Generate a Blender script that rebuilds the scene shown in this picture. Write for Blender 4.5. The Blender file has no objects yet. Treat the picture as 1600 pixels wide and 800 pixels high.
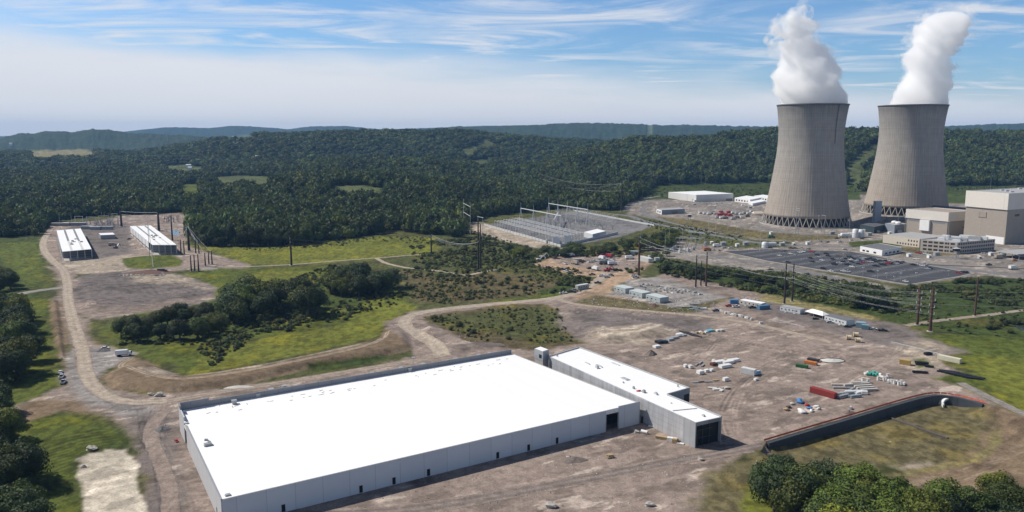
import bpy, math, random
import numpy as np
rnd = random.Random(7)
S = bpy.context.scene
R = math.radians
# ---------------------------------------------------------------- camera, sky, sun, exposure
CAM_H = 120.0; FPX = 1210.0; PITCH = math.atan(185.0 / FPX)
cam_d = bpy.data.cameras.new('camera'); cam = bpy.data.objects.new('camera', cam_d)
S.collection.objects.link(cam); S.camera = cam
cam_d.sensor_width = 36.0; cam_d.lens = 36.0 * FPX / 1600.0
cam_d.clip_start = 1.0; cam_d.clip_end = 60000.0
cam.location = (0, 0, CAM_H); cam.rotation_euler = (R(90) - PITCH, 0, 0)

SUN_EL = R(46.5); SUN_DIR = (-0.955, 0.297)          # towards the sun, on the ground
S.view_settings.view_transform = 'Standard'; S.view_settings.look = 'None'
S.view_settings.exposure = 0.0; S.view_settings.gamma = 1.0; S.view_settings.use_curve_mapping = False
w = bpy.data.worlds.new('World'); S.world = w; w.use_nodes = True
nt = w.node_tree; nt.nodes.clear()
def N(nt, t, **kw):
    n = nt.nodes.new(t)
    for k, v in kw.items():
        if k in n.inputs: n.inputs[k].default_value = v
        else: setattr(n, k, v)
    return n
def L(nt, a, b): nt.links.new(a, b)
sky = N(nt, 'ShaderNodeTexSky', sky_type='NISHITA', sun_disc=False)
sky.sun_elevation = SUN_EL; sky.sun_rotation = math.atan2(SUN_DIR[0], SUN_DIR[1])
sky.altitude = 200; sky.air_density = 1.0; sky.dust_density = 0.6; sky.ozone_density = 2.2
tc = N(nt, 'ShaderNodeTexCoord')
sep = N(nt, 'ShaderNodeSeparateXYZ'); L(nt, tc.outputs['Generated'], sep.inputs[0])
def M(nt, op, a, b=None, c=None, clamp=False):
    n = N(nt, 'ShaderNodeMath', operation=op, use_clamp=clamp)
    for i, v in enumerate((a, b, c)):
        if v is None: continue
        if isinstance(v, (int, float)): n.inputs[i].default_value = v
        else: L(nt, v, n.inputs[i])
    return n.outputs[0]
def ramp(nt, v, stops, interp='EASE'):
    n = N(nt, 'ShaderNodeValToRGB'); n.color_ramp.interpolation = interp
    e = n.color_ramp.elements
    while len(e) < len(stops): e.new(0.5)
    for i, (p, c) in enumerate(stops):
        e[i].position = p; e[i].color = (c, c, c, 1) if isinstance(c, (int, float)) else (*c, 1)
    L(nt, v, n.inputs[0]); return n.outputs[0]
# a layer of cirrus at height: direction projected on a plane
den = M(nt, 'MAXIMUM', M(nt, 'ADD', sep.outputs[2], 0.05), 0.03)
cx = M(nt, 'DIVIDE', sep.outputs[0], den); cy = M(nt, 'DIVIDE', sep.outputs[1], den)
comb = N(nt, 'ShaderNodeCombineXYZ'); L(nt, cx, comb.inputs[0]); L(nt, cy, comb.inputs[1])
mp = N(nt, 'ShaderNodeMapping'); mp.inputs['Rotation'].default_value = (0, 0, R(-38)); mp.inputs['Scale'].default_value = (0.42, 0.75, 1)
L(nt, comb.outputs[0], mp.inputs[0])
n1 = N(nt, 'ShaderNodeTexNoise', noise_dimensions='3D'); n1.inputs['Scale'].default_value = 1.5; n1.inputs['Detail'].default_value = 9; n1.inputs['Roughness'].default_value = 0.6; n1.inputs['Distortion'].default_value = 1.6
L(nt, mp.outputs[0], n1.inputs[0])
n2 = N(nt, 'ShaderNodeTexNoise'); n2.inputs['Scale'].default_value = 0.55; n2.inputs['Detail'].default_value = 4; n2.inputs['Distortion'].default_value = 0.5
L(nt, comb.outputs[0], n2.inputs[0])
cirrus = M(nt, 'MULTIPLY', ramp(nt, n1.outputs[0], [(0.40, 0.0), (0.70, 1.0)]), ramp(nt, n2.outputs[0], [(0.36, 0.22), (0.56, 1.0)]))
# broad pale veil low in the sky, higher on the left
n3 = N(nt, 'ShaderNodeTexNoise'); n3.inputs['Scale'].default_value = 2.2; n3.inputs['Detail'].default_value = 6; n3.inputs['Roughness'].default_value = 0.55
mp3 = N(nt, 'ShaderNodeMapping'); mp3.inputs['Scale'].default_value = (1.0, 1.0, 7.0); L(nt, tc.outputs['Generated'], mp3.inputs[0]); L(nt, mp3.outputs[0], n3.inputs[0])
top = M(nt, 'ADD', M(nt, 'MULTIPLY', sep.outputs[0], -0.070), 0.076)
hh = M(nt, 'SUBTRACT', M(nt, 'ADD', top, M(nt, 'MULTIPLY', M(nt, 'SUBTRACT', n3.outputs[0], 0.5), 0.10)), sep.outputs[2])
veil = ramp(nt, M(nt, 'MULTIPLY_ADD', hh, 12.0, 0.5, clamp=True), [(0.15, 0.0), (0.8, 0.93)])
low = ramp(nt, M(nt, 'MULTIPLY', M(nt, 'MAXIMUM', sep.outputs[2], 0.0), 4.0, clamp=True), [(0.0, 0.55), (0.35, 0.0)])
cover = M(nt, 'MAXIMUM', M(nt, 'MULTIPLY', cirrus, 0.85), M(nt, 'MAXIMUM', veil, low))
bright = M(nt, 'MULTIPLY_ADD', n3.outputs[0], 1.8, 9.9)
cc = N(nt, 'ShaderNodeMix', data_type='RGBA', blend_type='MULTIPLY'); cc.inputs[0].default_value = 1
cc.inputs[6].default_value = (1.0, 1.0, 1.03, 1); L(nt, bright, cc.inputs[7])
skyt = N(nt, 'ShaderNodeMix', data_type='RGBA', blend_type='MULTIPLY'); skyt.inputs[0].default_value = 1
skyt.inputs[7].default_value = (0.96, 1.30, 1.66, 1); L(nt, sky.outputs[0], skyt.inputs[6])
mx = N(nt, 'ShaderNodeMix', data_type='RGBA'); L(nt, cover, mx.inputs[0]); L(nt, skyt.outputs[2], mx.inputs[6]); L(nt, cc.outputs[2], mx.inputs[7])
# added dimming of the unseen upper sky, to weaken the fill in shadows
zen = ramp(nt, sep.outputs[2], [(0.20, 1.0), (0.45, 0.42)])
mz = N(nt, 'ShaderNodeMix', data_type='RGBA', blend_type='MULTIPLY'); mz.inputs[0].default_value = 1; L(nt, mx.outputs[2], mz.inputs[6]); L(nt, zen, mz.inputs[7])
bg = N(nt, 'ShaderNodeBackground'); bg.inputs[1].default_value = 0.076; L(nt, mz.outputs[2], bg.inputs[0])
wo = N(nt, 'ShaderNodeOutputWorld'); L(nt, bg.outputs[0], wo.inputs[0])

sd = bpy.data.lights.new('sun', 'SUN'); sd.energy = 5.0; sd.angle = R(0.5); sd.color = (1.0, 0.94, 0.85)
so = bpy.data.objects.new('sun', sd); S.collection.objects.link(so)
from mathutils import Vector, Matrix
_d = Vector((SUN_DIR[0] * math.cos(SUN_EL), SUN_DIR[1] * math.cos(SUN_EL), math.sin(SUN_EL)))
so.rotation_euler = _d.to_track_quat('Z', 'Y').to_euler(); so.location = (-400, 200, 500)
S.render.engine = 'CYCLES'
cy_ = S.cycles
cy_.max_bounces = 26; cy_.diffuse_bounces = 2; cy_.glossy_bounces = 2; cy_.transmission_bounces = 2; cy_.transparent_max_bounces = 8; cy_.volume_bounces = 24
cy_.use_denoising = True; cy_.use_adaptive_sampling = True; cy_.adaptive_threshold = 0.02
S.render.use_persistent_data = False

# ---------------------------------------------------------------- survey helpers
CP, SP = math.cos(PITCH), math.sin(PITCH)
def G(px, py, z=0.0):
    "world point at height z seen at photo position (px, py) of 1600 x 800: the survey of the place"
    dx = (px - 800) / FPX; dz = -(py - 400) / FPX
    Y = CP + dz * SP; Z = -SP + dz * CP; t = (z - CAM_H) / Z
    return Vector((dx * t, Y * t, z))
def Zat(Y, py):
    k = (400 - py) / FPX
    return CAM_H + Y * (k * CP - SP) / (CP + k * SP)
def Pflat(X, Y):
    d = Y * CP + CAM_H * SP; u = Y * SP - CAM_H * CP
    return 800 + FPX * X / d, 400 - FPX * u / d

# numpy value noise
def _h(ix, iy, s):
    n = (ix.astype(np.int64) * 374761393 + iy.astype(np.int64) * 668265263 + s * 1442695041) & 0xFFFFFFFF
    n = ((n ^ (n >> 13)) * 1274126177) & 0xFFFFFFFF
    return ((n ^ (n >> 16)) & 0xFFFF) / 65535.0
def vnoise(x, y, s=0):
    ix = np.floor(x); iy = np.floor(y); fx = x - ix; fy = y - iy
    fx = fx * fx * (3 - 2 * fx); fy = fy * fy * (3 - 2 * fy)
    a = _h(ix, iy, s); b = _h(ix + 1, iy, s); c = _h(ix, iy + 1, s); d = _h(ix + 1, iy + 1, s)
    return (a + (b - a) * fx) * (1 - fy) + (c + (d - c) * fx) * fy
def fbm(x, y, o=4, s=0, g=0.5):
    t = 0; a = 1; n = 0
    for i in range(o):
        t = t + a * vnoise(x, y, s + i * 17); n += a; a *= g; x = x * 2.03 + 11.3; y = y * 2.03 + 5.7
    return t / n
def sstep(a, b, x):
    t = np.clip((x - a) / (b - a), 0, 1); return t * t * (3 - 2 * t)
def sdist(x, y, poly):
    "signed distance to polygon, positive inside"
    p = np.array([(q[0], q[1]) for q in poly], float); n = len(p)
    d = np.full(x.shape, 1e18); ins = np.zeros(x.shape, bool)
    for i in range(n):
        ax, ay = p[i]; bx, by = p[(i + 1) % n]
        ex, ey = bx - ax, by - ay; l = ex * ex + ey * ey + 1e-9
        t = np.clip(((x - ax) * ex + (y - ay) * ey) / l, 0, 1)
        d = np.minimum(d, (x - ax - t * ex) ** 2 + (y - ay - t * ey) ** 2)
        c = (ay > y) != (by > y)
        if ey != 0: ins ^= c & (x < (bx - ax) * (y - ay) / ey + ax)
    d = np.sqrt(d); return np.where(ins, d, -d)

# ---------------------------------------------------------------- mesh and object helpers
class MB:
    def __init__(s): s.v = []; s.f = []; s.m = []; s.sm = []
    def add(s, vs, fs, mi=0, smooth=False):
        o = len(s.v); s.v += [tuple(v) for v in vs]; s.f += [tuple(i + o for i in f) for f in fs]
        s.m += [mi] * len(fs); s.sm += [smooth] * len(fs); return s
    def box(s, x0, x1, y0, y1, z0, z1, mi=0):
        return s.add([(x0,y0,z0),(x1,y0,z0),(x1,y1,z0),(x0,y1,z0),(x0,y0,z1),(x1,y0,z1),(x1,y1,z1),(x0,y1,z1)],
                     [(0,3,2,1),(4,5,6,7),(0,1,5,4),(1,2,6,5),(2,3,7,6),(3,0,4,7)], mi)
    def prism(s, poly, z0, z1, mi=0, cap=True):
        n = len(poly); a = 0
        for i in range(n): a += poly[i][0]*poly[(i+1)%n][1] - poly[(i+1)%n][0]*poly[i][1]
        if a < 0: poly = poly[::-1]
        vs = [(p[0], p[1], z0) for p in poly] + [(p[0], p[1], z1) for p in poly]
        fs = [(i, (i+1) % n, n + (i+1) % n, n + i) for i in range(n)]
        if cap: fs += [tuple(range(n, 2*n)), tuple(range(n-1, -1, -1))]
        return s.add(vs, fs, mi)
    def seg(s, a, b, w, h, mi=0, ext=0.0):
        "box beam from a to b, width w (horizontal), height h"
        a = Vector(a); b = Vector(b); d = (b - a).normalized(); a = a - d*ext; b = b + d*ext
        up = Vector((0,0,1)) if abs(d.z) < 0.95 else Vector((1,0,0))
        r = d.cross(up).normalized() * (w/2); u = r.cross(d).normalized() * (h/2)
        vs = [p + i*r + j*u for p in (a, b) for i, j in ((-1,-1),(1,-1),(1,1),(-1,1))]
        return s.add(vs, [(3,2,1,0),(4,5,6,7),(0,1,5,4),(1,2,6,5),(2,3,7,6),(3,0,4,7)], mi)
    def cyl(s, a, b, r0, r1=None, n=10, mi=0, smooth=True, cap=True):
        r1 = r0 if r1 is None else r1
        a = Vector(a); b = Vector(b); d = (b - a).normalized()
        up = Vector((0,0,1)) if abs(d.z) < 0.9 else Vector((1,0,0))
        e1 = d.cross(up).normalized(); e2 = d.cross(e1)
        vs = []
        for p, r in ((a, r0), (b, r1)):
            vs += [p + (e1*math.cos(2*math.pi*i/n) + e2*math.sin(2*math.pi*i/n))*r for i in range(n)]
        s.add(vs, [(i, n+i, n+(i+1)%n, (i+1)%n) for i in range(n)], mi, smooth)
        if cap: s.add(vs, [tuple(range(n)), tuple(range(2*n-1, n-1, -1))], mi)
        return s
    def lathe(s, prof, n=24, c=(0,0), mi=0, smooth=True):
        vs = [(c[0]+r*math.cos(2*math.pi*i/n), c[1]+r*math.sin(2*math.pi*i/n), z) for r, z in prof for i in range(n)]
        fs = [(j*n+i, j*n+(i+1)%n, (j+1)*n+(i+1)%n, (j+1)*n+i) for j in range(len(prof)-1) for i in range(n)]
        return s.add(vs, fs, mi, smooth)
    def blob(s, c, r, n=1, amp=0.2, seed=0, mi=0, smooth=True, squash=1.0):
        V, F = ICO[n]; rr = random.Random(seed)
        o = [rr.random()*9 for _ in range(3)]
        vs = []
        for x, y, z in V:
            k = 1 + amp*(math.sin(3.1*x+o[0])*math.sin(2.7*y+o[1]) + math.sin(4.3*z+o[2]+x*2))
            vs.append((c[0]+x*r[0]*k, c[1]+y*r[1]*k, c[2]+z*r[2]*k*squash))
        return s.add(vs, F, mi, smooth)
    def build(s, name, mats, parent=None, loc=None, rotz=0.0):
        me = bpy.data.meshes.new(name); me.from_pydata(s.v, [], s.f)
        for m in (mats if isinstance(mats, (list, tuple)) else [mats]): me.materials.append(m)
        me.polygons.foreach_set('material_index', s.m); me.polygons.foreach_set('use_smooth', s.sm); me.update()
        o = bpy.data.objects.new(name, me); S.collection.objects.link(o)
        if parent is not None: o.parent = parent
        if loc is not None: o.location = loc
        o.rotation_euler = (0, 0, rotz)
        return o
def _ico(k):
    import bmesh
    b = bmesh.new(); bmesh.ops.create_icosphere(b, subdivisions=k, radius=1.0)
    V = [tuple(v.co) for v in b.verts]; F = [tuple(v.index for v in f.verts) for f in b.faces]; b.free(); return V, F
ICO = {k: _ico(k) for k in (1, 2, 3, 4)}
def tag(o, label=None, cat=None, group=None, kind=None):
    if label: o['label'] = label
    if cat: o['category'] = cat
    if group: o['group'] = group
    if kind: o['kind'] = kind
    return o
def thing(name, label, cat, loc=(0,0,0), rotz=0.0, group=None):
    o = bpy.data.objects.new(name, None); S.collection.objects.link(o)
    o.empty_display_size = 0.5; o.location = loc; o.rotation_euler = (0, 0, rotz)
    return tag(o, label, cat, group)
def copy_tree(o, parent=None):
    c = o.copy(); S.collection.objects.link(c); c.parent = parent
    for ch in list(KIDS.get(o.name, [])): copy_tree(ch, c)
    return c
KIDS = {}
def remember(root):
    "note the children of a finished thing so that copies are quick"
    KIDS[root.name] = list(root.children)
    for c in root.children: KIDS[c.name] = list(c.children)
def place(proto, first, loc, rotz, label, cat=None, group=None, scale=None):
    o = proto if first else copy_tree(proto)
    o.location = loc; o.rotation_euler = (0, 0, rotz)
    if scale is not None: o.scale = scale if isinstance(scale, (tuple, list)) else (scale,)*3
    return tag(o, label, cat, group)

# ---------------------------------------------------------------- materials
MATS = {}
def srgb(r, g, b):
    f = lambda c: (c/255/12.92) if c/255 <= 0.04045 else ((c/255+0.055)/1.055)**2.4
    return (f(r), f(g), f(b))
def mat(name, col, rough=0.7, metal=0.0, var=0.15, scale=1.0, bump=0.0, detail=5, stretch=None, spec=0.3, coat=0.0, island=0.0):
    if name in MATS: return MATS[name]
    m = bpy.data.materials.new(name); m.use_nodes = True; t = m.node_tree
    b = t.nodes['Principled BSDF']; b.inputs['Roughness'].default_value = rough; b.inputs['Metallic'].default_value = metal
    b.inputs['Specular IOR Level'].default_value = spec; b.inputs['Coat Weight'].default_value = coat
    g = N(t, 'ShaderNodeNewGeometry'); src = g.outputs['Position']
    if stretch:
        mpn = N(t, 'ShaderNodeMapping'); mpn.inputs['Scale'].default_value = stretch; L(t, src, mpn.inputs[0]); src = mpn.outputs[0]
    n = N(t, 'ShaderNodeTexNoise'); n.inputs['Scale'].default_value = scale; n.inputs['Detail'].default_value = detail; n.inputs['Roughness'].default_value = 0.6
    L(t, src, n.inputs[0])
    v = M(t, 'MULTIPLY_ADD', M(t, 'SUBTRACT', n.outputs[0], 0.5), var*4, 1.0)
    if island:
        oi = N(t, 'ShaderNodeObjectInfo')
        v = M(t, 'MULTIPLY', v, M(t, 'MULTIPLY_ADD', oi.outputs['Random'], island, 1 - island/2))
    x = N(t, 'ShaderNodeMix', data_type='RGBA', blend_type='MULTIPLY'); x.inputs[0].default_value = 1
    x.inputs[6].default_value = (*col, 1); L(t, v, x.inputs[7]); L(t, x.outputs[2], b.inputs['Base Color'])
    if bump:
        bn = N(t, 'ShaderNodeBump'); bn.inputs['Strength'].default_value = 0.6; bn.inputs['Distance'].default_value = bump
        L(t, n.outputs[0], bn.inputs['Height']); L(t, bn.outputs[0], b.inputs['Normal'])
    MATS[name] = m; return m
# ================================================================ TERRAIN
KX = FPX / CP
RIDGES = [  # crest distance, front width, canopy allowance, [(px, py of crest)]
 (12000, 2500, 0, [(-500,213),(0,214),(150,210),(200,206),(230,203),(260,200),(330,201),(360,198),(400,199),(450,203),(482,199),(540,198),(590,203),(612,203),(700,200),(760,198),(900,196),(1300,206),(1500,205),(2200,205)]),
 (7500, 1300, 10, [(-500,240),(560,214),(640,204),(720,198),(800,197),(900,192),(1008,194),(1100,196),(1200,199),(1320,205),(1370,202),(1500,196),(1600,193),(2200,190)]),
 (6200, 1100, 10, [(-500,219),(0,217),(32,210),(55,211),(72,207),(100,206),(112,207),(145,202),(165,203),(200,208),(240,210),(290,213),(345,217),(420,224),(520,236),(600,240),(2200,240)]),
 (3500, 1000, 15, [(-500,240),(200,240),(300,228),(340,219),(380,214),(440,210),(500,209),(560,210),(620,209),(700,207),(750,209),(800,213),(860,219),(930,223),(1000,228),(1100,232),(2200,240)]),
 (2450, 800, 14, [(-500,330),(760,275),(900,236),(960,227),(1000,222),(1050,219),(1100,216),(1150,213),(1210,210),(1320,207),(1370,208),(1440,212),(1500,213),(1600,214),(2200,205)]),
 (2250, 330, 18, [(-500,262),(-100,262),(60,268),(180,258),(260,275),(400,262),(520,250),(640,246),(760,252),(860,270),(1000,330),(2200,330)]),
 (1480, 240, 18, [(-500,300),(0,300),(100,288),(200,292),(260,310),(380,292),(470,280),(600,276),(700,286),(780,300),(860,330),(2200,340)]),
]
WALL_PX = [(1198,692),(1260,673.5),(1330,653),(1400,632),(1440,621),(1462,617.5),(1480,618.5),(1500,622),(1520,627),(1537,632)]
WALL = [G(*p) for p in WALL_PX]
BAS_OUT = [G(*p) for p in [(1160,690),(1400,560),(1600,600),(1560,636),(1600,652),(1660,690),(1620,735),(1540,762),(1440,775),(1330,760),(1235,745),(1170,715)]]
BAS_IN = [tuple(p)[:2] for p in WALL] + [tuple(G(*p))[:2] for p in [(1560,636),(1600,652),(1660,690),(1620,735),(1540,762),(1440,775),(1330,760),(1235,735),(1190,705)]]
RELIEF = [([(157,590),(190,572),(210,558),(245,571),(290,589),(340,583),(420,569),(500,552),(590,531),(606,512),(640,522),(650,545),(600,558),(480,577),(380,602),(300,613),(230,613),(175,608)], 2.6, 7.0),
 ([(660,500),(700,518),(740,535),(770,545),(700,556),(672,540),(655,520)], 1.6, 6.0), ([(77,468),(92,470),(100,520),(104,560),(96,570),(86,545),(78,505)], 1.4, 3.0),
 ([(885,495),(960,490),(1060,505),(1050,525),(950,535),(900,525)], 1.8, 12.0), ([(112,440),(180,430),(268,432),(325,450),(300,474),(190,490),(125,490)], 1.5, 12.0)]
RELW = [([tuple(G(*q))[:2] for q in p], h, w_) for p, h, w_ in RELIEF]
def hgt(X, Y, canopy=True):
    X = np.asarray(X, float); Y = np.asarray(Y, float)
    px = 800 + KX * X / np.maximum(Y, 1)
    z = np.zeros(X.shape)
    for Yc, wf, can, pts in RIDGES:
        pp = np.interp(px, [p[0] for p in pts], [p[1] for p in pts])
        wob = (fbm(X/600, X*0+Yc, 3, 5)-0.5)*0.10*Yc
        zc = 120 + (215 - pp) * Yc / 1210.0 - can
        zc = np.maximum(zc, 0)
        d = (Y - Yc - wob*0.4)
        sh = np.where(d < 0, sstep(-wf, 0, d), 0.35 + 0.65*np.exp(-(d/(wf*0.9))**2))
        z = np.maximum(z, zc * sh)
    far = sstep(1150, 1700, Y)
    z = z + far * (fbm(X/300, Y/420, 4, 3) - 0.36) * (20 + 30*np.minimum(1, z/70)) * (1-sstep(5000,8000,Y)*0.7)
    # terrace under the far tower
    z = z + 9.0 * sstep(985, 1040, Y) * sstep(488, 518, X) * (1 - sstep(1500, 1800, Y))
    for P_, h_, w_ in RELW:
        m = (Y < max(q[1] for q in P_)) & (Y > min(q[1] for q in P_)) & (X > min(q[0] for q in P_)) & (X < max(q[0] for q in P_))
        if m.any(): z[m] = z[m] + h_*sstep(0, w_, sdist(X[m], Y[m], P_))
    m = (Y < 460) & (Y > 200) & (X > 60) & (X < 330)
    if m.any():
        xs, ys = X[m], Y[m]
        so_ = sdist(xs, ys, BAS_OUT); si = sdist(xs, ys, BAS_IN)
        z[m] = z[m] - 3.9 * sstep(0, 17, so_) * (si > 0)
    return z
def Hz(x, y): return float(hgt(np.array([x]), np.array([y]))[0])

tcol = {
 'dirt': (0.268,0.214,0.182), 'dark': (0.172,0.147,0.136), 'tan': (0.36,0.30,0.235), 'pale': (0.55,0.49,0.40), 'mound': (0.205,0.150,0.098),
 'gravel': (0.27,0.25,0.235), 'road': (0.40,0.34,0.28), 'orange': (0.38,0.27,0.185), 'bright': (0.100,0.124,0.024), 'lime': (0.155,0.168,0.030),
 'green': (0.062,0.085,0.022), 'deep': (0.050,0.075,0.022), 'brush': (0.090,0.098,0.036), 'brown': (0.130,0.105,0.055), 'forest': (0.026,0.036,0.018),
 'olive': (0.150,0.128,0.066), 'field': (0.105,0.125,0.050), 'plant': (0.245,0.216,0.19), 'pad': (0.19,0.185,0.185), 'strip': (0.26,0.225,0.10),
 'canopy': (0.040,0.060,0.026)}
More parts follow.
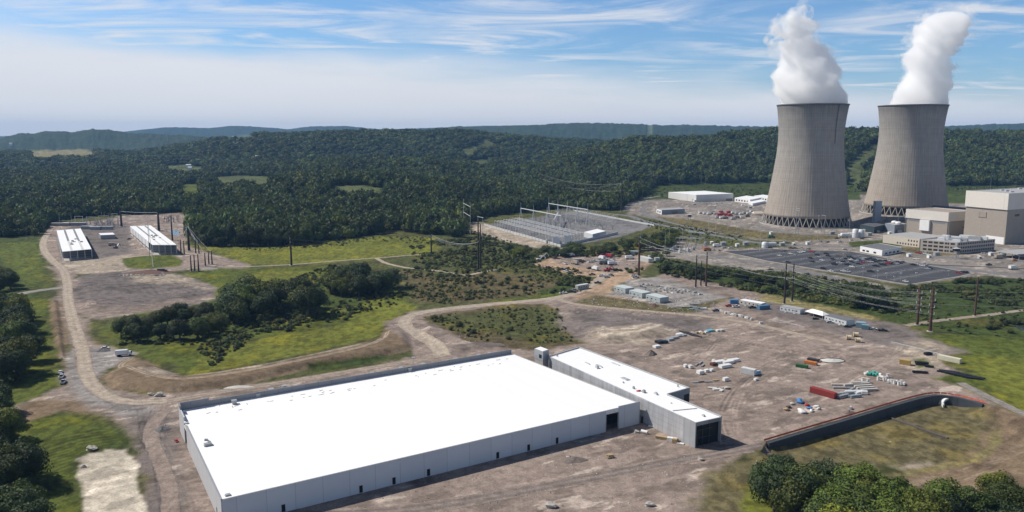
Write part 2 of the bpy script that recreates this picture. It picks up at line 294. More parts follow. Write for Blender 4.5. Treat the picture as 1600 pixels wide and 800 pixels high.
# name, veg(0..1), edge m, jitter m, polygon in photo pixels on the flat ground
ZONES = [
 ('brush',1,8,20,[(-600,370),(2200,370),(2200,1400),(-600,1400)]),
 ('green',1,6,14,[(-600,374),(62,371),(78,400),(75,440),(95,560),(95,610),(15,645),(-600,700)]),
 ('bright',1,4,10,[(-10,380),(55,378),(62,400),(70,436),(40,450),(20,430)]),
 ('bright',1,5,9,[(20,465),(78,462),(76,500),(92,560),(92,598),(60,625),(8,638),(5,600),(20,560),(45,540),(38,500)]),
 ('green',1,4,10,[(22,655),(90,640),(150,652),(215,690),(210,700),(160,703),(125,712),(120,740),(132,790),(136,860),(-60,900),(-60,660)]),
 ('bright',1,4,8,[(25,665),(88,650),(150,662),(200,688),(150,700),(110,712),(112,740),(120,800),(95,860),(40,760),(30,700)]),
 ('dirt',0,2,6,[(66,372),(85,352),(180,341),(285,334),(292,362),(290,382),(345,400),(392,414),(392,421),(330,424),(300,420),(240,428),(120,428),(80,415),(64,395)]),
 ('tan',0,3,7,[(115,395),(150,400),(200,396),(208,420),(170,428),(110,428),(90,410)]),
 ('dark',0,3,7,[(95,360),(120,352),(200,350),(205,396),(150,405),(100,408),(88,380)]),
 ('bright',1,2,4,[(188,404),(225,399),(268,397),(286,408),(280,416),(230,420),(198,419)]),
 ('lime',1,6,14,[(300,384),(400,379),(500,376),(600,370),(672,371),(686,396),(600,402),(500,412),(400,414),(345,398)]),
 ('bright',1,8,18,[(290,426),(350,419),(430,418),(515,416),(560,432),(620,452),(650,472),(620,486),(520,512),(400,532),(340,548),(330,582),(285,588),(232,556),(195,540),(165,520),(190,494),(300,480),(335,465)]),
 ('lime',1,5,12,[(400,425),(490,424),(540,445),(600,468),(640,474),(540,500),(420,512),(330,500),(360,470)]),
 ('green',1,6,12,[(190,494),(330,470),(420,450),(520,440),(600,452),(560,478),(450,500),(350,530),(200,540)]),
 ('brown',1,8,20,[(622,424),(700,432),(770,424),(890,438),(905,458),(800,464),(700,476),(650,470)]),
 ('dark',0,2,5,[(108,440),(125,430),(180,425),(270,428),(312,437),(338,450),(334,466),(300,478),(230,486),(190,494),(150,499),(118,490)]),
 ('tan',0,9,16,[(205,428),(270,429),(312,440),(320,452),(260,448),(215,442)]),
 ('dirt',0,6,10,[(120,470),(190,484),(330,462),(332,468),(230,488),(160,498),(125,495)]),
 ('dirt',0,3,6,[(74,415),(122,420),(116,460),(134,500),(140,532),(165,542),(205,552),(202,562),(160,574),(155,590),(170,608),(230,616),(300,610),(420,598),(560,577),(690,548),(815,540),(900,540),(1010,560),(1100,610),(1145,690),(1110,745),(1080,900),(225,900),(225,762),(212,705),(205,672),(160,650),(100,636),(60,642),(12,655),(14,640),(60,622),(96,602),(97,570),(108,560),(104,520),(84,500),(80,470),(92,452),(86,430)]),
 ('mound',0,2,5,[(77,468),(95,470),(104,520),(107,560),(102,572),(92,560),(78,505)]),
 ('gravel',0,3,7,[(138,545),(165,543),(205,552),(200,562),(160,575),(150,590),(142,575)]),
 ('gravel',0,4,7,[(100,560),(118,540),(130,590),(165,615),(240,640),(228,660),(160,640),(110,610)]),
 ('dark',0,5,8,[(205,650),(262,640),(272,690),(300,800),(290,900),(225,900),(225,760),(215,700)]),
 ('pale',0,1.2,3,[(122,716),(140,708),(160,706),(163,702),(202,701),(213,730),(226,800),(232,860),(135,860),(131,800),(130,775),(124,745)]),
 ('mound',0,3,5,[(14,645),(60,624),(110,626),(150,648),(95,643),(30,664)]),
 ('mound',0,1.5,3,[(157,590),(190,572),(210,558),(245,571),(290,589),(340,583),(420,569),(500,552),(590,531),(602,509),(640,522),(652,545),(600,558),(480,577),(380,602),(300,613),(230,613),(175,608)]),
 ('tan',0,2,4,[(200,582),(260,578),(290,591),(340,585),(420,571),(500,554),(560,545),(500,560),(400,580),(300,596),(230,596)]),
 ('lime',1,1.5,4,[(290,586),(315,560),(345,546),(400,530),(520,509),(600,486),(642,476),(652,480),(606,503),(590,527),(500,547),(410,565),(340,579),(305,588)]),
 ('deep',1,1.5,3,[(480,573),(600,556),(610,559),(560,572),(490,582)]),
 ('dirt',0,2,5,[(600,505),(640,488),(700,480),(870,464),(930,445),(1010,470),(1100,500),(1110,640),(900,560),(770,548),(700,562),(650,562),(640,540),(608,520)]),
 ('brown',1,2,7,[(658,495),(700,488),(780,477),(850,474),(872,484),(880,500),(872,508),(915,536),(840,548),(770,542),(725,532)]),
 ('brush',1,5,10,[(670,498),(760,484),(850,478),(872,492),(868,510),(900,534),(840,540),(770,520),(720,520)]),
 ('green',1,3,8,[(840,455),(890,440),(920,446),(905,458),(840,466)]),
 ('bright',1,4,9,[(770,470),(850,462),(900,452),(915,452),(880,466),(800,474)]),
 ('orange',0,3,6,[(880,458),(930,440),(955,426),(1010,430),(965,442),(955,458),(990,470),(950,474),(900,468)]),
 ('olive',1,3,6,[(892,472),(930,461),(985,468),(1075,485),(1080,494),(1000,486),(930,480)]),
 ('olive',1,4,8,[(1075,468),(1120,462),(1140,466),(1130,482),(1090,482)]),
 # construction yard
 ('dirt',0,3,8,[(1010,488),(1090,488),(1150,462),(1240,478),(1400,506),(1452,526),(1512,545),(1518,552),(1462,560),(1504,580),(1464,592),(1530,612),(1560,632),(1600,650),(1700,690),(1700,680),(1545,634),(1475,618),(1440,619),(1198,693),(1175,708),(1110,745),(1000,620)]),
 ('dark',0,5,10,[(1180,466),(1400,506),(1452,526),(1515,548),(1455,560),(1380,540),(1290,515),(1210,495),(1150,480)]),
 ('tan',0,10,20,[(905,500),(1000,500),(1060,515),(1000,540),(920,530)]),
 ('dark',0,8,16,[(885,482),(960,486),(1100,500),(1120,520),(1020,510),(930,515),(900,530),(885,510)]),
 ('tan',0,8,14,[(1395,545),(1440,530),(1470,540),(1470,575),(1430,580),(1400,565)]),
 ('bright',1,3,6,[(1425,560),(1445,560),(1460,572),(1430,578)]),
 ('gravel',0,3,5,[(952,461),(985,437),(1040,431),(1130,455),(1150,463),(1060,481)]),
 ('orange',0,3,6,[(830,413),(870,400),(950,393),(1005,398),(1022,410),(1000,427),(960,434),(900,430),(862,421)]),
 ('dirt',0,6,9,[(860,405),(950,396),(1005,400),(1005,418),(960,425),(890,415)]),
 # lower right
 ('olive',1,5,9,[(1108,745),(1180,703),(1215,705),(1240,730),(1200,740),(1160,800),(1150,900),(1060,900)]),
 ('lime',1,2,5,[(1163,762),(1180,750),(1240,785),(1300,860),(1290,1000),(1150,1000)]),
 ('olive',1,3,6,[(1198,692),(1440,621),(1480,619),(1537,632),(1560,640),(1600,652),(1700,690),(1660,735),(1540,762),(1440,775),(1330,760),(1235,735)]),
 ('mound',0,3,6,[(1537,634),(1560,634),(1620,650),(1720,690),(1660,745),(1540,768),(1440,778),(1320,766),(1320,738),(1420,724),(1490,708),(1535,688),(1548,660)]),
 ('green',1,5,9,[(1195,708),(1330,722),(1400,716),(1420,722),(1330,740),(1240,728)]),
 ('tan',0,3,6,[(1405,716),(1430,708),(1458,709),(1450,715),(1412,719)]),
 ('strip',1,2,4,[(1540,645),(1556,650),(1553,680),(1520,702),(1440,718),(1330,733),(1330,737),(1440,724),(1525,708),(1560,684),(1566,655)]),
 ('bright',1,5,12,[(1440,525),(1480,520),(1600,520),(2200,560),(2200,760),(1700,690),(1600,647),(1535,612),(1470,592),(1510,578),(1466,558),(1518,550)]),
 ('lime',1,8,20,[(1500,560),(1600,560),(2000,600),(2000,700),(1640,660),(1540,610)]),
 ('deep',1,6,14,[(1020,400),(1100,415),(1250,425),(1400,452),(1440,445),(1530,434),(2200,440),(2200,500),(1600,500),(1500,500),(1380,496),(1250,470),(1150,455),(1030,425)]),
 ('green',1,5,12,[(1200,470),(1300,480),(1380,490),(1600,515),(2200,540),(2200,575),(1600,530),(1480,520),(1380,500),(1250,476)]),
 ('strip',1,3,5,[(1130,448),(1200,458),(1260,472),(1372,495),(1368,501),(1250,480),(1140,462)]),
 ('dirt',0,3,5,[(1040,425),(1140,448),(1200,462),(1180,468),(1150,466),(1120,460),(1030,434)]),
 ('plant',0,3,6,[(1020,398),(1110,396),(1200,408),(1260,421),(1400,449),(1372,456),(1300,440),(1200,428),(1100,412)]),
 # power station
 ('plant',0,4,8,[(978,335),(985,316),(1040,308),(1200,306),(1340,312),(1700,320),(2200,330),(2200,440),(1600,436),(1540,430),(1505,434),(1420,447),(1200,410),(1100,400),(1045,404),(1005,388),(1060,362),(1000,345)]),
 ('brush',1,4,8,[(985,333),(1000,338),(1080,352),(1180,375),(1240,378),(1230,386),(1150,388),(1060,376),(1010,352)]),
 ('olive',1,4,6,[(1025,338),(1090,344),(1190,362),(1260,366),(1320,366),(1320,372),(1250,377),(1190,374),(1110,360),(1040,346)]),
 ('plant',0,3,5,[(1100,326),(1200,328),(1195,345),(1120,343)]),
 ('green',1,3,5,[(1325,378),(1400,374),(1420,382),(1400,386),(1330,386)]),
 ('olive',1,3,5,[(1400,386),(1500,388),(1505,398),(1440,400),(1390,396)]),
 ('brush',1,6,10,[(-600,300),(1030,296),(1100,288),(1340,286),(1500,290),(2200,296),(2200,312),(1500,309),(1340,306),(1100,302),(1000,312)]),
 ('pad',0,2,4,[(756,352),(905,329),(1022,353),(962,372),(882,386)]),
 ('tan',0,4,8,[(735,345),(760,350),(880,388),(860,392),(790,378),(740,362)]),
 ('dirt',0,4,8,[(180,338),(280,333),(300,340),(290,350),(200,350)]),
]
ASPHALT_PX = [(1128,393),(1200,389),(1330,393),(1400,406),(1522,427),(1500,432),(1420,445),(1200,408)]
# clearings in the woods, in photo pixels of the ground itself
CLEAR = [
 ([(718,240),(722,232),(745,226),(756,214),(772,224),(785,228),(770,233),(748,236),(738,245),(735,262),(726,262),(726,246)], 'field'),
 ([(735,250),(765,248),(768,264),(745,266)], 'field'),
 ([(515,291),(560,289),(606,294),(600,312),(515,310)], 'field'),
 ([(330,277),(372,274),(422,276),(426,298),(345,298)], 'field'),
 ([(252,259),(285,257),(322,262),(316,278),(285,279),(262,274)], 'field'),
 ([(280,288),(312,287),(318,318),(286,320)], 'bright'),
 ([(40,237),(100,235),(152,237),(150,249),(50,250)], 'strip'),
 ([(350,214),(385,212),(410,216),(395,222),(350,220)], 'field'),
 ([(797,276),(812,272),(822,278),(815,284),(800,282)], 'field'),
 ([(488,345),(500,330),(505,345),(500,356)], 'lime'),
 ([(1320,262),(1345,235),(1372,225),(1378,240),(1350,262),(1345,300),(1322,300)], 'field'),
 ([(1000,312),(1030,288),(1205,284),(1340,290),(1345,312),(1200,312),(1040,312)], 'green'),
 ([(1370,310),(1378,292),(1500,290),(1700,290),(1700,318),(1480,318)], 'green'),
]
FOREST = [(-900,374),(0,372),(58,370),(72,352),(100,343),(180,337),(285,333),(298,345),(300,378),(330,386),(400,388),(470,383),(560,371),(612,361),(660,367),(720,372),(728,350),(750,341),(830,330),(905,327),(960,330),(982,318),(1000,312),(1060,309),(1200,306),(1340,306),(1500,306),(2500,306),(2500,216.3),(-900,216.3)]

def grid():
    pys = np.concatenate([np.arange(1500, 900, -12), np.arange(900, 812, -3), np.arange(812, 313, -1.35)])
    a = np.arctan2(pys - 400, FPX) + PITCH
    Y1 = CAM_H / np.tan(a) 
    Y2 = [Y1[-1]]
    while Y2[-1] < 15000: Y2.append(Y2[-1] * 1.0135)
    Y = np.concatenate([Y1, np.array(Y2[1:])])
    px = np.concatenate([np.arange(-900, -60, 12), np.arange(-60, 1661, 2.0), np.arange(1672, 2500, 12)])
    T = (px - 800) / KX
    return Y, T, len(Y1)
gY, gT, nNear = grid()
XX = gT[None, :] * gY[:, None]; YY = np.repeat(gY[:, None], len(gT), 1)
ZZ = hgt(XX, YY)
def proj(X, Y, Z):
    z = Z - CAM_H; d = Y*CP - z*SP; u = Y*SP + z*CP
    return 800 + FPX*X/d, 400 - FPX*u/d
PX, PY = proj(XX, YY, ZZ); FX, FY = proj(XX, YY, 0*ZZ)
def inpoly(x, y, poly): return sdist(x, y, poly) > 0
def forest_mask(X, Y):
    Z = hgt(X, Y); fx, fy = proj(X, Y, 0*Z); px, py = proj(X, Y, Z)
    fy = fy + (fbm(X/45, Y/45, 3, 91)-0.5)*5
    m = inpoly(fx, fy, FOREST)
    for poly, c in CLEAR: m &= ~inpoly(px + (vnoise(X/30, Y/60, 4)-.5)*6, py, poly)
    pl = np.abs(px - 1015) < 4
    return m, Z
shape = XX.shape
C = np.zeros(shape + (3,)); C[:] = tcol['brush']; V = np.ones(shape)
n1_ = fbm(XX/14, YY/14, 4, 1) - 0.5; n2_ = fbm(XX/60, YY/60, 3, 2) - 0.5; n3_ = fbm(XX/4.5, YY/4.5, 3, 8) - 0.5
near = YY < 1500
for k, (cname, veg, edge, jit, poly) in enumerate(ZONES):
    P_ = [(float(q[0]), float(q[1])) for q in (G(min(p[0], 2400), min(p[1], 1300)) for p in poly)]
    x0 = min(p[0] for p in P_)-edge-jit; x1 = max(p[0] for p in P_)+edge+jit; y0 = min(p[1] for p in P_)-edge-jit; y1 = max(p[1] for p in P_)+edge+jit
    m = near & (XX > x0) & (XX < x1) & (YY > y0) & (YY < y1)
    if not m.any(): continue
    sd = sdist(XX[m], YY[m], P_)
    jn = (n1_[m]*1.2 + n3_[m]*0.8) * jit
    wgt = sstep(-edge, edge, (sd + jn)*1.0)
    C[m] = C[m]*(1-wgt[:, None]) + np.array(tcol[cname])*wgt[:, None]; V[m] = V[m]*(1-wgt) + veg*wgt
# woods and clearings
fm = FY + (fbm(XX/45, YY/45, 3, 91)-0.5)*5
F = (sstep(-1.5, 1.5, sdist(FX.ravel(), fm.ravel(), FOREST))).reshape(shape)
C = C*(1-F[..., None]) + np.array(tcol['forest'])*F[..., None]; V = V*(1-F) + F
far = sstep(4200, 5200, YY)[..., None]
C = C*(1-far) + np.array(tcol['canopy'])*far
for poly, cname in CLEAR:
    m = (PX > min(p[0] for p in poly)-5) & (PX < max(p[0] for p in poly)+5) & (PY > min(p[1] for p in poly)-5) & (PY < max(p[1] for p in poly)+5)
    if not m.any(): continue
    wgt = sstep(-1, 1, sdist(PX[m], PY[m], poly) + n2_[m]*3)[:, None]
    C[m] = C[m]*(1-wgt) + np.array(tcol[cname])*wgt
# the power-line cut over the far ridge
cut = (np.abs(PX - 1015.5) < 3.4) & (YY > 5200) & (YY < 9000)
C[cut] = (0.13, 0.16, 0.08)
# bare patches, wear, streaks run along the yard
ca, sa = math.cos(R(31)), math.sin(R(31))
u_ = XX*ca + YY*sa; v_ = -XX*sa + YY*ca
st = fbm(u_/11, v_/3.4, 4, 21); st2 = fbm(u_/26, v_/8, 3, 31)
dirt = (1-V)
pale = sstep(0.585, 0.65, st) * sstep(0.46, 0.6, st2) * dirt * near
pale *= sstep(0.19, 0.235, C[..., 0])
C += pale[..., None]*np.array((0.19,0.165,0.14))
dk = sstep(0.56, 0.64, fbm(u_/13+4, v_/7, 4, 41)) * dirt * near
C *= (1 - 0.30*dk)[..., None]
# grass mottle
yel = sstep(0.5, 0.75, fbm(XX/16, YY/16, 4, 51)) * V * (1-F) * near
C += yel[..., None]*np.array((0.050,0.034,-0.004)) * sstep(0.05, 0.12, C[..., 1:2])
drk = sstep(0.45, 0.62, fbm(XX/2.6, YY/3.6, 4, 61))*0.75 * V * (1-F) * near
C *= (1 - 0.50*drk)[..., None]
C *= (1 + 0.55*n1_*0.6 + 0.5*n2_*0.5 + 0.35*n3_*near)[..., None]
# wheel ruts: pairs of paler or darker lines along curved paths
_rt = random.Random(17)
def ruts(pts, amt, gauge=1.9, wd=0.45):
    global C
    c = np.array(catmull([tuple(G(*p))[:2] for p in pts], 4)); m = near & (XX > c[:,0].min()-4) & (XX < c[:,0].max()+4) & (YY > c[:,1].min()-4) & (YY < c[:,1].max()+4) & (V < 0.6)
    if not m.any(): return
    x, y = XX[m], YY[m]; best = np.full(x.shape, 1e9); 
    for i in range(len(c)-1):
        ex, ey = c[i+1]-c[i]; l = ex*ex+ey*ey+1e-9; t = np.clip(((x-c[i,0])*ex+(y-c[i,1])*ey)/l, 0, 1); best = np.minimum(best, (x-c[i,0]-t*ex)**2+(y-c[i,1]-t*ey)**2)
    d = np.sqrt(best); k = np.exp(-((d-gauge/2)/wd)**2)*np.clip(fbm(x/9, y/9, 2, 3)*2.2-.4, 0, 1); C[m] *= (1+amt*k)[:, None]
def catmull(pts, step=3.0):
    out = []; P_ = [pts[0]] + list(pts) + [pts[-1]]
    for i in range(1, len(P_)-2):
        a, b, c, d = P_[i-1:i+3]; n = max(2, int((Vector(c)-Vector(b)).length/step))
        for j in range(n):
            t = j/n
            out.append(tuple(0.5*((2*b[k]) + (-a[k]+c[k])*t + (2*a[k]-5*b[k]+4*c[k]-d[k])*t*t + (-a[k]+3*b[k]-3*c[k]+d[k])*t**3) for k in (0,1)))
    out.append(tuple(pts[-1])[:2]); return out
for base_, n_, am in (([(350,815),(600,795),(800,762),(980,728),(1090,712),(1160,700)],9,.22),([(1150,700),(1140,640),(1180,590),(1260,550),(1380,545),(1450,560)],8,.2),([(1200,680),(1260,640),(1340,590),(1400,560),(1430,540)],5,.2),
      ([(900,480),(1000,500),(1100,520),(1200,540),(1340,560)],7,.22),([(930,540),(1040,530),(1150,520),(1260,525)],6,.2),([(1020,600),(1080,560),(1120,530),(1180,510)],6,.2),([(240,640),(235,680),(255,730),(262,810)],5,.2),([(300,790),(270,740),(250,690),(262,650)],3,-.2),
      ([(120,480),(180,470),(250,465),(320,450)],7,.2),([(125,455),(180,440),(250,438),(310,448)],6,-.16),([(1000,345),(1080,340),(1200,350),(1320,366)],4,.15),([(880,455),(930,448),(985,440),(1000,425)],4,.2),([(600,560),(640,545),(660,530),(690,545),(760,545)],3,.2)):
    for k_ in range(n_):
        o1 = _rt.uniform(-16, 16); o2 = _rt.uniform(-7, 7); ruts([(x+o1+_rt.uniform(-9,9), y+o2+_rt.uniform(-3.5,3.5)) for x, y in base_], am*_rt.choice((1, 1, -1))*_rt.uniform(.7,1.5))
# mower arcs on the lower left lawn, machine tracks on the round field and the earth banks
def arcs(cpx, r0, r1, spacing, amt, poly):
    global C
    c = G(*cpx); d = np.hypot(XX-c[0], YY-c[1]); P_ = [tuple(G(*p))[:2] for p in poly]
    m = near & (d < r1*1.3)
    sd = sdist(XX[m], YY[m], P_)
    wv = 0.5+0.5*np.sin((d[m] + 5*n2_[m]*6)/spacing*6.283)
    C[m] *= (1 - amt*sstep(0, 4, sd)*wv*sstep(0.35,0.6,vnoise(XX[m]/12,YY[m]/12,77)+0.25))[:, None]
arcs((150,745), 5, 40, 3.2, 0.38, [(30,660),(90,648),(150,655),(205,688),(160,702),(125,712),(120,760),(60,790)])
arcs((215,395), 10, 240, 5.0, 0.22, [(108,440),(180,425),(312,437),(338,455),(300,478),(190,494),(125,490)])
arcs((330,700), 10, 160, 2.4, 0.20, [(157,590),(245,571),(340,583),(590,531),(640,522),(600,558),(300,613)])
arcs((900,440), 10, 160, 3.0, 0.12, [(885,482),(1100,500),(1120,540),(920,560)])
arcs((1400,690), 10, 160, 2.6, 0.14, [(1537,634),(1700,690),(1540,764),(1330,762),(1420,728),(1548,690)])
C = np.clip(C, 0.012, 0.8)
# raise the far canopy with its own bumps
bump = (fbm(XX/26, YY/40, 3, 71) - 0.2) * 20 * far[..., 0]
bump *= ~cut
ZZ = ZZ + bump

def sheet_mesh(name, X, Y, Z, col, veg, material):
    h, wd = X.shape
    me = bpy.data.meshes.new(name)
    co = np.stack([X, Y, Z], -1).reshape(-1, 3).astype(np.float32)
    idx = np.arange(h*wd).reshape(h, wd)
    q = np.stack([idx[:-1, :-1], idx[:-1, 1:], idx[1:, 1:], idx[1:, :-1]], -1).reshape(-1, 4).astype(np.int32)
    me.vertices.add(len(co)); me.vertices.foreach_set('co', co.ravel())
    me.loops.add(q.size); me.loops.foreach_set('vertex_index', q.ravel())
    me.polygons.add(len(q)); me.polygons.foreach_set('loop_start', np.arange(0, q.size, 4, dtype=np.int32))
    me.polygons.foreach_set('use_smooth', np.ones(len(q), bool))
    a = me.attributes.new('zone', 'FLOAT_COLOR', 'POINT')
    c4 = np.concatenate([col.reshape(-1, 3), veg.reshape(-1, 1)], 1).astype(np.float32)
    a.data.foreach_set('color', c4.ravel())
    me.update(calc_edges=True); me.materials.append(material)
    o = bpy.data.objects.new(name, me); S.collection.objects.link(o); return o
def ground_material(name, canopy=False):
    m = bpy.data.materials.new(name); m.use_nodes = True; t = m.node_tree; b = t.nodes['Principled BSDF']
    b.inputs['Roughness'].default_value = 0.95; b.inputs['Specular IOR Level'].default_value = 0.1
    at = N(t, 'ShaderNodeAttribute', attribute_name='zone'); g = N(t, 'ShaderNodeNewGeometry')
    fine = N(t, 'ShaderNodeTexNoise'); fine.inputs['Scale'].default_value = 0.05 if canopy else 1.1; fine.inputs['Detail'].default_value = 6; fine.inputs['Roughness'].default_value = 0.75
    L(t, g.outputs['Position'], fine.inputs[0])
    mid = N(t, 'ShaderNodeTexNoise'); mid.inputs['Scale'].default_value = 0.012 if canopy else 0.28; mid.inputs['Detail'].default_value = 5; mid.inputs['Roughness'].default_value = 0.65
    L(t, g.outputs['Position'], mid.inputs[0])
    k = M(t, 'MULTIPLY', M(t, 'MULTIPLY_ADD', M(t, 'SUBTRACT', fine.outputs[0], 0.5), 1.5, 1.0, clamp=False), M(t, 'MULTIPLY_ADD', M(t, 'SUBTRACT', mid.outputs[0], 0.5), 1.5, 1.0))
    # scattered pebbles and clods, only where the soil is bare
    vo = N(t, 'ShaderNodeTexVoronoi'); vo.inputs['Scale'].default_value = 0.9; L(t, g.outputs['Position'], vo.inputs[0])
    peb = M(t, 'MULTIPLY', M(t, 'LESS_THAN', vo.outputs['Distance'], 0.16), M(t, 'SUBTRACT', 1.0, at.outputs['Alpha'], clamp=True))
    k2 = M(t, 'MAXIMUM', M(t, 'ADD', k, M(t, 'MULTIPLY', peb, 0.15)), 0.25)
    x = N(t, 'ShaderNodeMix', data_type='RGBA', blend_type='MULTIPLY'); x.inputs[0].default_value = 1
    L(t, at.outputs['Color'], x.inputs[6]); L(t, k2, x.inputs[7]); L(t, x.outputs[2], b.inputs['Base Color'])
    bn = N(t, 'ShaderNodeBump'); bn.inputs['Distance'].default_value = 12.0 if canopy else 0.35; bn.inputs['Strength'].default_value = 0.8
    L(t, fine.outputs[0], bn.inputs['Height']); L(t, bn.outputs[0], b.inputs['Normal'])
    return m
GM = ground_material('soil_and_grass'); HM = ground_material('wooded_hills', True)
ri = nNear
ground = tag(sheet_mesh('ground', XX[:ri], YY[:ri], ZZ[:ri], C[:ri], V[:ri], GM), kind='structure')
hills = tag(sheet_mesh('hills', XX[ri-1:], YY[ri-1:], ZZ[ri-1:], C[ri-1:], V[ri-1:], HM), kind='structure')

# ---------------------------------------------------------------- roads and tracks
def catmull(pts, step=3.0):
    out = []; P_ = [pts[0]] + list(pts) + [pts[-1]]
    for i in range(1, len(P_)-2):
        a, b, c, d = P_[i-1:i+3]; n = max(2, int((Vector(c)-Vector(b)).length/step))
        for j in range(n):
            t = j/n
            out.append(tuple(0.5*((2*b[k]) + (-a[k]+c[k])*t + (2*a[k]-5*b[k]+4*c[k]-d[k])*t*t + (-a[k]+3*b[k]-3*c[k]+d[k])*t**3) for k in (0,1)))
    out.append(tuple(pts[-1])[:2]); return out
def ribbon(name, pxs, width, z=0.05, ecol='dirt', ccol='road', mcol='tan', jit=0.9, seed=0, zf=None, kind='structure', material=None):
    c = catmull([tuple(G(*p))[:2] for p in pxs]); n = len(c); rr = random.Random(seed)
    lanes = [-0.5,-0.40,-0.22,0,0.22,0.40,0.5]; cols = [ecol, mcol, ccol, mcol, ccol, mcol, ecol]
    X = np.zeros((n, 7)); Y = np.zeros((n, 7)); Cc = np.zeros((n, 7, 3))
    for i, p in enumerate(c):
        q = c[min(i+1, n-1)]; o = c[max(i-1, 0)]; dx, dy = q[0]-o[0], q[1]-o[1]; l = math.hypot(dx, dy)+1e-9; nx, ny = -dy/l, dx/l
        for j, ln in enumerate(lanes):
            e = (rr.random()-0.5)*jit*(1 if j in (0, 6) else 0.35)
            X[i, j] = p[0]+nx*(ln*width+e); Y[i, j] = p[1]+ny*(ln*width+e)
            Cc[i, j] = np.array(tcol[cols[j]])*(0.9+0.2*rr.random())
    Z = hgt(X, Y) + z
    X, Y, Z, Cc = X[:, ::-1], Y[:, ::-1], Z[:, ::-1], Cc[:, ::-1]
    return tag(sheet_mesh(name, X, Y, Z, Cc, np.zeros(X.shape), material or GM), kind=kind)
ribbon('dirt_road', [(84,352),(70,372),(68,388),(80,405),(97,420),(105,440),(106,465),(114,500),(128,545),(134,580),(146,603),(170,620),(205,628),(262,627)], 7.5, seed=1)
ribbon('dirt_road', [(262,627),(340,613),(450,596),(560,578),(650,563),(688,556)], 6.5, 0.06, ecol='dirt', ccol='tan', mcol='dirt', seed=2)
ribbon('dirt_road', [(692,556),(680,540),(655,524),(634,508),(640,494),(680,485),(750,477),(840,469),(880,463),(905,455),(932,440),(950,426)], 9.0, 0.07, ecol='tan', seed=3)
ribbon('dirt_road', [(868,467),(905,476),(960,482),(1030,488),(1100,494),(1160,503),(1225,517),(1300,535)], 6.0, 0.05, ecol='dirt', ccol='tan', mcol='tan', seed=4)
ribbon('dirt_road', [(104,420),(140,413),(180,405),(230,399),(300,396),(345,402)], 6, 0.06, ecol='tan', seed=5)
ribbon('dirt_road', [(32,459),(60,454),(98,449)], 9, 0.04, ecol='gravel', ccol='gravel', mcol='gravel', seed=6)
ribbon('gravel_path', [(350,417),(400,416),(460,413),(520,408),(590,403),(640,399),(682,396)], 4.0, 0.05, ecol='olive', seed=7, jit=.6)
ribbon('gravel_path', [(588,403),(600,410),(618,415),(640,419),(690,424),(725,430),(745,427),(775,421)], 5.0, 0.06, ecol='olive', seed=8, jit=1.2)
ribbon('gravel_path', [(1415,509),(1450,503),(1500,497),(1545,492),(1600,485),(1700,478)], 5.5, 0.05, ecol='olive', ccol='plant', seed=9)
ribbon('gravel_path', [(1500,598),(1540,618),(1600,647),(1700,690)], 5.0, 0.05, ecol='olive', ccol='plant', mcol='gravel', seed=10)
ribbon('dirt_track', [(262,640),(245,655),(235,680),(250,720),(265,770),(262,830)], 6.0, 0.05, ecol='dark', ccol='dirt', mcol='dirt', seed=11)
ribbon('dirt_track', [(345,805),(600,800),(800,770),(980,735),(1080,715),(1170,700),(1200,695)], 8.0, 0.05, ecol='dirt', ccol='dark', mcol='dirt', seed=12)
ribbon('dirt_track', [(205,560),(190,575),(260,598),(340,594),(450,574),(560,550),(598,535),(606,520)], 4.0, 0.05, ecol='mound', ccol='tan', mcol='mound', seed=13)
AM = mat('asphalt', (0.060,0.062,0.070), 0.9, var=0.12, scale=0.35)
AM2 = mat('worn_asphalt', (0.17,0.165,0.165), 0.9, var=0.12, scale=0.25)
def flat(name, pxs, z, m, kind='structure'):
    b = MB(); p = [G(*q) for q in pxs]; b.prism([(q[0], q[1]) for q in p], z-0.3, z); return tag(b.build(name, m), kind=kind)
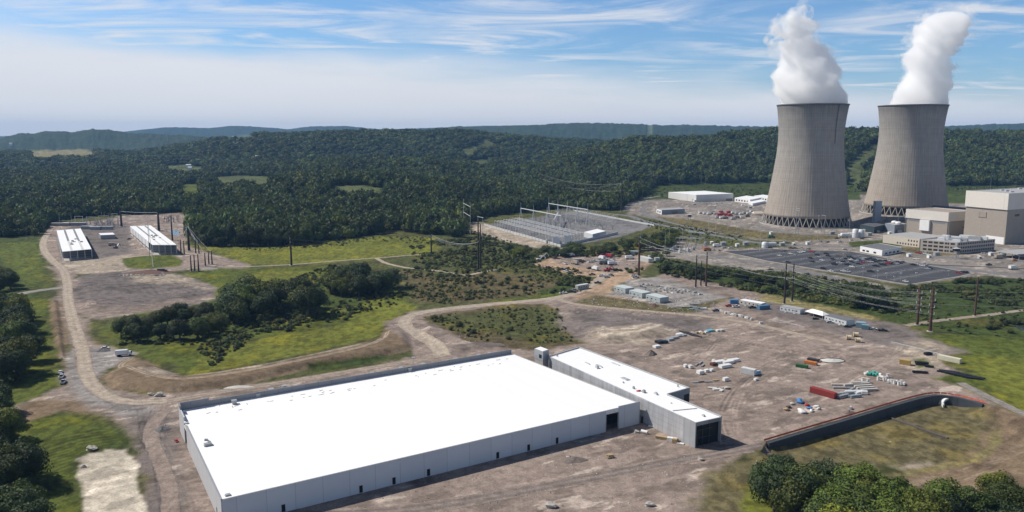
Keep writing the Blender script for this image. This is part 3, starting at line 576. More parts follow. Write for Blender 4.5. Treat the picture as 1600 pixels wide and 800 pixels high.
# ================================================================ TREES AND WOODS
def leaf_mat(name, col, var=0.35, rnd_amt=0.5, hue=None):
    m = bpy.data.materials.new(name); m.use_nodes = True; t = m.node_tree; b = t.nodes['Principled BSDF']
    b.inputs['Roughness'].default_value = 0.65; b.inputs['Specular IOR Level'].default_value = 0.25
    g = N(t, 'ShaderNodeNewGeometry'); oi = N(t, 'ShaderNodeObjectInfo')
    n = N(t, 'ShaderNodeTexNoise'); n.inputs['Scale'].default_value = 0.35; n.inputs['Detail'].default_value = 3; L(t, g.outputs['Position'], n.inputs[0])
    n2 = N(t, 'ShaderNodeTexNoise'); n2.inputs['Scale'].default_value = 0.006; n2.inputs['Detail'].default_value = 4; L(t, g.outputs['Position'], n2.inputs[0])
    k = M(t, 'MULTIPLY', M(t, 'MULTIPLY_ADD', oi.outputs['Random'], rnd_amt, 1-rnd_amt/2), M(t, 'MULTIPLY_ADD', M(t, 'SUBTRACT', n.outputs[0], 0.5), var*4, 1.0))
    k = M(t, 'MULTIPLY', k, M(t, 'MULTIPLY_ADD', M(t, 'SUBTRACT', n2.outputs[0], 0.5), 1.4, 1.0))
    n4 = N(t, 'ShaderNodeTexNoise'); n4.inputs['Scale'].default_value = 0.022; n4.inputs['Detail'].default_value = 3; L(t, oi.outputs['Location'], n4.inputs[0])
    k = M(t, 'MULTIPLY', k, M(t, 'MULTIPLY_ADD', M(t, 'SUBTRACT', n4.outputs[0], 0.5), 1.8, 1.0))
    k = M(t, 'MAXIMUM', k, 0.35)
    h = N(t, 'ShaderNodeMix', data_type='RGBA'); h.inputs[6].default_value = (*col, 1)
    h.inputs[7].default_value = (*(hue or (col[0]*1.55, col[1]*1.22, col[2]*0.9)), 1)
    L(t, ramp(t, M(t, 'FRACT', M(t, 'MULTIPLY', oi.outputs['Random'], 7.31)), [(0.45, 0.0), (1.0, 1.0)]), h.inputs[0])
    x = N(t, 'ShaderNodeMix', data_type='RGBA', blend_type='MULTIPLY'); x.inputs[0].default_value = 1
    L(t, h.outputs[2], x.inputs[6]); L(t, k, x.inputs[7]); L(t, x.outputs[2], b.inputs['Base Color'])
    tr = N(t, 'ShaderNodeBsdfTranslucent'); L(t, x.outputs[2], tr.inputs[0])
    mxs = N(t, 'ShaderNodeMixShader'); mxs.inputs[0].default_value = 0.22
    out = t.nodes['Material Output']; L(t, b.outputs[0], mxs.inputs[1]); L(t, tr.outputs[0], mxs.inputs[2]); L(t, mxs.outputs[0], out.inputs[0])
    return m
LM = {'wood': leaf_mat('foliage_wood', (0.066,0.096,0.030), 0.35, 0.85), 'dark': leaf_mat('foliage_dark', (0.052,0.078,0.029), 0.35, 0.55),
      'mid': leaf_mat('foliage_mid', (0.078,0.112,0.028), 0.35, 0.55), 'light': leaf_mat('foliage_light', (0.115,0.160,0.030), 0.3, 0.3),
      'grey': leaf_mat('foliage_grey', (0.072,0.092,0.046), 0.3, 0.4), 'shrub': leaf_mat('foliage_shrub', (0.078,0.102,0.036), 0.3, 0.7)}
BARK = mat('bark', (0.10,0.08,0.062), 0.9, var=0.25, scale=2.0)

def crown_np(seed, lobes, cards, size, rx=1.0, rz=1.0, zc=0.0, core=2, top=0.0):
    "verts, quads and tris of a leafy crown: a lumpy core and leaf sprays over its lobes; unit radius about (0,0,zc)"
    r = np.random.RandomState(seed)
    # lobe centres
    L_ = []
    for i in range(lobes):
        th = r.rand()*6.283; ph = np.arcsin(np.clip(-0.45 + 1.42*(i+0.5)/lobes, -1, 1)); q = 0.52 + 0.26*r.rand()
        L_.append((q*np.cos(ph)*np.cos(th)*rx, q*np.cos(ph)*np.sin(th)*rx, zc + q*np.sin(ph)*rz, 0.22 + 0.24*r.rand()))
    L_.append((0, 0, zc, 0.55)); L_ = np.array(L_)
    # core
    V0 = np.array(ICO[core][0]); F0 = ICO[core][1]
    def surf(d):
        "distance from the centre to the union of lobes along d"
        best = np.full(len(d), 0.3)
        for cx_, cy_, cz_, rr in L_:
            c = np.array((cx_, cy_, cz_-zc)); b = d @ c; disc = b*b - (c@c) + rr*rr
            ok = disc > 0; best = np.where(ok, np.maximum(best, b + np.sqrt(np.maximum(disc, 0))), best)
        return best
    V0 = V0*(surf(V0)*0.80)[:, None] + np.array((0, 0, zc))
    # cards
    d = r.randn(cards, 3); d[:, 2] = d[:, 2]*0.9 + 0.25; d /= np.linalg.norm(d, axis=1)[:, None]
    rad = surf(d)*(0.74 + 0.34*r.rand(cards)**0.7)
    P_ = d*rad[:, None] + np.array((0, 0, zc))
    nrm = d + r.randn(cards, 3)*0.55; nrm /= np.linalg.norm(nrm, axis=1)[:, None]
    a = np.cross(nrm, r.randn(cards, 3)); a /= np.linalg.norm(a, axis=1)[:, None]; b = np.cross(nrm, a)
    s = size*(0.6 + 0.8*r.rand(cards))[:, None]
    q = np.stack([P_-a*s*0.5, P_-b*s*0.55+nrm*s*0.1, P_+a*s*0.6, P_+b*s*0.5-nrm*s*0.15], 1).reshape(-1, 3)
    nv = len(V0); verts = np.concatenate([V0, q]); faces = [tuple(f) for f in F0] + [(nv+4*i, nv+4*i+1, nv+4*i+2, nv+4*i+3) for i in range(cards)]
    return verts, faces, len(F0)
def crown_mesh(name, m, *a, **k):
    v, f, nf = crown_np(*a, **k)
    me = bpy.data.meshes.new(name); me.from_pydata(v.tolist(), [], f); me.materials.append(m)
    sm = np.zeros(len(f), bool); sm[:nf] = True; me.polygons.foreach_set('use_smooth', sm); me.update(); return me
def trunk_mesh(name, seed, h=1.0, r=0.05):
    rr = random.Random(seed); b = MB(); b.cyl((0,0,-0.02),(0.02,0.01,h*0.55), r, r*0.6, 8)
    for i in range(5):
        a = rr.random()*6.28; z = h*(0.25+0.07*i); l = 0.22+0.1*rr.random()
        b.cyl((0.01,0,z),(math.cos(a)*l, math.sin(a)*l, z+0.18), r*0.4, r*0.15, 5)
    me = bpy.data.meshes.new(name); me.from_pydata(b.v, [], b.f); me.materials.append(BARK); me.update(); return me
# tree prototypes for single trees: total height about 1 (crown centre .6, radius .45) - scaled by height
def tree_set(kind, n, lobes, cards, size, rx, rz, zc, k0):
    out = []
    for i in range(n):
        cm = crown_mesh('crown', LM[kind], k0+i, lobes, cards, size, rx, rz, 0.0)
        out.append(cm)
    return out
NEAR = {k: tree_set(k, 3, 17, 3600, 0.080, 1.0, 0.95, 0, 100*i+7) for i, k in enumerate(('dark','mid','light','grey'))}
EDGE = {k: tree_set(k, 3, 13, 1300, 0.12, 1.0, 1.0, 0, 500+50*i) for i, k in enumerate(('dark','mid','wood'))}
SHR = tree_set('shrub', 3, 9, 600, 0.15, 1.0, 0.8, 0, 900)
TRM = [trunk_mesh('trunk', s) for s in (1, 2, 3)]
def one_tree(x, y, h, wd, crown, i, label, group, name='tree', cat='tree'):
    z = Hz(x, y)
    t = thing(name, label, cat, (x, y, z), rnd.random()*6.28, group)
    c = bpy.data.objects.new('crown', crown); S.collection.objects.link(c); c.parent = t
    c.location = (0, 0, h*0.56); c.scale = (wd*0.56, wd*0.56*(0.9+0.2*rnd.random()), h*0.48)
    k = bpy.data.objects.new('trunk', TRM[i % 3]); S.collection.objects.link(k); k.parent = t; k.scale = (h, h, h)
    return t
def one_shrub(x, y, h, wd, i, label, group):
    me = SHR[i % 3]; o = bpy.data.objects.new('shrub', me); S.collection.objects.link(o)
    o.location = (x, y, Hz(x, y) + h*0.38); o.scale = (wd*0.55, wd*0.55, h*0.62); o.rotation_euler = (0, 0, rnd.random()*6.28)
    return tag(o, label, 'shrub', group)
ONES = ['first','second','third','fourth','fifth','sixth','seventh','eighth','ninth','tenth','eleventh','twelfth','thirteenth','fourteenth','fifteenth','sixteenth','seventeenth','eighteenth','nineteenth']
TENS = ['','','twenty','thirty','forty','fifty','sixty','seventy','eighty','ninety']
TENTH = ['','','twentieth','thirtieth','fortieth','fiftieth','sixtieth','seventieth','eightieth','ninetieth']
def ordinal(n):
    if n <= 19: return ONES[n-1]
    if n < 100: return TENTH[n//10] if n % 10 == 0 else TENS[n//10] + '-' + ONES[n%10-1]
    return 'hundredth' if n == 100 else 'hundred-and-' + ordinal(n-100)
def sample_poly(pxs, n, seed, mind):
    P_ = [tuple(G(*p))[:2] for p in pxs]; rr = random.Random(seed); out = []
    x0, x1 = min(p[0] for p in P_), max(p[0] for p in P_); y0, y1 = min(p[1] for p in P_), max(p[1] for p in P_)
    tries = 0
    while len(out) < n and tries < n*200:
        tries += 1; x = rr.uniform(x0, x1); y = rr.uniform(y0, y1)
        if sdist(np.array([x]), np.array([y]), P_)[0] < 0: continue
        if any((x-a)**2+(y-b)**2 < mind**2 for a, b in out): continue
        out.append((x, y))
    out.sort(key=lambda p: p[0]/p[1]); return out
# (polygon px, count, min spacing, height range, width ratio, kinds, meshes, where)
GROVES = [
 ([(1188,776),(1232,758),(1285,772),(1292,800),(1240,824),(1196,800)], 9, 5.0, (12,15), 0.95, ['dark','grey'], NEAR, 'in the dark clump below the basin', 'dark trees below the basin'),
 ([(1300,790),(1345,780),(1395,788),(1440,812),(1450,880),(1290,880)], 19, 5.0, (11.5,14), 1.05, ['light','mid','light'], NEAR, 'in the bright grove below the basin', 'green trees below the basin'),
 ([(1448,820),(1480,800),(1530,790),(1600,778),(1680,780),(1680,870),(1450,880)], 22, 5.2, (9,12.5), 1.05, ['mid','light','dark'], NEAR, 'in the grove below the brown berm', 'trees below the berm'),
 ([(-40,440),(12,432),(28,446),(32,466),(24,482),(-40,484)], 14, 6.5, (13,17), 0.9, ['dark','dark','mid'], NEAR, 'in the wood by the side road', 'trees of the dark wood by the side road'),
 ([(-36,490),(24,486),(44,520),(56,566),(36,596),(8,610),(-36,610)], 30, 6.0, (13,18), 0.9, ['dark','dark','mid'], NEAR, 'in the wood beside the grass strip', 'trees of the dark wood beside the grass strip'),
 ([(-36,620),(4,640),(16,680),(30,730),(56,790),(70,840),(-36,870)], 30, 4.6, (11.5,15), 0.9, ['dark','mid','dark'], NEAR, 'in the wood beside the mown lawn', 'trees of the dark wood beside the lawn'),
 ([(185,528),(200,512),(240,502),(300,495),(335,500),(350,516),(345,532),(300,532),(250,532),(205,538)], 24, 5.0, (8,13), 0.95, ['grey','dark','mid'], NEAR, 'in the thicket below the round dirt field', 'trees below the round dirt field'),
 ([(338,504),(350,478),(385,470),(440,474),(442,494),(400,503),(360,520)], 13, 9.0, (15,20), 1.05, ['dark','dark','mid'], NEAR, 'in the big copse right of the round field', 'trees of the big copse'),
 ([(455,488),(475,474),(510,478),(514,490),(490,498)], 4, 8.5, (18,22), 1.0, ['dark'], NEAR, 'in the round meadow clump', 'trees of the round meadow clump'),
 ([(508,460),(530,442),(560,440),(618,450),(622,458),(600,462),(540,466)], 17, 8.0, (13,18.5), 1.05, ['dark','mid','grey'], NEAR, 'in the copse by the brown scrub', 'trees of the copse by the brown scrub'),
 ([(968,392),(985,380),(1060,373),(1066,386),(1030,394),(1000,397)], 17, 8, (10,14), 1.2, ['dark','mid'], EDGE, 'in the clump right of the substation', 'trees beside the substation'),
 ([(1040,418),(1200,440),(1290,458),(1300,466),(1250,468),(1150,450),(1040,430)], 34, 6, (6,10), 1.25, ['mid','dark','wood'], EDGE, 'in the belt below the parking lot', 'trees of the belt below the parking lot'),
 ([(1318,470),(1340,462),(1372,470),(1378,484),(1340,484)], 7, 7, (13,17), 1.1, ['dark'], EDGE, 'in the tall clump below the parking lot', 'tall dark trees below the parking lot'),
 ([(774,398),(800,392),(818,396),(812,404),(780,404)], 6, 7, (9,12), 1.2, ['mid','dark'], EDGE, 'in front of the substation wall', 'trees in front of the substation'),
 ([(1010,400),(1028,396),(1050,402),(1040,412),(1012,410)], 4, 7, (5,7), 1.3, ['mid'], EDGE, 'beside the yard of parked trucks', 'trees beside the truck yard'),
 ([(815,400),(850,396),(905,391),(980,390),(985,398),(940,401),(870,405)], 16, 7, (6,10), 1.3, ['mid','dark','wood'], EDGE, 'in the hedge before the substation', 'hedge trees before the substation'),
]
n_ind = 0
SIZEW = lambda h, lo, hi: 'tall' if h > lo+(hi-lo)*0.66 else ('low' if h < lo+(hi-lo)*0.33 else 'middling')
TONE = {'dark':'dark green','mid':'mid green','light':'bright green','grey':'grey-green','wood':'deep green'}
for gi, (poly, n, md, (h0, h1), wr, kinds, meshes, where, grp) in enumerate(GROVES):
    pts = sample_poly(poly, n, 40+gi, md)
    for i, (x, y) in enumerate(pts):
        h = rnd.uniform(h0, h1); k = kinds[rnd.randrange(len(kinds))]
        one_tree(x, y, h, h*wr*rnd.uniform(0.85, 1.12), meshes[k][rnd.randrange(3)], i, '%s tree, %s from the left %s' % (TONE[k], ordinal(i+1), where) , grp); n_ind += 1

# ---- woods: one tree per point; the nearest along the edge are single objects, the rest one mass
def shell_points():
    out = []; Ya = 560.0
    rs = np.random.RandomState(3)
    while Ya < 4700:
        sp = 10.2 if Ya < 1300 else (10.2 + (Ya-1300)*0.0045)
        Yb = Ya + sp*8
        xs = np.arange(-1.0*Yb, 1.0*Yb, sp); ys = np.arange(Ya, Yb, sp)
        X, Y = np.meshgrid(xs, ys); X = X + (rs.rand(*X.shape)-0.5)*sp*0.9; Y = Y + (rs.rand(*Y.shape)-0.5)*sp*0.9
        k = (np.abs(X/Y) < 0.80); out.append(np.stack([X[k], Y[k], np.full(k.sum(), sp)], -1)); Ya = Yb
    return np.concatenate(out)
PT = shell_points()
fm_, pz = forest_mask(PT[:, 0], PT[:, 1])
# leave out what neighbouring hills hide entirely
E_ = (ZZ + F*11 - CAM_H)/YY; CMX = np.maximum.accumulate(E_, 0)
ti = np.clip(np.searchsorted(gT, PT[:, 0]/PT[:, 1]), 0, len(gT)-1); yi = np.clip(np.searchsorted(gY, PT[:, 1]-25)-1, 0, len(gY)-1)
vis = (pz + 24 - CAM_H)/PT[:, 1] > CMX[yi, ti]
PT = PT[fm_ & vis]; pz = pz[fm_ & vis]
rs = np.random.RandomState(5)
hs = (0.62 + 0.85*rs.rand(len(PT))**1.6)*(0.75+0.55*fbm(PT[:, 0]/60, PT[:, 1]/60, 3, 6))*17.5
ppx, ppy = proj(PT[:, 0], PT[:, 1], pz)
n_edge = max(0, 297 - n_ind)
# front trees of the wood: nothing but cleared ground right before them
near_c = (PT[:, 1] < 1250) & (ppx > -10) & (ppx < 1610)
fr = np.ones(len(PT), bool)
q, _z = forest_mask(PT[:, 0], PT[:, 1]-13); q2, _z = forest_mask(PT[:, 0]+3, PT[:, 1]-24)
front = near_c & (~q | ~q2)
order = np.where(front)[0]; order = order[np.argsort(PT[order, 1])][:n_edge]
sel = np.zeros(len(PT), bool); sel[order] = True
def edge_where(px, y):
    if px < 75: return ('in the forest edge behind the left grass field', 'forest edge behind the left grass field')
    if px < 300: return ('in the forest edge behind the two unfinished halls', 'forest edge behind the two halls')
    if px < 480: return ('in the forest edge above the yellow meadow', 'forest edge above the yellow meadow')
    if px < 625: return ('in the receding forest edge above the meadow track', 'receding forest edge above the meadow track')
    if px < 740: return ('in the forest edge near the lattice tower', 'forest edge near the lattice tower')
    if px < 985: return ('in the forest edge behind the substation', 'forest edge behind the substation')
    return ('in the wood at the foot of the far hill', 'wood at the foot of the far hill')
cnt = {}
for i in sorted(order, key=lambda i: ppx[i]):
    x, y, sp = PT[i]; wh, grp = edge_where(ppx[i], y); cnt[grp] = cnt.get(grp, 0)+1
    k = ('dark','wood','mid')[rnd.randrange(3)]; h = float(hs[i])
    one_tree(float(x), float(y), h, 13.5*rnd.uniform(0.8,1.2), EDGE[k][rnd.randrange(3)], int(i), '%s tree, %s from the left %s' % (TONE[k], ordinal(cnt[grp]), wh), grp)
PT = PT[~sel]; pz = pz[~sel]; hs = hs[~sel]

def scatter(name, pts, scl, rot, idx, protos, kind='stuff', group=None):
    me = bpy.data.meshes.new(name); me.vertices.add(len(pts)); me.vertices.foreach_set('co', np.asarray(pts, np.float32).ravel())
    a = me.attributes.new('sc', 'FLOAT_VECTOR', 'POINT'); a.data.foreach_set('vector', np.asarray(scl, np.float32).ravel())
    a = me.attributes.new('ro', 'FLOAT_VECTOR', 'POINT'); r3 = np.zeros((len(pts), 3), np.float32); r3[:, 2] = rot; a.data.foreach_set('vector', r3.ravel())
    a = me.attributes.new('ix', 'INT', 'POINT'); a.data.foreach_set('value', np.asarray(idx, np.int32))
    o = bpy.data.objects.new(name, me); S.collection.objects.link(o); o['kind'] = kind
    ng = bpy.data.node_groups.new(name+'_nodes', 'GeometryNodeTree')
    ng.interface.new_socket('Geometry', in_out='INPUT', socket_type='NodeSocketGeometry'); ng.interface.new_socket('Geometry', in_out='OUTPUT', socket_type='NodeSocketGeometry')
    gi_ = ng.nodes.new('NodeGroupInput'); go = ng.nodes.new('NodeGroupOutput'); jn = ng.nodes.new('GeometryNodeJoinGeometry')
    def attr(nm, dt):
        n = ng.nodes.new('GeometryNodeInputNamedAttribute'); n.data_type = dt; n.inputs[0].default_value = nm; return n.outputs[0]
    sc, ro, ix = attr('sc', 'FLOAT_VECTOR'), attr('ro', 'FLOAT_VECTOR'), attr('ix', 'INT')
    for k, p in enumerate(protos):
        io = ng.nodes.new('GeometryNodeInstanceOnPoints'); oi = ng.nodes.new('GeometryNodeObjectInfo'); oi.inputs[0].default_value = p
        oi.inputs['As Instance'].default_value = True
        cmp_ = ng.nodes.new('FunctionNodeCompare'); cmp_.data_type = 'INT'; cmp_.operation = 'EQUAL'
        ng.links.new(ix, cmp_.inputs[2]); cmp_.inputs[3].default_value = k
        ng.links.new(gi_.outputs[0], io.inputs['Points']); ng.links.new(cmp_.outputs[0], io.inputs['Selection'])
        ng.links.new(oi.outputs['Geometry'], io.inputs['Instance']); ng.links.new(ro, io.inputs['Rotation']); ng.links.new(sc, io.inputs['Scale'])
        ng.links.new(io.outputs[0], jn.inputs[0])
    ng.links.new(jn.outputs[0], go.inputs[0])
    md = o.modifiers.new('scatter', 'NODES'); md.node_group = ng
    return o
def hidden_protos(meshes):
    out = []
    for me in meshes: out.append(bpy.data.objects.new(me.name+'_source', me))
    return out
FORC = [crown_mesh('crown', LM['wood'], 700+i, 10, 190, 0.26, 1.0, 0.9, 0.0) for i in range(4)]
wid = PT[:, 2]*0.60*(0.62+0.52*hs/17.5+0.25*rs.rand(len(PT)))
pts = np.stack([PT[:, 0], PT[:, 1], pz + hs*0.42], -1)
scatter('forest', pts, np.stack([wid, wid, hs*0.58], -1), rs.rand(len(PT))*6.28, rs.randint(0, 4, len(PT)), hidden_protos(FORC))
print('forest trees', len(PT), 'single', n_ind + len(order))

# ---- shrubs: single ones, then the undergrowth as one mass
SHRUBS = [
 ([(840,445),(900,428),(925,440),(905,456),(845,462)], 16, 5, (2.5,4.5), 'in the scrub beside the pink truck yard'),
 ([(700,428),(760,425),(840,440),(860,452),(760,456),(700,450)], 16, 6, (2.5,4.5), 'in the scrub left of the truck yard'),
 ([(690,385),(770,380),(780,410),(700,405)], 12, 6, (3,5.5), 'in the scrub around the twin dark poles'),
 ([(665,498),(690,496),(740,520),(735,528),(700,518)], 9, 4, (2,3.5), 'on the bank inside the haul road bend'),
 ([(770,495),(840,490),(870,505),(880,530),(830,540),(780,530)], 9, 6, (1.5,3), 'in the green field behind the white hall'),
 ([(400,500),(520,495),(600,480),(560,500),(450,518),(380,525)], 14, 6, (2,4), 'in the yellow meadow below the copse'),
 ([(330,520),(380,530),(330,575),(320,560)], 8, 4, (2,4), 'in the hollow between the two green fields'),
 ([(830,402),(900,394),(980,396),(975,402),(880,402)], 14, 5, (3,5), 'in the hedge behind the pink truck yard'),
 ([(955,424),(1005,420),(1005,425),(960,428)], 8, 3, (2.5,4), 'in the hedge before the white vans'),
 ([(1450,440),(1540,440),(1600,450),(1640,470),(1560,480),(1470,462)], 22, 7, (3,6), 'on the slope right of the parking lot'),
 ([(1520,505),(1600,500),(1640,520),(1570,525)], 10, 6, (3,5), 'in the hollow by the small pond'),
 ([(640,410),(690,405),(720,415),(700,425),(650,422)], 8, 6, (2,4), 'beside the winding gravel path'),
]
for gi, (poly, n, md, (h0, h1), where) in enumerate(SHRUBS):
    for i, (x, y) in enumerate(sample_poly(poly, n, 90+gi, md)):
        h = rnd.uniform(h0, h1); one_shrub(x, y, h, h*rnd.uniform(1.2, 1.8), i, '%s shrub, %s from the left %s' % (('rounded green','bushy dark green','loose grey-green')[rnd.randrange(3)], ordinal(i+1), where), 'shrubs '+where)
UG = [  # polygon, spacing, radius range
 ([(620,424),(760,405),(900,420),(925,445),(905,458),(800,464),(700,476),(640,468)], 4.0, (0.5,2.0)),
 ([(640,380),(760,372),(860,392),(980,392),(1000,400),(870,402),(820,420),(640,412)], 5, (0.8,3.0)),
 ([(340,470),(520,415),(620,440),(640,472),(520,500),(400,525),(330,575),(300,540),(190,540),(190,500),(330,480)], 3.8, (0.6,2.3)),
 ([(1020,402),(1100,416),(1250,428),(1400,454),(1440,446),(1530,436),(1700,440),(1700,500),(1500,478),(1380,490),(1250,468),(1150,452),(1030,428)], 4.4, (1.2,3.4)),
 ([(1380,490),(1480,476),(1600,480),(1700,480),(1700,530),(1540,525),(1440,512)], 8, (0.8,1.8)),
 ([(660,496),(780,478),(872,484),(900,534),(770,540)], 4, (0.3,1.3)),
 ([(990,340),(1100,358),(1200,374),(1240,380),(1150,384),(1060,374),(1010,352)], 8, (0.8,2.0)),
 ([(730,360),(760,366),(860,398),(720,392)], 7, (1.0,2.2)),
 ([(1170,790),(1200,775),(1300,800),(1300,860),(1180,860)], 3.2, (0.5,1.2)),
 ([(1430,770),(1540,764),(1660,735),(1700,760),(1600,790),(1450,810),(1420,790)], 4.0, (0.8,1.9)),
 ([(310,384),(400,380),(600,370),(672,371),(660,380),(500,386),(400,392)], 6, (0.6,1.7)),
 ([(1000,312),(1030,300),(1205,296),(1340,296),(1340,306),(1100,308)], 14, (1.4,3.0)),
 ([(1330,306),(1345,300),(1350,297),(1600,300),(1600,306)], 14, (1.4,3.0)),
 ([(-60,480),(30,480),(55,560),(30,600),(-60,620)], 4.5, (1.2,2.8)), ([(-60,640),(15,660),(40,740),(80,830),(-60,860)], 4.0, (1.0,2.4)),
]
up, us = [], []
for gi, (poly, sp, (r0, r1)) in enumerate(UG):
    P_ = [tuple(G(*p))[:2] for p in poly]
    x0, x1 = min(p[0] for p in P_), max(p[0] for p in P_); y0, y1 = min(p[1] for p in P_), max(p[1] for p in P_)
    X, Y = np.meshgrid(np.arange(x0, x1, sp), np.arange(y0, y1, sp)); X = (X + (rs.rand(*X.shape)-.5)*sp*1.3).ravel(); Y = (Y + (rs.rand(*Y.shape)-.5)*sp*1.3).ravel()
    dens = fbm(X/28, Y/28, 3, 33+gi)
    k = (sdist(X, Y, P_) > 0) & (dens > 0.36+0.15*rs.rand(len(X))); X, Y, dens = X[k], Y[k], dens[k]
    r = r0 + (r1-r0)*(rs.rand(len(X))**1.6)*(0.6+1.0*dens)
    up.append(np.stack([X, Y, hgt(X, Y) + r*0.35], -1)); us.append(np.stack([r, r, r*0.8], -1))
up = np.concatenate(up); us = np.concatenate(us)
UGM = [crown_mesh('brush', LM['shrub'], 800+i, 8, 130, 0.30, 1.0, 0.8, 0.0) for i in range(3)]
scatter('undergrowth', up, us, rs.rand(len(up))*6.28, rs.randint(0, 3, len(up)), hidden_protos(UGM))
# ================================================================ BUILDINGS
def panel_mat(name, col, ang, period, rough=0.7, var=0.06, dark=0.72, metal=0.0, vz=None, streak=0.0):
    "cladding with thin joints every period metres along heading ang, horizontal joints every vz metres"
    m = bpy.data.materials.new(name); m.use_nodes = True; t = m.node_tree; b = t.nodes['Principled BSDF']
    b.inputs['Roughness'].default_value = rough; b.inputs['Metallic'].default_value = metal; b.inputs['Specular IOR Level'].default_value = 0.3
    g = N(t, 'ShaderNodeNewGeometry'); s = N(t, 'ShaderNodeSeparateXYZ'); L(t, g.outputs['Position'], s.inputs[0])
    u = M(t, 'ADD', M(t, 'MULTIPLY', s.outputs[0], math.cos(ang)), M(t, 'MULTIPLY', s.outputs[1], math.sin(ang)))
    j = M(t, 'LESS_THAN', M(t, 'FRACT', M(t, 'DIVIDE', u, period)), 0.12/period*1.6)
    if vz: j = M(t, 'MAXIMUM', j, M(t, 'LESS_THAN', M(t, 'FRACT', M(t, 'DIVIDE', s.outputs[2], vz)), 0.06))
    mpn = N(t, 'ShaderNodeMapping'); mpn.inputs['Scale'].default_value = (1, 1, 0.15 if streak else 1); L(t, g.outputs['Position'], mpn.inputs[0])
    n = N(t, 'ShaderNodeTexNoise'); n.inputs['Scale'].default_value = 0.35; n.inputs['Detail'].default_value = 6; L(t, mpn.outputs[0], n.inputs[0])
    # a slightly different shade from one panel to the next
    wn = N(t, 'ShaderNodeTexWhiteNoise', noise_dimensions='1D'); L(t, M(t, 'FLOOR', M(t, 'DIVIDE', u, period)), wn.inputs['W'])
    k = M(t, 'MULTIPLY', M(t, 'MULTIPLY_ADD', M(t, 'SUBTRACT', n.outputs[0], 0.5), (var+streak)*4, 1.0), M(t, 'MULTIPLY_ADD', wn.outputs['Value'], 0.07, 0.965))
    k = M(t, 'MULTIPLY', k, M(t, 'MULTIPLY_ADD', j, dark-1, 1.0))
    x = N(t, 'ShaderNodeMix', data_type='RGBA', blend_type='MULTIPLY'); x.inputs[0].default_value = 1; x.inputs[6].default_value = (*col, 1); L(t, k, x.inputs[7]); L(t, x.outputs[2], b.inputs['Base Color'])
    return m
def xy(v): return (v[0], v[1])
def lerp2(a, b, t): return (a[0]+(b[0]-a[0])*t, a[1]+(b[1]-a[1])*t)
def quadf(pl, pn, pr, z):
    "footprint from three photo corners (left, near, right) at height z; the fourth completes the parallelogram"
    a, b, c = (xy(G(*p, z)) for p in (pl, pn, pr)); return [a, b, c, (a[0]+c[0]-b[0], a[1]+c[1]-b[1])]
def inset(poly, d):
    c = (sum(p[0] for p in poly)/len(poly), sum(p[1] for p in poly)/len(poly)); out = []
    for p in poly:
        l = math.hypot(p[0]-c[0], p[1]-c[1]); out.append((p[0]-(p[0]-c[0])/l*d, p[1]-(p[1]-c[1])/l*d))
    return out
def wall_box(mb, a, b, th, z0, z1, mi=0, side=1):
    "upright wall from a to b; thickness grows to the left of a->b when side is 1"
    dx, dy = b[0]-a[0], b[1]-a[1]; l = math.hypot(dx, dy); nx, ny = -dy/l*th*side, dx/l*th*side
    mb.prism([a, b, (b[0]+nx, b[1]+ny), (a[0]+nx, a[1]+ny)], z0, z1, mi)
def on_wall(a, b, t0, t1, out):
    "two points on wall a->b, pushed outwards (to the right of a->b)"
    dx, dy = b[0]-a[0], b[1]-a[1]; l = math.hypot(dx, dy); nx, ny = dy/l*out, -dx/l*out
    p, q = lerp2(a, b, t0), lerp2(a, b, t1); return (p[0]+nx, p[1]+ny), (q[0]+nx, q[1]+ny)
def plate(name, m, parent, a, b, t0, t1, z0, z1, out=0.06, th=0.12):
    p, q = on_wall(a, b, t0, t1, out); mb = MB(); wall_box(mb, p, q, th, z0, z1); return mb.build(name, m, parent)
MEMB = mat('roof_membrane', (0.86,0.86,0.86), 0.55, var=0.015, scale=0.08)
CONC = mat('concrete', (0.42,0.40,0.37), 0.85, var=0.10, scale=0.4)
CONC_D = mat('dark_concrete', (0.20,0.205,0.215), 0.85, var=0.12, scale=0.4)
GREYM = mat('grey_metal', (0.36,0.37,0.38), 0.5, 0.2, var=0.08, scale=0.5)
WHITE = mat('white_paint', (0.76,0.76,0.75), 0.5, var=0.05, scale=0.3)
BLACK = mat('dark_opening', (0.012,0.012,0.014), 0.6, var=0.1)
GLASS = mat('dark_glass', (0.02,0.025,0.03), 0.08, var=0.1, spec=0.6)
GALV = mat('galvanised_steel', (0.50,0.51,0.52), 0.5, 0.3, var=0.08, scale=0.6)
STEELW = mat('pale_steel', (0.62,0.63,0.64), 0.5, 0.1, var=0.05)
# ---- the great white hall
HA, HB, HC, HD = (-90.1,225.4), (54.1,314.2), (0.0,390.9), (-137.3,305.7)
ANGF = math.atan2(HB[1]-HA[1], HB[0]-HA[0]); ANGL = math.atan2(HD[1]-HA[1], HD[0]-HA[0])
WF = panel_mat('wall_panels_front', (0.56,0.60,0.65), ANGF, 9.2, var=0.02)
WL = panel_mat('wall_panels_side', (0.50,0.50,0.51), ANGL, 9.2, var=0.02)
PARG = panel_mat('parapet_panels', (0.23,0.235,0.25), ANGF, 6.0)
hall = thing('warehouse', 'huge white flat-roofed hall with blank panel walls, largest building on the site', 'warehouse', ((HA[0]+HC[0])/2, (HA[1]+HC[1])/2, 0))
HL = -Vector(hall.location)
def hb(mb, name, m, parent=None):
    "built in world coordinates, parented to a thing that stands at its own base"
    pr = parent if parent is not None else hall
    o = mb.build(name, m, pr); r = pr
    while r.parent: r = r.parent
    if pr is r: o.location = -Vector(r.location)
    return o
def plateW(name, m, root, *a, **k):
    o = plate(name, m, root, *a, **k)
    if root.parent is None: o.location = -Vector(root.location)
    return o
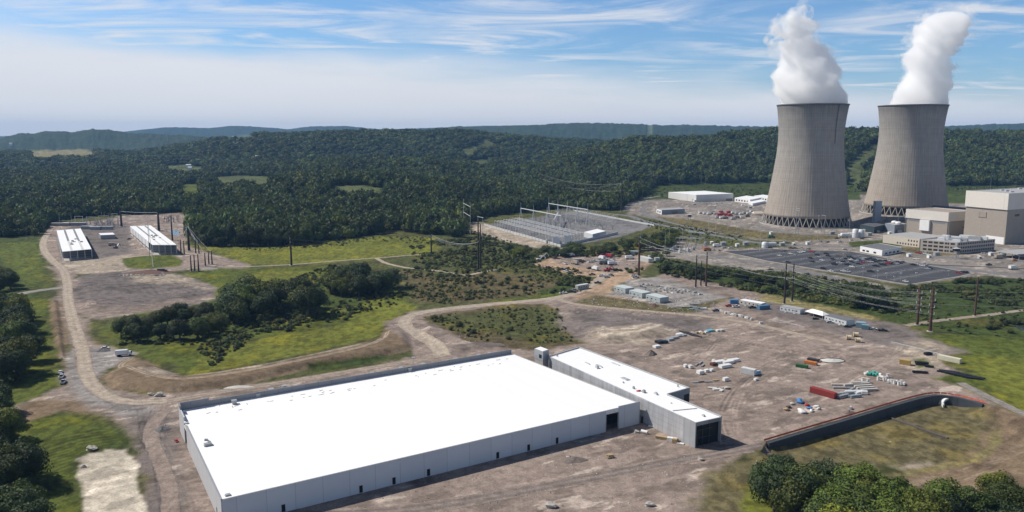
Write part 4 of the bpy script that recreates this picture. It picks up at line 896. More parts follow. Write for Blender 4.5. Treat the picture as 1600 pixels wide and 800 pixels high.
T0, T1 = 0.893, 0.932   # the loading opening in the front wall, as a share of its length
pz0 = 8.9
# front wall in two lengths with the opening between them
wf = MB(); wall_box(wf, HA, lerp2(HA, HB, T0), 0.5, -0.3, 9.05); hb(wf, 'wall', WF)
wf = MB(); wall_box(wf, lerp2(HA, HB, T1), HB, 0.5, -0.3, 9.6); hb(wf, 'wall', WF)
lin = MB(); wall_box(lin, lerp2(HA, HB, T0+0.0003), lerp2(HA, HB, T1-0.0003), 0.5, 7.4, 9.3); hb(lin, 'lintel', WHITE)
OI0, OI1 = lerp2(HA, HB, T0-0.002), lerp2(HA, HB, T1+0.002)
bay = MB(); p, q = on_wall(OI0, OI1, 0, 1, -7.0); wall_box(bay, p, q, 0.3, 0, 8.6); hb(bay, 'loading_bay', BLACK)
jm = MB()
for tt in (T0, T1):
    p, q = on_wall(HA, HB, tt-0.0008, tt+0.0008, 0.08); wall_box(jm, p, q, 0.7, 0, 7.5)
hb(jm, 'door_frame', GREYM)
# left wall with its doorway
wl = MB(); wall_box(wl, HD, lerp2(HD, HA, 0.155), 0.5, -0.3, 10.6); hb(wl, 'wall', WL)
wl = MB(); wall_box(wl, lerp2(HD, HA, 0.215), HA, 0.5, -0.3, 9.05); hb(wl, 'wall', WL)
wl = MB(); wall_box(wl, lerp2(HD, HA, 0.156), lerp2(HD, HA, 0.2145), 0.5, 6.6, 9.05); hb(wl, 'lintel', WHITE)
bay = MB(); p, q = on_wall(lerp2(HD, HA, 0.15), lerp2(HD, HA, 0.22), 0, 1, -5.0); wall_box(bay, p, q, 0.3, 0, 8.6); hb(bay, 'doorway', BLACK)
# right and back walls with the tall grey parapet
wr = MB(); wall_box(wr, HB, HC, 0.5, -0.3, 9.0); hb(wr, 'wall', WL)
wb = MB(); wall_box(wb, HC, HD, 0.5, -0.3, 8.95); hb(wb, 'wall', WF)
par = MB()
Cx, Dx = lerp2(HC, HD, 0.004), lerp2(HC, HD, 0.996)
wall_box(par, Cx, lerp2(Cx, Dx, 0.93), 0.45, 8.96, 11.2); wall_box(par, lerp2(Cx, Dx, 0.9301), Dx, 0.45, 8.96, 12.2)
hb(par, 'parapet', PARG)
par = MB(); wall_box(par, lerp2(HD, HA, 0.004), lerp2(HD, HA, 0.05), 0.46, 10.61, 12.2); hb(par, 'parapet', PARG)
rf = MB(); rf.prism([HA, HB, HC, HD], 8.2, 8.86); rf.v = [(x + ((HA[0]+HC[0])/2-x)*0.006, y + ((HA[1]+HC[1])/2-y)*0.006, z) for x, y, z in rf.v]
MEMS = panel_mat('seamed_membrane', (0.86,0.86,0.86), ANGF, 3.05, var=0.012, dark=0.95)
roof = hb(rf, 'roof', MEMS)
cp = MB()
for a, b in ((HA, lerp2(HA, HB, T0)), (lerp2(HD, HA, 0.215), HA)): wall_box(cp, a, b, 0.52, 9.051, 9.13)
wall_box(cp, lerp2(HA, HB, T1), HB, 0.52, 9.601, 9.68)
hb(cp, 'coping', mat('coping', (0.30,0.31,0.33), 0.5, var=0.05))
def front_t(px, py):
    g = G(px, py); dx, dy = HB[0]-HA[0], HB[1]-HA[1]; return ((g[0]-HA[0])*dx+(g[1]-HA[1])*dy)/(dx*dx+dy*dy)
for px, py in ((442,799),(561,767),(612,754),(666,741),(773,714),(821,702),(866,691.5),(1000,659)):
    t = front_t(px, py); plateW('door', BLACK, hall, HA, HB, t-0.0036, t+0.0036, 0.2, 2.75)
for px in (420,517,606,690,772,856,930):
    t = front_t(px, 800-(px-442)*0.248-22); d = plateW('wall_light', WHITE, hall, HA, HB, t-0.0018, t+0.0018, 7.9, 8.15, out=0.25, th=0.3)
plateW('door', BLACK, hall, HD, HA, 0.90, 0.912, 0.2, 2.9)
for px, py in ((366,631),(403,620),(424,613),(444,608),(582,588),(597,586),(616,583),(626,579),(640,580),(661,573),(700,568),(712,565),(732,563),(748,559),(765,556)):
    p = G(px, py, 8.9); b = MB(); b.box(-.85,.85,-.85,.85,0,1.5); b.box(-1.05,1.05,-1.05,1.05,1.5,1.75)
    o = b.build('roof_vent', GREYM, hall, rotz=ANGF); o.location = Vector((p[0], p[1], 8.87)) + HL
for px, py, sx, sy, sz in ((325,696,2.6,1.6,1.0),(321,688,0.7,0.7,.6),(323.5,688,.7,.7,.6),(356,774,1.5,1.2,.5),(291,662,1.8,1.2,.4),(327,694,1.0,1.0,1.2)):
    p = G(px, py, 8.9); b = MB(); b.box(-sx/2,sx/2,-sy/2,sy/2,0,sz); b.box(-sx/2-.15,sx/2+.15,-sy/2-.15,sy/2+.15,0.0,0.12)
    o = b.build('roof_unit', GREYM, hall, rotz=ANGF); o.location = Vector((p[0], p[1], 8.87)) + HL
# loose strips of membrane weighted down near the back
rr = random.Random(4)
sb = MB()
for i in range(46):
    t = rr.uniform(0.05, 0.95); d = rr.uniform(0.86, 0.97); p = lerp2(lerp2(HA, HB, t), lerp2(HD, HC, t), d); l = rr.uniform(0.5, 2.4); a = ANGF + rr.choice((0, 0, 0.4, 1.5))
    sb.seg((p[0], p[1], 8.93), (p[0]+math.cos(a)*l, p[1]+math.sin(a)*l, 8.93), 0.28, 0.10)
tag(hb(sb, 'roof_offcut', mat('roof_offcut', (0.34,0.34,0.34), 0.7)), kind='stuff')
# ---- the annex along its right side
XZ = 10.4
XL0, XN = xy(G(858,557,XZ)), xy(G(1087,660.5,XZ)); XRn = xy(G(1128,651.5,XZ)); XJ = xy(G(1043,617,XZ)); XK = xy(G(1078,607,XZ)); XB = xy(G(905,543,XZ))
annex = thing('annex_building', 'long narrow white-roofed annex joined to the right side of the great hall', 'building', (XN[0], XN[1], 0))
FOIL = panel_mat('foil_sheathing', (0.54,0.545,0.56), math.atan2(XN[1]-XL0[1], XN[0]-XL0[0]), 3.2, rough=0.45, var=0.16, metal=0.35, vz=2.4, streak=0.05)
FOILP = panel_mat('annex_panels', (0.35,0.355,0.37), math.atan2(XN[1]-XL0[1], XN[0]-XL0[0]), 3.2, var=0.05)
def ab(mb, name, m): return hb(mb, name, m, annex)
b = MB(); wall_box(b, XL0, lerp2(XL0, XN, 0.935), 0.4, -0.3, XZ); ab(b, 'wall', FOIL)
b = MB(); wall_box(b, lerp2(XL0, XN, 0.9352), XN, 0.4, -0.3, XZ+0.02); ab(b, 'wall', FOILP)
b = MB(); wall_box(b, XN, XRn, 0.4, 8.9, XZ+0.01); wall_box(b, XN, lerp2(XN, XRn, 0.04), 0.4, -0.3, 8.9); ab(b, 'wall', FOILP)
gl = MB(); p, q = on_wall(XN, XRn, 0.04, 1.0, -1.3); wall_box(gl, p, q, 0.2, 0, 8.9); ab(gl, 'glazing', mat('unlit_glazing', (0.012,0.014,0.016), 0.35, var=.1, spec=.3))
mu = MB()
for t in (0.16, 0.34, 0.60): mu.seg((*on_wall(XN, XRn, t, t, -1.0)[0], 0.1), (*on_wall(XN, XRn, t, t, -1.0)[0], 8.9), 0.22, 0.22)
for z in (3.4, 6.6): mu.seg((*on_wall(XN, XRn, 0.04, 1, -0.8)[0], z), (*on_wall(XN, XRn, 0.04, .66, -0.8)[1], z), 0.18, 0.2)
ab(mu, 'window_frame', mat('window_steel', (0.06,0.07,0.07), 0.6))
b = MB(); wall_box(b, XRn, XJ, 0.4, -0.3, XZ); ab(b, 'wall', FOILP)
b = MB(); wall_box(b, XJ, XK, 0.4, -0.3, XZ); ab(b, 'wall', panel_mat('annex_recess', (0.30,0.32,0.34), 0.6, 4))
plateW('door', BLACK, annex, XJ, XK, 0.74, 0.97, 0.1, 8.2)
b = MB(); wall_box(b, XK, XB, 0.4, -0.3, XZ+0.01); wall_box(b, XB, XL0, 0.4, -0.3, XZ+0.015); ab(b, 'wall', FOILP)
rp = [XL0, XN, XRn, XJ, XK, XB]
b = MB(); b.prism(inset(rp, 0.35), 9.6, XZ-0.12); ab(b, 'roof', MEMB)
cp = MB()
for i, (a, c) in enumerate(((XRn, XJ), (XJ, XK), (XK, XB), (XB, XL0))): wall_box(cp, a, c, 0.45, XZ+0.03+i*0.002, XZ+0.5+i*0.003)
ab(cp, 'parapet', mat('annex_parapet', (0.40,0.42,0.44), 0.5, var=0.04))
b = MB(); 
k1, k2 = lerp2(XL0, XN, 0.86), lerp2(XJ, XRn, 0.62); wall_box(b, lerp2(k1, k2, 0.1), lerp2(k1, k2, 0.9), 0.35, XZ-0.118, XZ+0.12); ab(b, 'roof_curb', GREYM)
for nm, px, py, sx, sy, sz, mm in (('roof_unit',936,572,5,0.6,.5,GALV),('roof_unit',933,575,1.6,1.4,1.1,GALV),('roof_unit',918,568,4,0.5,.35,GALV),('roof_unit',962,569,6,.5,.3,GALV),('roof_hatch',977,592,4.6,2.2,.3,GALV),('roof_unit',974,598,.6,.6,.5,GREYM),
        ('roof_unit',990,607,.8,.8,.9,GREYM),('roof_unit',1006,613,1.3,1.2,1.0,GREYM),('roof_unit',1025,616,1.6,.9,.8,GALV),('roof_unit',1049,630,.5,.5,.3,GREYM),('roof_unit',1099,650,1.2,.9,.6,GALV),('roof_unit',870,556,1.2,.9,.5,GREYM),('roof_unit',1059,604,.5,.5,.9,GREYM)):
    p = G(px, py, XZ); b = MB(); b.box(-sx/2,sx/2,-sy/2,sy/2,0,sz); b.box(-sx*.35,sx*.35,-sy*.35,sy*.35,sz,sz*1.3); o = b.build(nm, mm, annex, rotz=ANGL); o.location = Vector((p[0], p[1], XZ-0.12)) - Vector(annex.location)
p = G(998,611,XZ); b = MB(); b.blob((0,0,.25), (1.0,.6,.35), 2, .2, 3); o = tag(b.build('tarpaulin', mat('red_tarp', (0.45,0.02,0.03), .6)), 'small red tarpaulin bundle lying on the annex roof', 'tarpaulin'); o.location = (p[0], p[1], XZ-0.12)
# stair tower
sq = quadf((835,544.5),(848.5,549.5),(858,546.5), 13.2)
stair = thing('stair_tower', 'small square grey tower with a white roof between hall and annex', 'tower', (sq[1][0], sq[1][1], 0))
b = MB(); b.prism(sq, 8.0, 13.2); hb(b, 'wall', panel_mat('stair_wall', (0.33,0.34,0.36), ANGF, 5), stair)
b = MB(); b.prism(inset(sq, 0.5), 13.2, 13.35); hb(b, 'roof', MEMB, stair)
b = MB(); wall_box(b, *on_wall(sq[0], sq[1], 0.55, 0.85, 0.05), 0.2, 9.3, 11.2); hb(b, 'window', BLACK, stair)
b = MB(); b.prism(inset(sq, 0.2), -0.2, 8.0); hb(b, 'base', CONC, stair)

# ---------------------------------------------------------------- cooling towers
def tower_mat(name):
    m = bpy.data.materials.new(name); m.use_nodes = True; t = m.node_tree; b = t.nodes['Principled BSDF']; b.inputs['Roughness'].default_value = 0.9; b.inputs['Specular IOR Level'].default_value = 0.15
    tcn = N(t, 'ShaderNodeTexCoord'); s = N(t, 'ShaderNodeSeparateXYZ'); L(t, tcn.outputs['Object'], s.inputs[0])
    an = M(t, 'ARCTAN2', s.outputs[1], s.outputs[0])
    cb = N(t, 'ShaderNodeCombineXYZ'); L(t, M(t, 'MULTIPLY', an, 22.0), cb.inputs[0]); L(t, M(t, 'MULTIPLY', s.outputs[2], 0.035), cb.inputs[1])
    n = N(t, 'ShaderNodeTexNoise'); n.inputs['Scale'].default_value = 1.0; n.inputs['Detail'].default_value = 6; n.inputs['Roughness'].default_value = 0.65; L(t, cb.outputs[0], n.inputs[0])
    cb2 = N(t, 'ShaderNodeCombineXYZ'); L(t, M(t, 'MULTIPLY', an, 3.0), cb2.inputs[0]); L(t, M(t, 'MULTIPLY', s.outputs[2], 0.11), cb2.inputs[1])
    n2 = N(t, 'ShaderNodeTexNoise'); n2.inputs['Scale'].default_value = 1.0; n2.inputs['Detail'].default_value = 5; L(t, cb2.outputs[0], n2.inputs[0])
    ringn = N(t, 'ShaderNodeTexNoise', noise_dimensions='1D'); ringn.inputs['Scale'].default_value = 0.55; L(t, s.outputs[2], ringn.inputs['W'])
    rib = M(t, 'LESS_THAN', M(t, 'FRACT', M(t, 'MULTIPLY', an, 96/6.2832)), 0.18)
    gy = ramp(t, M(t, 'DIVIDE', s.outputs[2], 165.0), [(0.0, (0.350,0.300,0.250)), (0.35, (0.335,0.300,0.262)), (0.62, (0.31,0.29,0.262)), (0.90, (0.27,0.258,0.242)), (1.0, (0.17,0.165,0.16))], 'LINEAR')
    k = M(t, 'MULTIPLY', M(t, 'MULTIPLY_ADD', M(t, 'SUBTRACT', n.outputs[0], 0.5), 0.75, 1.0), M(t, 'MULTIPLY_ADD', M(t, 'SUBTRACT', n2.outputs[0], 0.5), 0.35, 1.0))
    k = M(t, 'MULTIPLY', k, M(t, 'MULTIPLY_ADD', M(t, 'SUBTRACT', ringn.outputs[0], 0.5), 0.22, 1.0)); k = M(t, 'MULTIPLY', k, M(t, 'MULTIPLY_ADD', rib, -0.13, 1.0))
    x = N(t, 'ShaderNodeMix', data_type='RGBA', blend_type='MULTIPLY'); x.inputs[0].default_value = 1; L(t, gy, x.inputs[6]); L(t, k, x.inputs[7]); L(t, x.outputs[2], b.inputs['Base Color'])
    return m
TW = tower_mat('weathered_tower_concrete')
COLC = mat('column_concrete', (0.40,0.36,0.31), 0.85, var=0.1)
def shell_r(z):
    zz = [12,20,30,43,66,88,104,119,135,150,164]; r_ = [57.3,55.6,53.6,51.4,48.0,45.1,43.3,42.6,43.1,44.5,46.4]
    return float(np.interp(z, zz, r_)) if z < 12 or z > 164 else float(np.polyval(PF, z))
PF = np.polyfit([12,20,30,43,66,88,104,119,135,150,164], [57.3,55.6,53.6,51.4,48.0,45.1,43.3,42.6,43.1,44.5,46.4], 5)
def cooling_tower(loc, zs):
    t = thing('cooling_tower', '', 'cooling tower', loc)
    nseg = 288; prof = []
    b = MB(); zl = list(np.linspace(12, 164, 40)); vs = []
    for z in zl:
        for i in range(nseg):
            a = 2*math.pi*i/nseg; r = shell_r(z) + (0.28 if i % 3 == 0 else 0.0)
            vs.append((r*math.cos(a), r*math.sin(a), z*zs))
    for z in reversed(zl):
        for i in range(nseg):
            a = 2*math.pi*i/nseg; r = shell_r(z) - 0.9; vs.append((r*math.cos(a), r*math.sin(a), z*zs))
    nr = len(zl)*2; b.add(vs, [(j*nseg+i, j*nseg+(i+1)%nseg, ((j+1)%nr)*nseg+(i+1)%nseg, ((j+1)%nr)*nseg+i) for j in range(nr) for i in range(nseg)], 0, True)
    b.build('shell', TW, t)
    b = MB(); r = shell_r(164); b.lathe([(r-1.2,164*zs),(r-1.2,165*zs),(r+1.0,165*zs),(r+1.0,163.6*zs),(r+0.3,163.2*zs)], 144, smooth=False); b.build('rim', mat('tower_rim', (0.12,0.118,0.115), .8), t)
    lb = MB(); a = R(-66); 
    for z in range(112, 164, 4):
        lb.seg((math.cos(a)*(shell_r(z)+.6), math.sin(a)*(shell_r(z)+.6), z*zs), (math.cos(a)*(shell_r(z+4 if z < 160 else 164)+.6), math.sin(a)*(shell_r(z+4 if z < 160 else 164)+.6), (z+4)*zs), 0.9, 0.5)
    lb.build('ladder', mat('ladder_steel', (0.14,0.135,0.13), .8, var=.2, scale=.1), t)
    n = 44
    for i in range(n):
        a0 = 2*math.pi*i/n
        for s in (-1, 1):
            a1 = a0 + s*math.pi/n*0.98
            c = MB(); c.cyl((60.2*math.cos(a0), 60.2*math.sin(a0), -0.2), (57.0*math.cos(a1), 57.0*math.sin(a1), 12.6*zs), 0.62, 0.5, 8); c.build('support_column', COLC, t)
    b = MB(); b.lathe([(53.0,0),(53.0,12.5*zs),(20,13*zs),(0.01,13*zs)], 64, smooth=False); b.build('cooling_fill', mat('cooling_fill', (0.035,0.033,0.03), .9, var=.3, scale=.2), t)
    b = MB(); b.lathe([(62.5,-0.5),(62.5,1.1),(61.8,1.1),(61.8,0.2),(52.9,0.15)], 96, smooth=False); b.build('basin_wall', CONC, t)
    return t
t1 = cooling_tower((415, 1088, 0), 1.0); t1['label'] = 'nearer concrete cooling tower, left of the two, standing full height above the substation road'
remember(t1)
t2 = place(t1, False, (585, 1150, 9), 1.1, 'farther concrete cooling tower, right of the two, behind the grey office and reactor blocks', 'cooling tower')
t2.scale = (0.99, 0.99, 157.5/165)
for o in (t1, t2): o['group'] = 'pair of hyperbolic cooling towers'

# steam: a closed lumpy column of vapour filled with an even white scattering volume
def steam_mat(name, dens):
    m = bpy.data.materials.new(name); m.use_nodes = True; t = m.node_tree; t.nodes.remove(t.nodes['Principled BSDF'])
    v = N(t, 'ShaderNodeVolumePrincipled'); v.inputs['Color'].default_value = (0.999,0.999,0.999,1); v.inputs['Density'].default_value = dens; v.inputs['Anisotropy'].default_value = 0.0
    v.inputs['Blackbody Intensity'].default_value = 0
    L(t, v.outputs[0], t.nodes['Material Output'].inputs['Volume']); return m
def veil_mat(name, dens, sc=0.05, lo=.50, hi=.66):
    m = bpy.data.materials.new(name); m.use_nodes = True; t = m.node_tree; t.nodes.remove(t.nodes['Principled BSDF'])
    g = N(t, 'ShaderNodeNewGeometry'); n = N(t, 'ShaderNodeTexNoise'); n.inputs['Scale'].default_value = sc; n.inputs['Detail'].default_value = 5; n.inputs['Roughness'].default_value = .62; n.inputs['Distortion'].default_value = .6; L(t, g.outputs['Position'], n.inputs[0])
    v = N(t, 'ShaderNodeVolumePrincipled'); v.inputs['Color'].default_value = (0.999,0.999,0.999,1); L(t, M(t, 'MULTIPLY', ramp(t, n.outputs[0], [(lo, 0.0), (hi, 1.0)]), dens), v.inputs['Density'])
    L(t, v.outputs[0], t.nodes['Material Output'].inputs['Volume']); return m
def n3(p, s, sd=0):
    return (fbm(p[:, 0]/s + p[:, 2]/s*0.37, p[:, 2]/s - p[:, 1]/s*0.61 + sd, 3, sd)-0.5)*2
def steam(name, cen, prof, Yc, label, dens, parts=None, z0=None, seed=0):
    "prof: (py, left px, right px) from the rim upwards"
    t = thing(name, label, 'steam plume', cen); t['kind'] = 'stuff'
    ys = np.array([p[0] for p in prof], float)[::-1]; lf = np.array([p[1] for p in prof], float)[::-1]; rg = np.array([p[2] for p in prof], float)[::-1]
    n = 96; mrow = 110; zs_ = []; V_ = []
    pyv = np.linspace(prof[0][0], prof[-1][0], mrow)
    for k, py in enumerate(pyv):
        l = np.interp(py, ys, lf); r = np.interp(py, ys, rg)
        z = Zat(Yc, py); zv = z - CAM_H; d = Yc*CP - zv*SP
        xc = ((l+r)/2-800)/FPX*d; hw = (r-l)/2/FPX*d*0.95
        e = 1.0
        if k > mrow-14: e = math.sqrt(max(0, 1-((k-(mrow-14))/13.5)**2))
        if k == 0: e = 0.96
        for i in range(n):
            a = 2*math.pi*i/n; V_.append((xc + hw*e*math.cos(a), Yc + hw*0.95*e*math.sin(a), z))
    V_ = np.array(V_); cx = np.repeat(V_.reshape(mrow, n, 3).mean(1), n, 0)
    dr = V_-cx; rad = np.linalg.norm(dr, axis=1)+1e-6; dr /= rad[:, None]; up = np.repeat(sstep(0, 0.25, np.linspace(0, 1, mrow)), n)
    bil = 1-np.abs(n3(V_, 34, seed+1))
    am = (n3(V_, 55, seed)*13 + (bil-0.7)*22 + n3(V_, 14, seed+3)*8.5 + n3(V_, 6, seed+5)*4.0 + n3(V_, 3.2, seed+6)*2.0) + 1.0*up
    V_ = V_ + dr*(am*(0.10+0.9*up)*np.minimum(1, rad/18))[:, None]; V_[:, 2] += n3(V_, 25, seed+9)*5*up
    b0f = [(j*n+i, j*n+(i+1)%n, (j+1)*n+(i+1)%n, (j+1)*n+i) for j in range(mrow-1) for i in range(n)] + [tuple(range(n-1, -1, -1)), tuple(range((mrow-1)*n, mrow*n))]; b = MB(); b.add([tuple(v-np.array(cen)) for v in V_], b0f, 0, True)
    o = b.build('vapour', steam_mat(name+'_vapour', dens), t); o['kind'] = 'stuff'
    grow = np.interp(np.linspace(0, 1, mrow), [0,.12,.4,.8,1], [0.0,.5,5.0,11.0,13.0]); V2 = V_ + dr*np.repeat(grow, n)[:, None]; V2[-n*8:, 2] += np.repeat(np.linspace(0, 9, 8), n)
    b = MB(); b.add([tuple(v-np.array(cen)) for v in V2], b0f, 0, True); o = b.build('veil', veil_mat(name+'_veil', 0.045), t); o['kind'] = 'stuff'
    for (px, py, wpx, hpx, dn, sd_) in (parts or ()):
        z = Zat(Yc, py); d = Yc*CP-(z-CAM_H)*SP; x = (px-800)/FPX*d; w = wpx/FPX*d/2; h = hpx/FPX*d/2
        Vi = np.array(ICO[4][0]); P_ = Vi*np.array((w, w*0.8, h)) + np.array((x, Yc, z)); am = 1 + 0.42*n3(P_, max(9, w*0.7), sd_) + 0.22*n3(P_, 7, sd_+3)
        P_ = np.array((x, Yc, z)) + (P_-np.array((x, Yc, z)))*am[:, None]
        b = MB(); b.add([tuple(v-np.array(cen)) for v in P_], ICO[4][1], 0, True); o = b.build('wisp', veil_mat(name+'_wisp', dn*2.2, .07, .42, .62), t); o['kind'] = 'stuff'
    return t
steam('steam', (415,1088,165), [(168,1218,1323),(150,1219,1321),(130,1217,1308),(110,1218,1300),(92,1219,1284),(75,1221,1280),(58,1222,1279),(45,1228,1276)], 1088,
      'white vapour plume with a ragged leaning top, rising from the nearer cooling tower', 0.085,
      [(1216,55,44,46,.05,1),(1228,38,44,36,.045,2),(1252,26,40,34,.035,3),(1250,44,56,36,.06,8),(1206,76,16,34,.02,4),(1254,10,18,26,.014,5),(1268,92,40,40,.02,6)], seed=3)
steam('steam', (585,1150,166), [(168,1388,1478),(150,1396,1479),(130,1403,1480),(110,1409,1480),(90,1415,1482),(72,1422,1492),(55,1432,1504),(40,1438,1506),(20,1446,1495)], 1150,
      'white vapour plume with a rounded top, rising from the farther cooling tower', 0.085,
      [(1430,62,44,22,.025,11),(1498,55,26,38,.05,12),(1450,34,26,26,.03,14),(1412,72,14,12,.012,13)], seed=11)

# ---------------------------------------------------------------- power station blocks
BEIGE = panel_mat('beige_concrete', (0.33,0.29,0.245), 0.6, 12, var=0.06, dark=0.9)
CREAM = panel_mat('cream_cladding', (0.66,0.62,0.56), 0.6, 14, var=0.03, dark=0.88)
ROOFG = mat('grey_roof', (0.36,0.36,0.36), 0.8, var=0.1, scale=0.1); ROOFT = mat('tan_roof', (0.33,0.28,0.24), .85, var=.1, scale=.1)
WINB = mat('brown_window', (0.055,0.04,0.035), 0.25, spec=0.5)
def block(name, label, cat, quad, z0, z1, wallm, roofm, parapet=0.6, group=None, bands=()):
    c = quad[1]; t = thing(name, label, cat, (c[0], c[1], z0), 0, group)
    def ad(mb, nm, m, par=None): return hb(mb, nm, m, par or t)
    zs = [z0-0.5] + [bb[0] for bb in bands] + [z1]; ms = [wallm] + [bb[1] for bb in bands]
    for i in range(len(ms)):
        q = quad if i == 0 else inset(quad, -bands[i-1][2]); b = MB(); b.prism(q, zs[i], zs[i+1]); ad(b, 'wall', ms[i])
    q = quad if not bands else inset(quad, -bands[-1][2])
    b = MB(); b.prism(inset(q, 0.6), z1, z1+0.12); ad(b, 'roof', roofm)
    if parapet:
        cpb = MB()
        for i in range(4): wall_box(cpb, lerp2(q[i], q[(i+1)%4], 0.002*(i%2)), q[(i+1)%4], 0.3, z1+0.001*i, z1+parapet+0.001*i)
        ad(cpb, 'parapet', ms[-1])
    return t, ad
def base_h(px, py_base, py_top):
    g = G(px, py_base); return g, Zat(g[1], py_top)
# tall reactor building
g, zt = base_h(1571.5, 382, 303.2)
zb = Zat(g[1], 328)
def quad_at(pl, pn, pr, z): return quadf(pl, pn, pr, z)
qd = quad_at((1511.5,298.6),(1577,303.3),(1690,296.5), zt)
reac, ad = block('reactor_building', 'tallest beige concrete block with a cream upper storey behind the office', 'building', qd, 0, zt, BEIGE, ROOFG, 0.8, bands=((zb, CREAM, 1.6),))
b = MB(); wall_box(b, *on_wall(qd[0], qd[1], 0.33, 0.52, 0.6), 1.0, zb-11, zb-5); ad(b, 'hatch_panel', panel_mat('hatch', (0.30,0.26,0.22), 0.6, 40))
for t_ in (0.10, 0.45, 0.8): plateW('window', GLASS, reac, qd[1], qd[2], t_, t_+0.06, zb-8, zb-5.5, out=0.1)
b = MB(); wall_box(b, *on_wall(qd[0], qd[1], 0.55, 0.98, 0.15), 0.4, -0.3, 8); ad(b, 'plinth', WHITE)
for i, (u, v_) in enumerate(((.3,.3),(.5,.25),(.62,.5),(.2,.6),(.7,.2))):
    p = lerp2(lerp2(qd[0], qd[1], u), lerp2(qd[3], qd[2], u), v_); b = MB(); b.box(p[0]-2, p[0]+2, p[1]-1.5, p[1]+1.5, zt+0.1, zt+1.6+0.4*(i % 2)); ad(b, 'roof_unit', GALV)
# lower turbine block
g, z2 = base_h(1481, 371, 332.5); z2b = Zat(g[1], 346)
q2 = quad_at((1417.6,327.2),(1482,332.7),(1521,330), z2)
turb, ad = block('turbine_building', 'lower beige block with a cream upper band, left of the tallest block', 'building', q2, 0, z2, BEIGE, ROOFT, 0.7, bands=((z2b, CREAM, 1.3),))
b = MB(); wall_box(b, *on_wall(q2[0], q2[1], 0.37, 0.60, 3.0), 3.2, 6, z2b-0.5); ad(b, 'vent_box', WHITE)
for u0, u1 in ((.05,.36),(.62,.95)): b = MB(); wall_box(b, *on_wall(q2[0], q2[1], u0, u1, 0.1), 0.3, z2b-3.5, z2b-0.2); ad(b, 'louvre', CONC_D)
b = MB(); wall_box(b, *on_wall(q2[1], q2[2], 0.62, 0.66, 0.15), 0.3, 10, 12); wall_box(b, *on_wall(q2[1], q2[2], 0.72, 0.8, 0.15), 0.3, 10, 12); ad(b, 'window', GLASS)
# turbine hall roof far behind the two blocks
g = G(1500, 352); qb = [(q2[3][0]-8, q2[3][1]+2), (q2[2][0]-2, q2[2][1]+2), (q2[2][0]+60, q2[2][1]+45), (q2[3][0]+40, q2[3][1]+70)]
tb2, ad = block('turbine_hall', 'long dark-roofed hall mostly hidden behind the two beige blocks', 'building', qb, 0, z2-3, BEIGE, mat('dark_roof', (0.10,0.10,0.11), .8), 0.4)
# office with its window grid
g, z3 = base_h(1496, 397, 379.6)
q3 = quad_at((1439,375),(1496,379.6),(1555,374.3), z3)
FRAME = mat('office_frame', (0.47,0.43,0.38), .7, var=.05)
offb, ad = block('office_building', 'three-storey office with a grid of brown windows and boxy roof units', 'building', q3, 0, z3, FRAME, ROOFG, 0.5)
fh = z3/3
for fl in range(3):
    for k in range(6):
        t0 = 0.06 + k*0.152; plateW('window', WINB, offb, q3[0], q3[1], t0, t0+0.115, fl*fh+fh*0.28+0.3, fl*fh+fh*0.80+0.3, out=0.05, th=0.1)
    for k in range(16):
        t0 = 0.03 + k*0.0602; plateW('window', WINB, offb, q3[1], q3[2], t0, t0+0.040, fl*fh+fh*0.28+0.3, fl*fh+fh*0.80+0.3, out=0.05, th=0.1)
rr = random.Random(8)
for u, v_, sx, sy, sz in ((.30,.25,7,4,2.6),(.62,.3,12,4,2.4),(.35,.55,14,4,2.8),(.8,.35,8,5,2.8),(.85,.12,8,5,2.2),(.45,.8,16,4,3.2),(.7,.75,12,5,3),(.88,.8,8,5,3),(.15,.5,8,8,3.5)):
    p = lerp2(lerp2(q3[0], q3[1], u), lerp2(q3[3], q3[2], u), v_); b = MB(); b.box(-sx/2, sx/2, -sy/2, sy/2, 0, sz); b.box(-sx/2+.8, sx/2-.8, -sy/2+.8, sy/2-.8, sz, sz+0.5)
    o = b.build('roof_unit', STEELW if rr.random() < .7 else GREYM, offb, rotz=math.atan2(q3[1][1]-q3[0][1], q3[1][0]-q3[0][0])); o.location = Vector((p[0], p[1], z3+0.12)) - Vector(offb.location)
# low office wing
q4 = quad_at((1380,367),(1437,374.2),(1478,369.5), 9.0)
wing, ad = block('office_wing', 'low cream two-storey wing left of the windowed office', 'building', q4, 0, 9.0, mat('cream_wall', (0.56,0.50,0.42), .7, var=.05), ROOFG, 0.4)
for fl in (1.2, 5.4):
    for k in range(8):
        if fl < 2 or k > 3: plateW('window', WINB, wing, q4[0], q4[1], 0.40+k*0.074, 0.40+k*0.074+0.035, fl, fl+2.0, out=0.05, th=.1)
# white low gatehouse by the parking lot
q5 = quad_at((1344,385),(1378.5,391.5),(1409,386.5), 5.5)
gateh, ad = block('gatehouse', 'low white flat-roofed building at the upper edge of the parking lot', 'building', q5, 0, 5.5, WHITE, mat('dark_flat_roof', (0.15,0.15,0.16), .8), 0.35)
for a, c, ts in ((0, 1, (.12,.30,.62)), (1, 2, (.15,.35,.55,.75))):
    for t_ in ts: plateW('window', GLASS, gateh, q5[a], q5[c], t_, t_+.12, 1.0, 2.8, out=.05, th=.1)
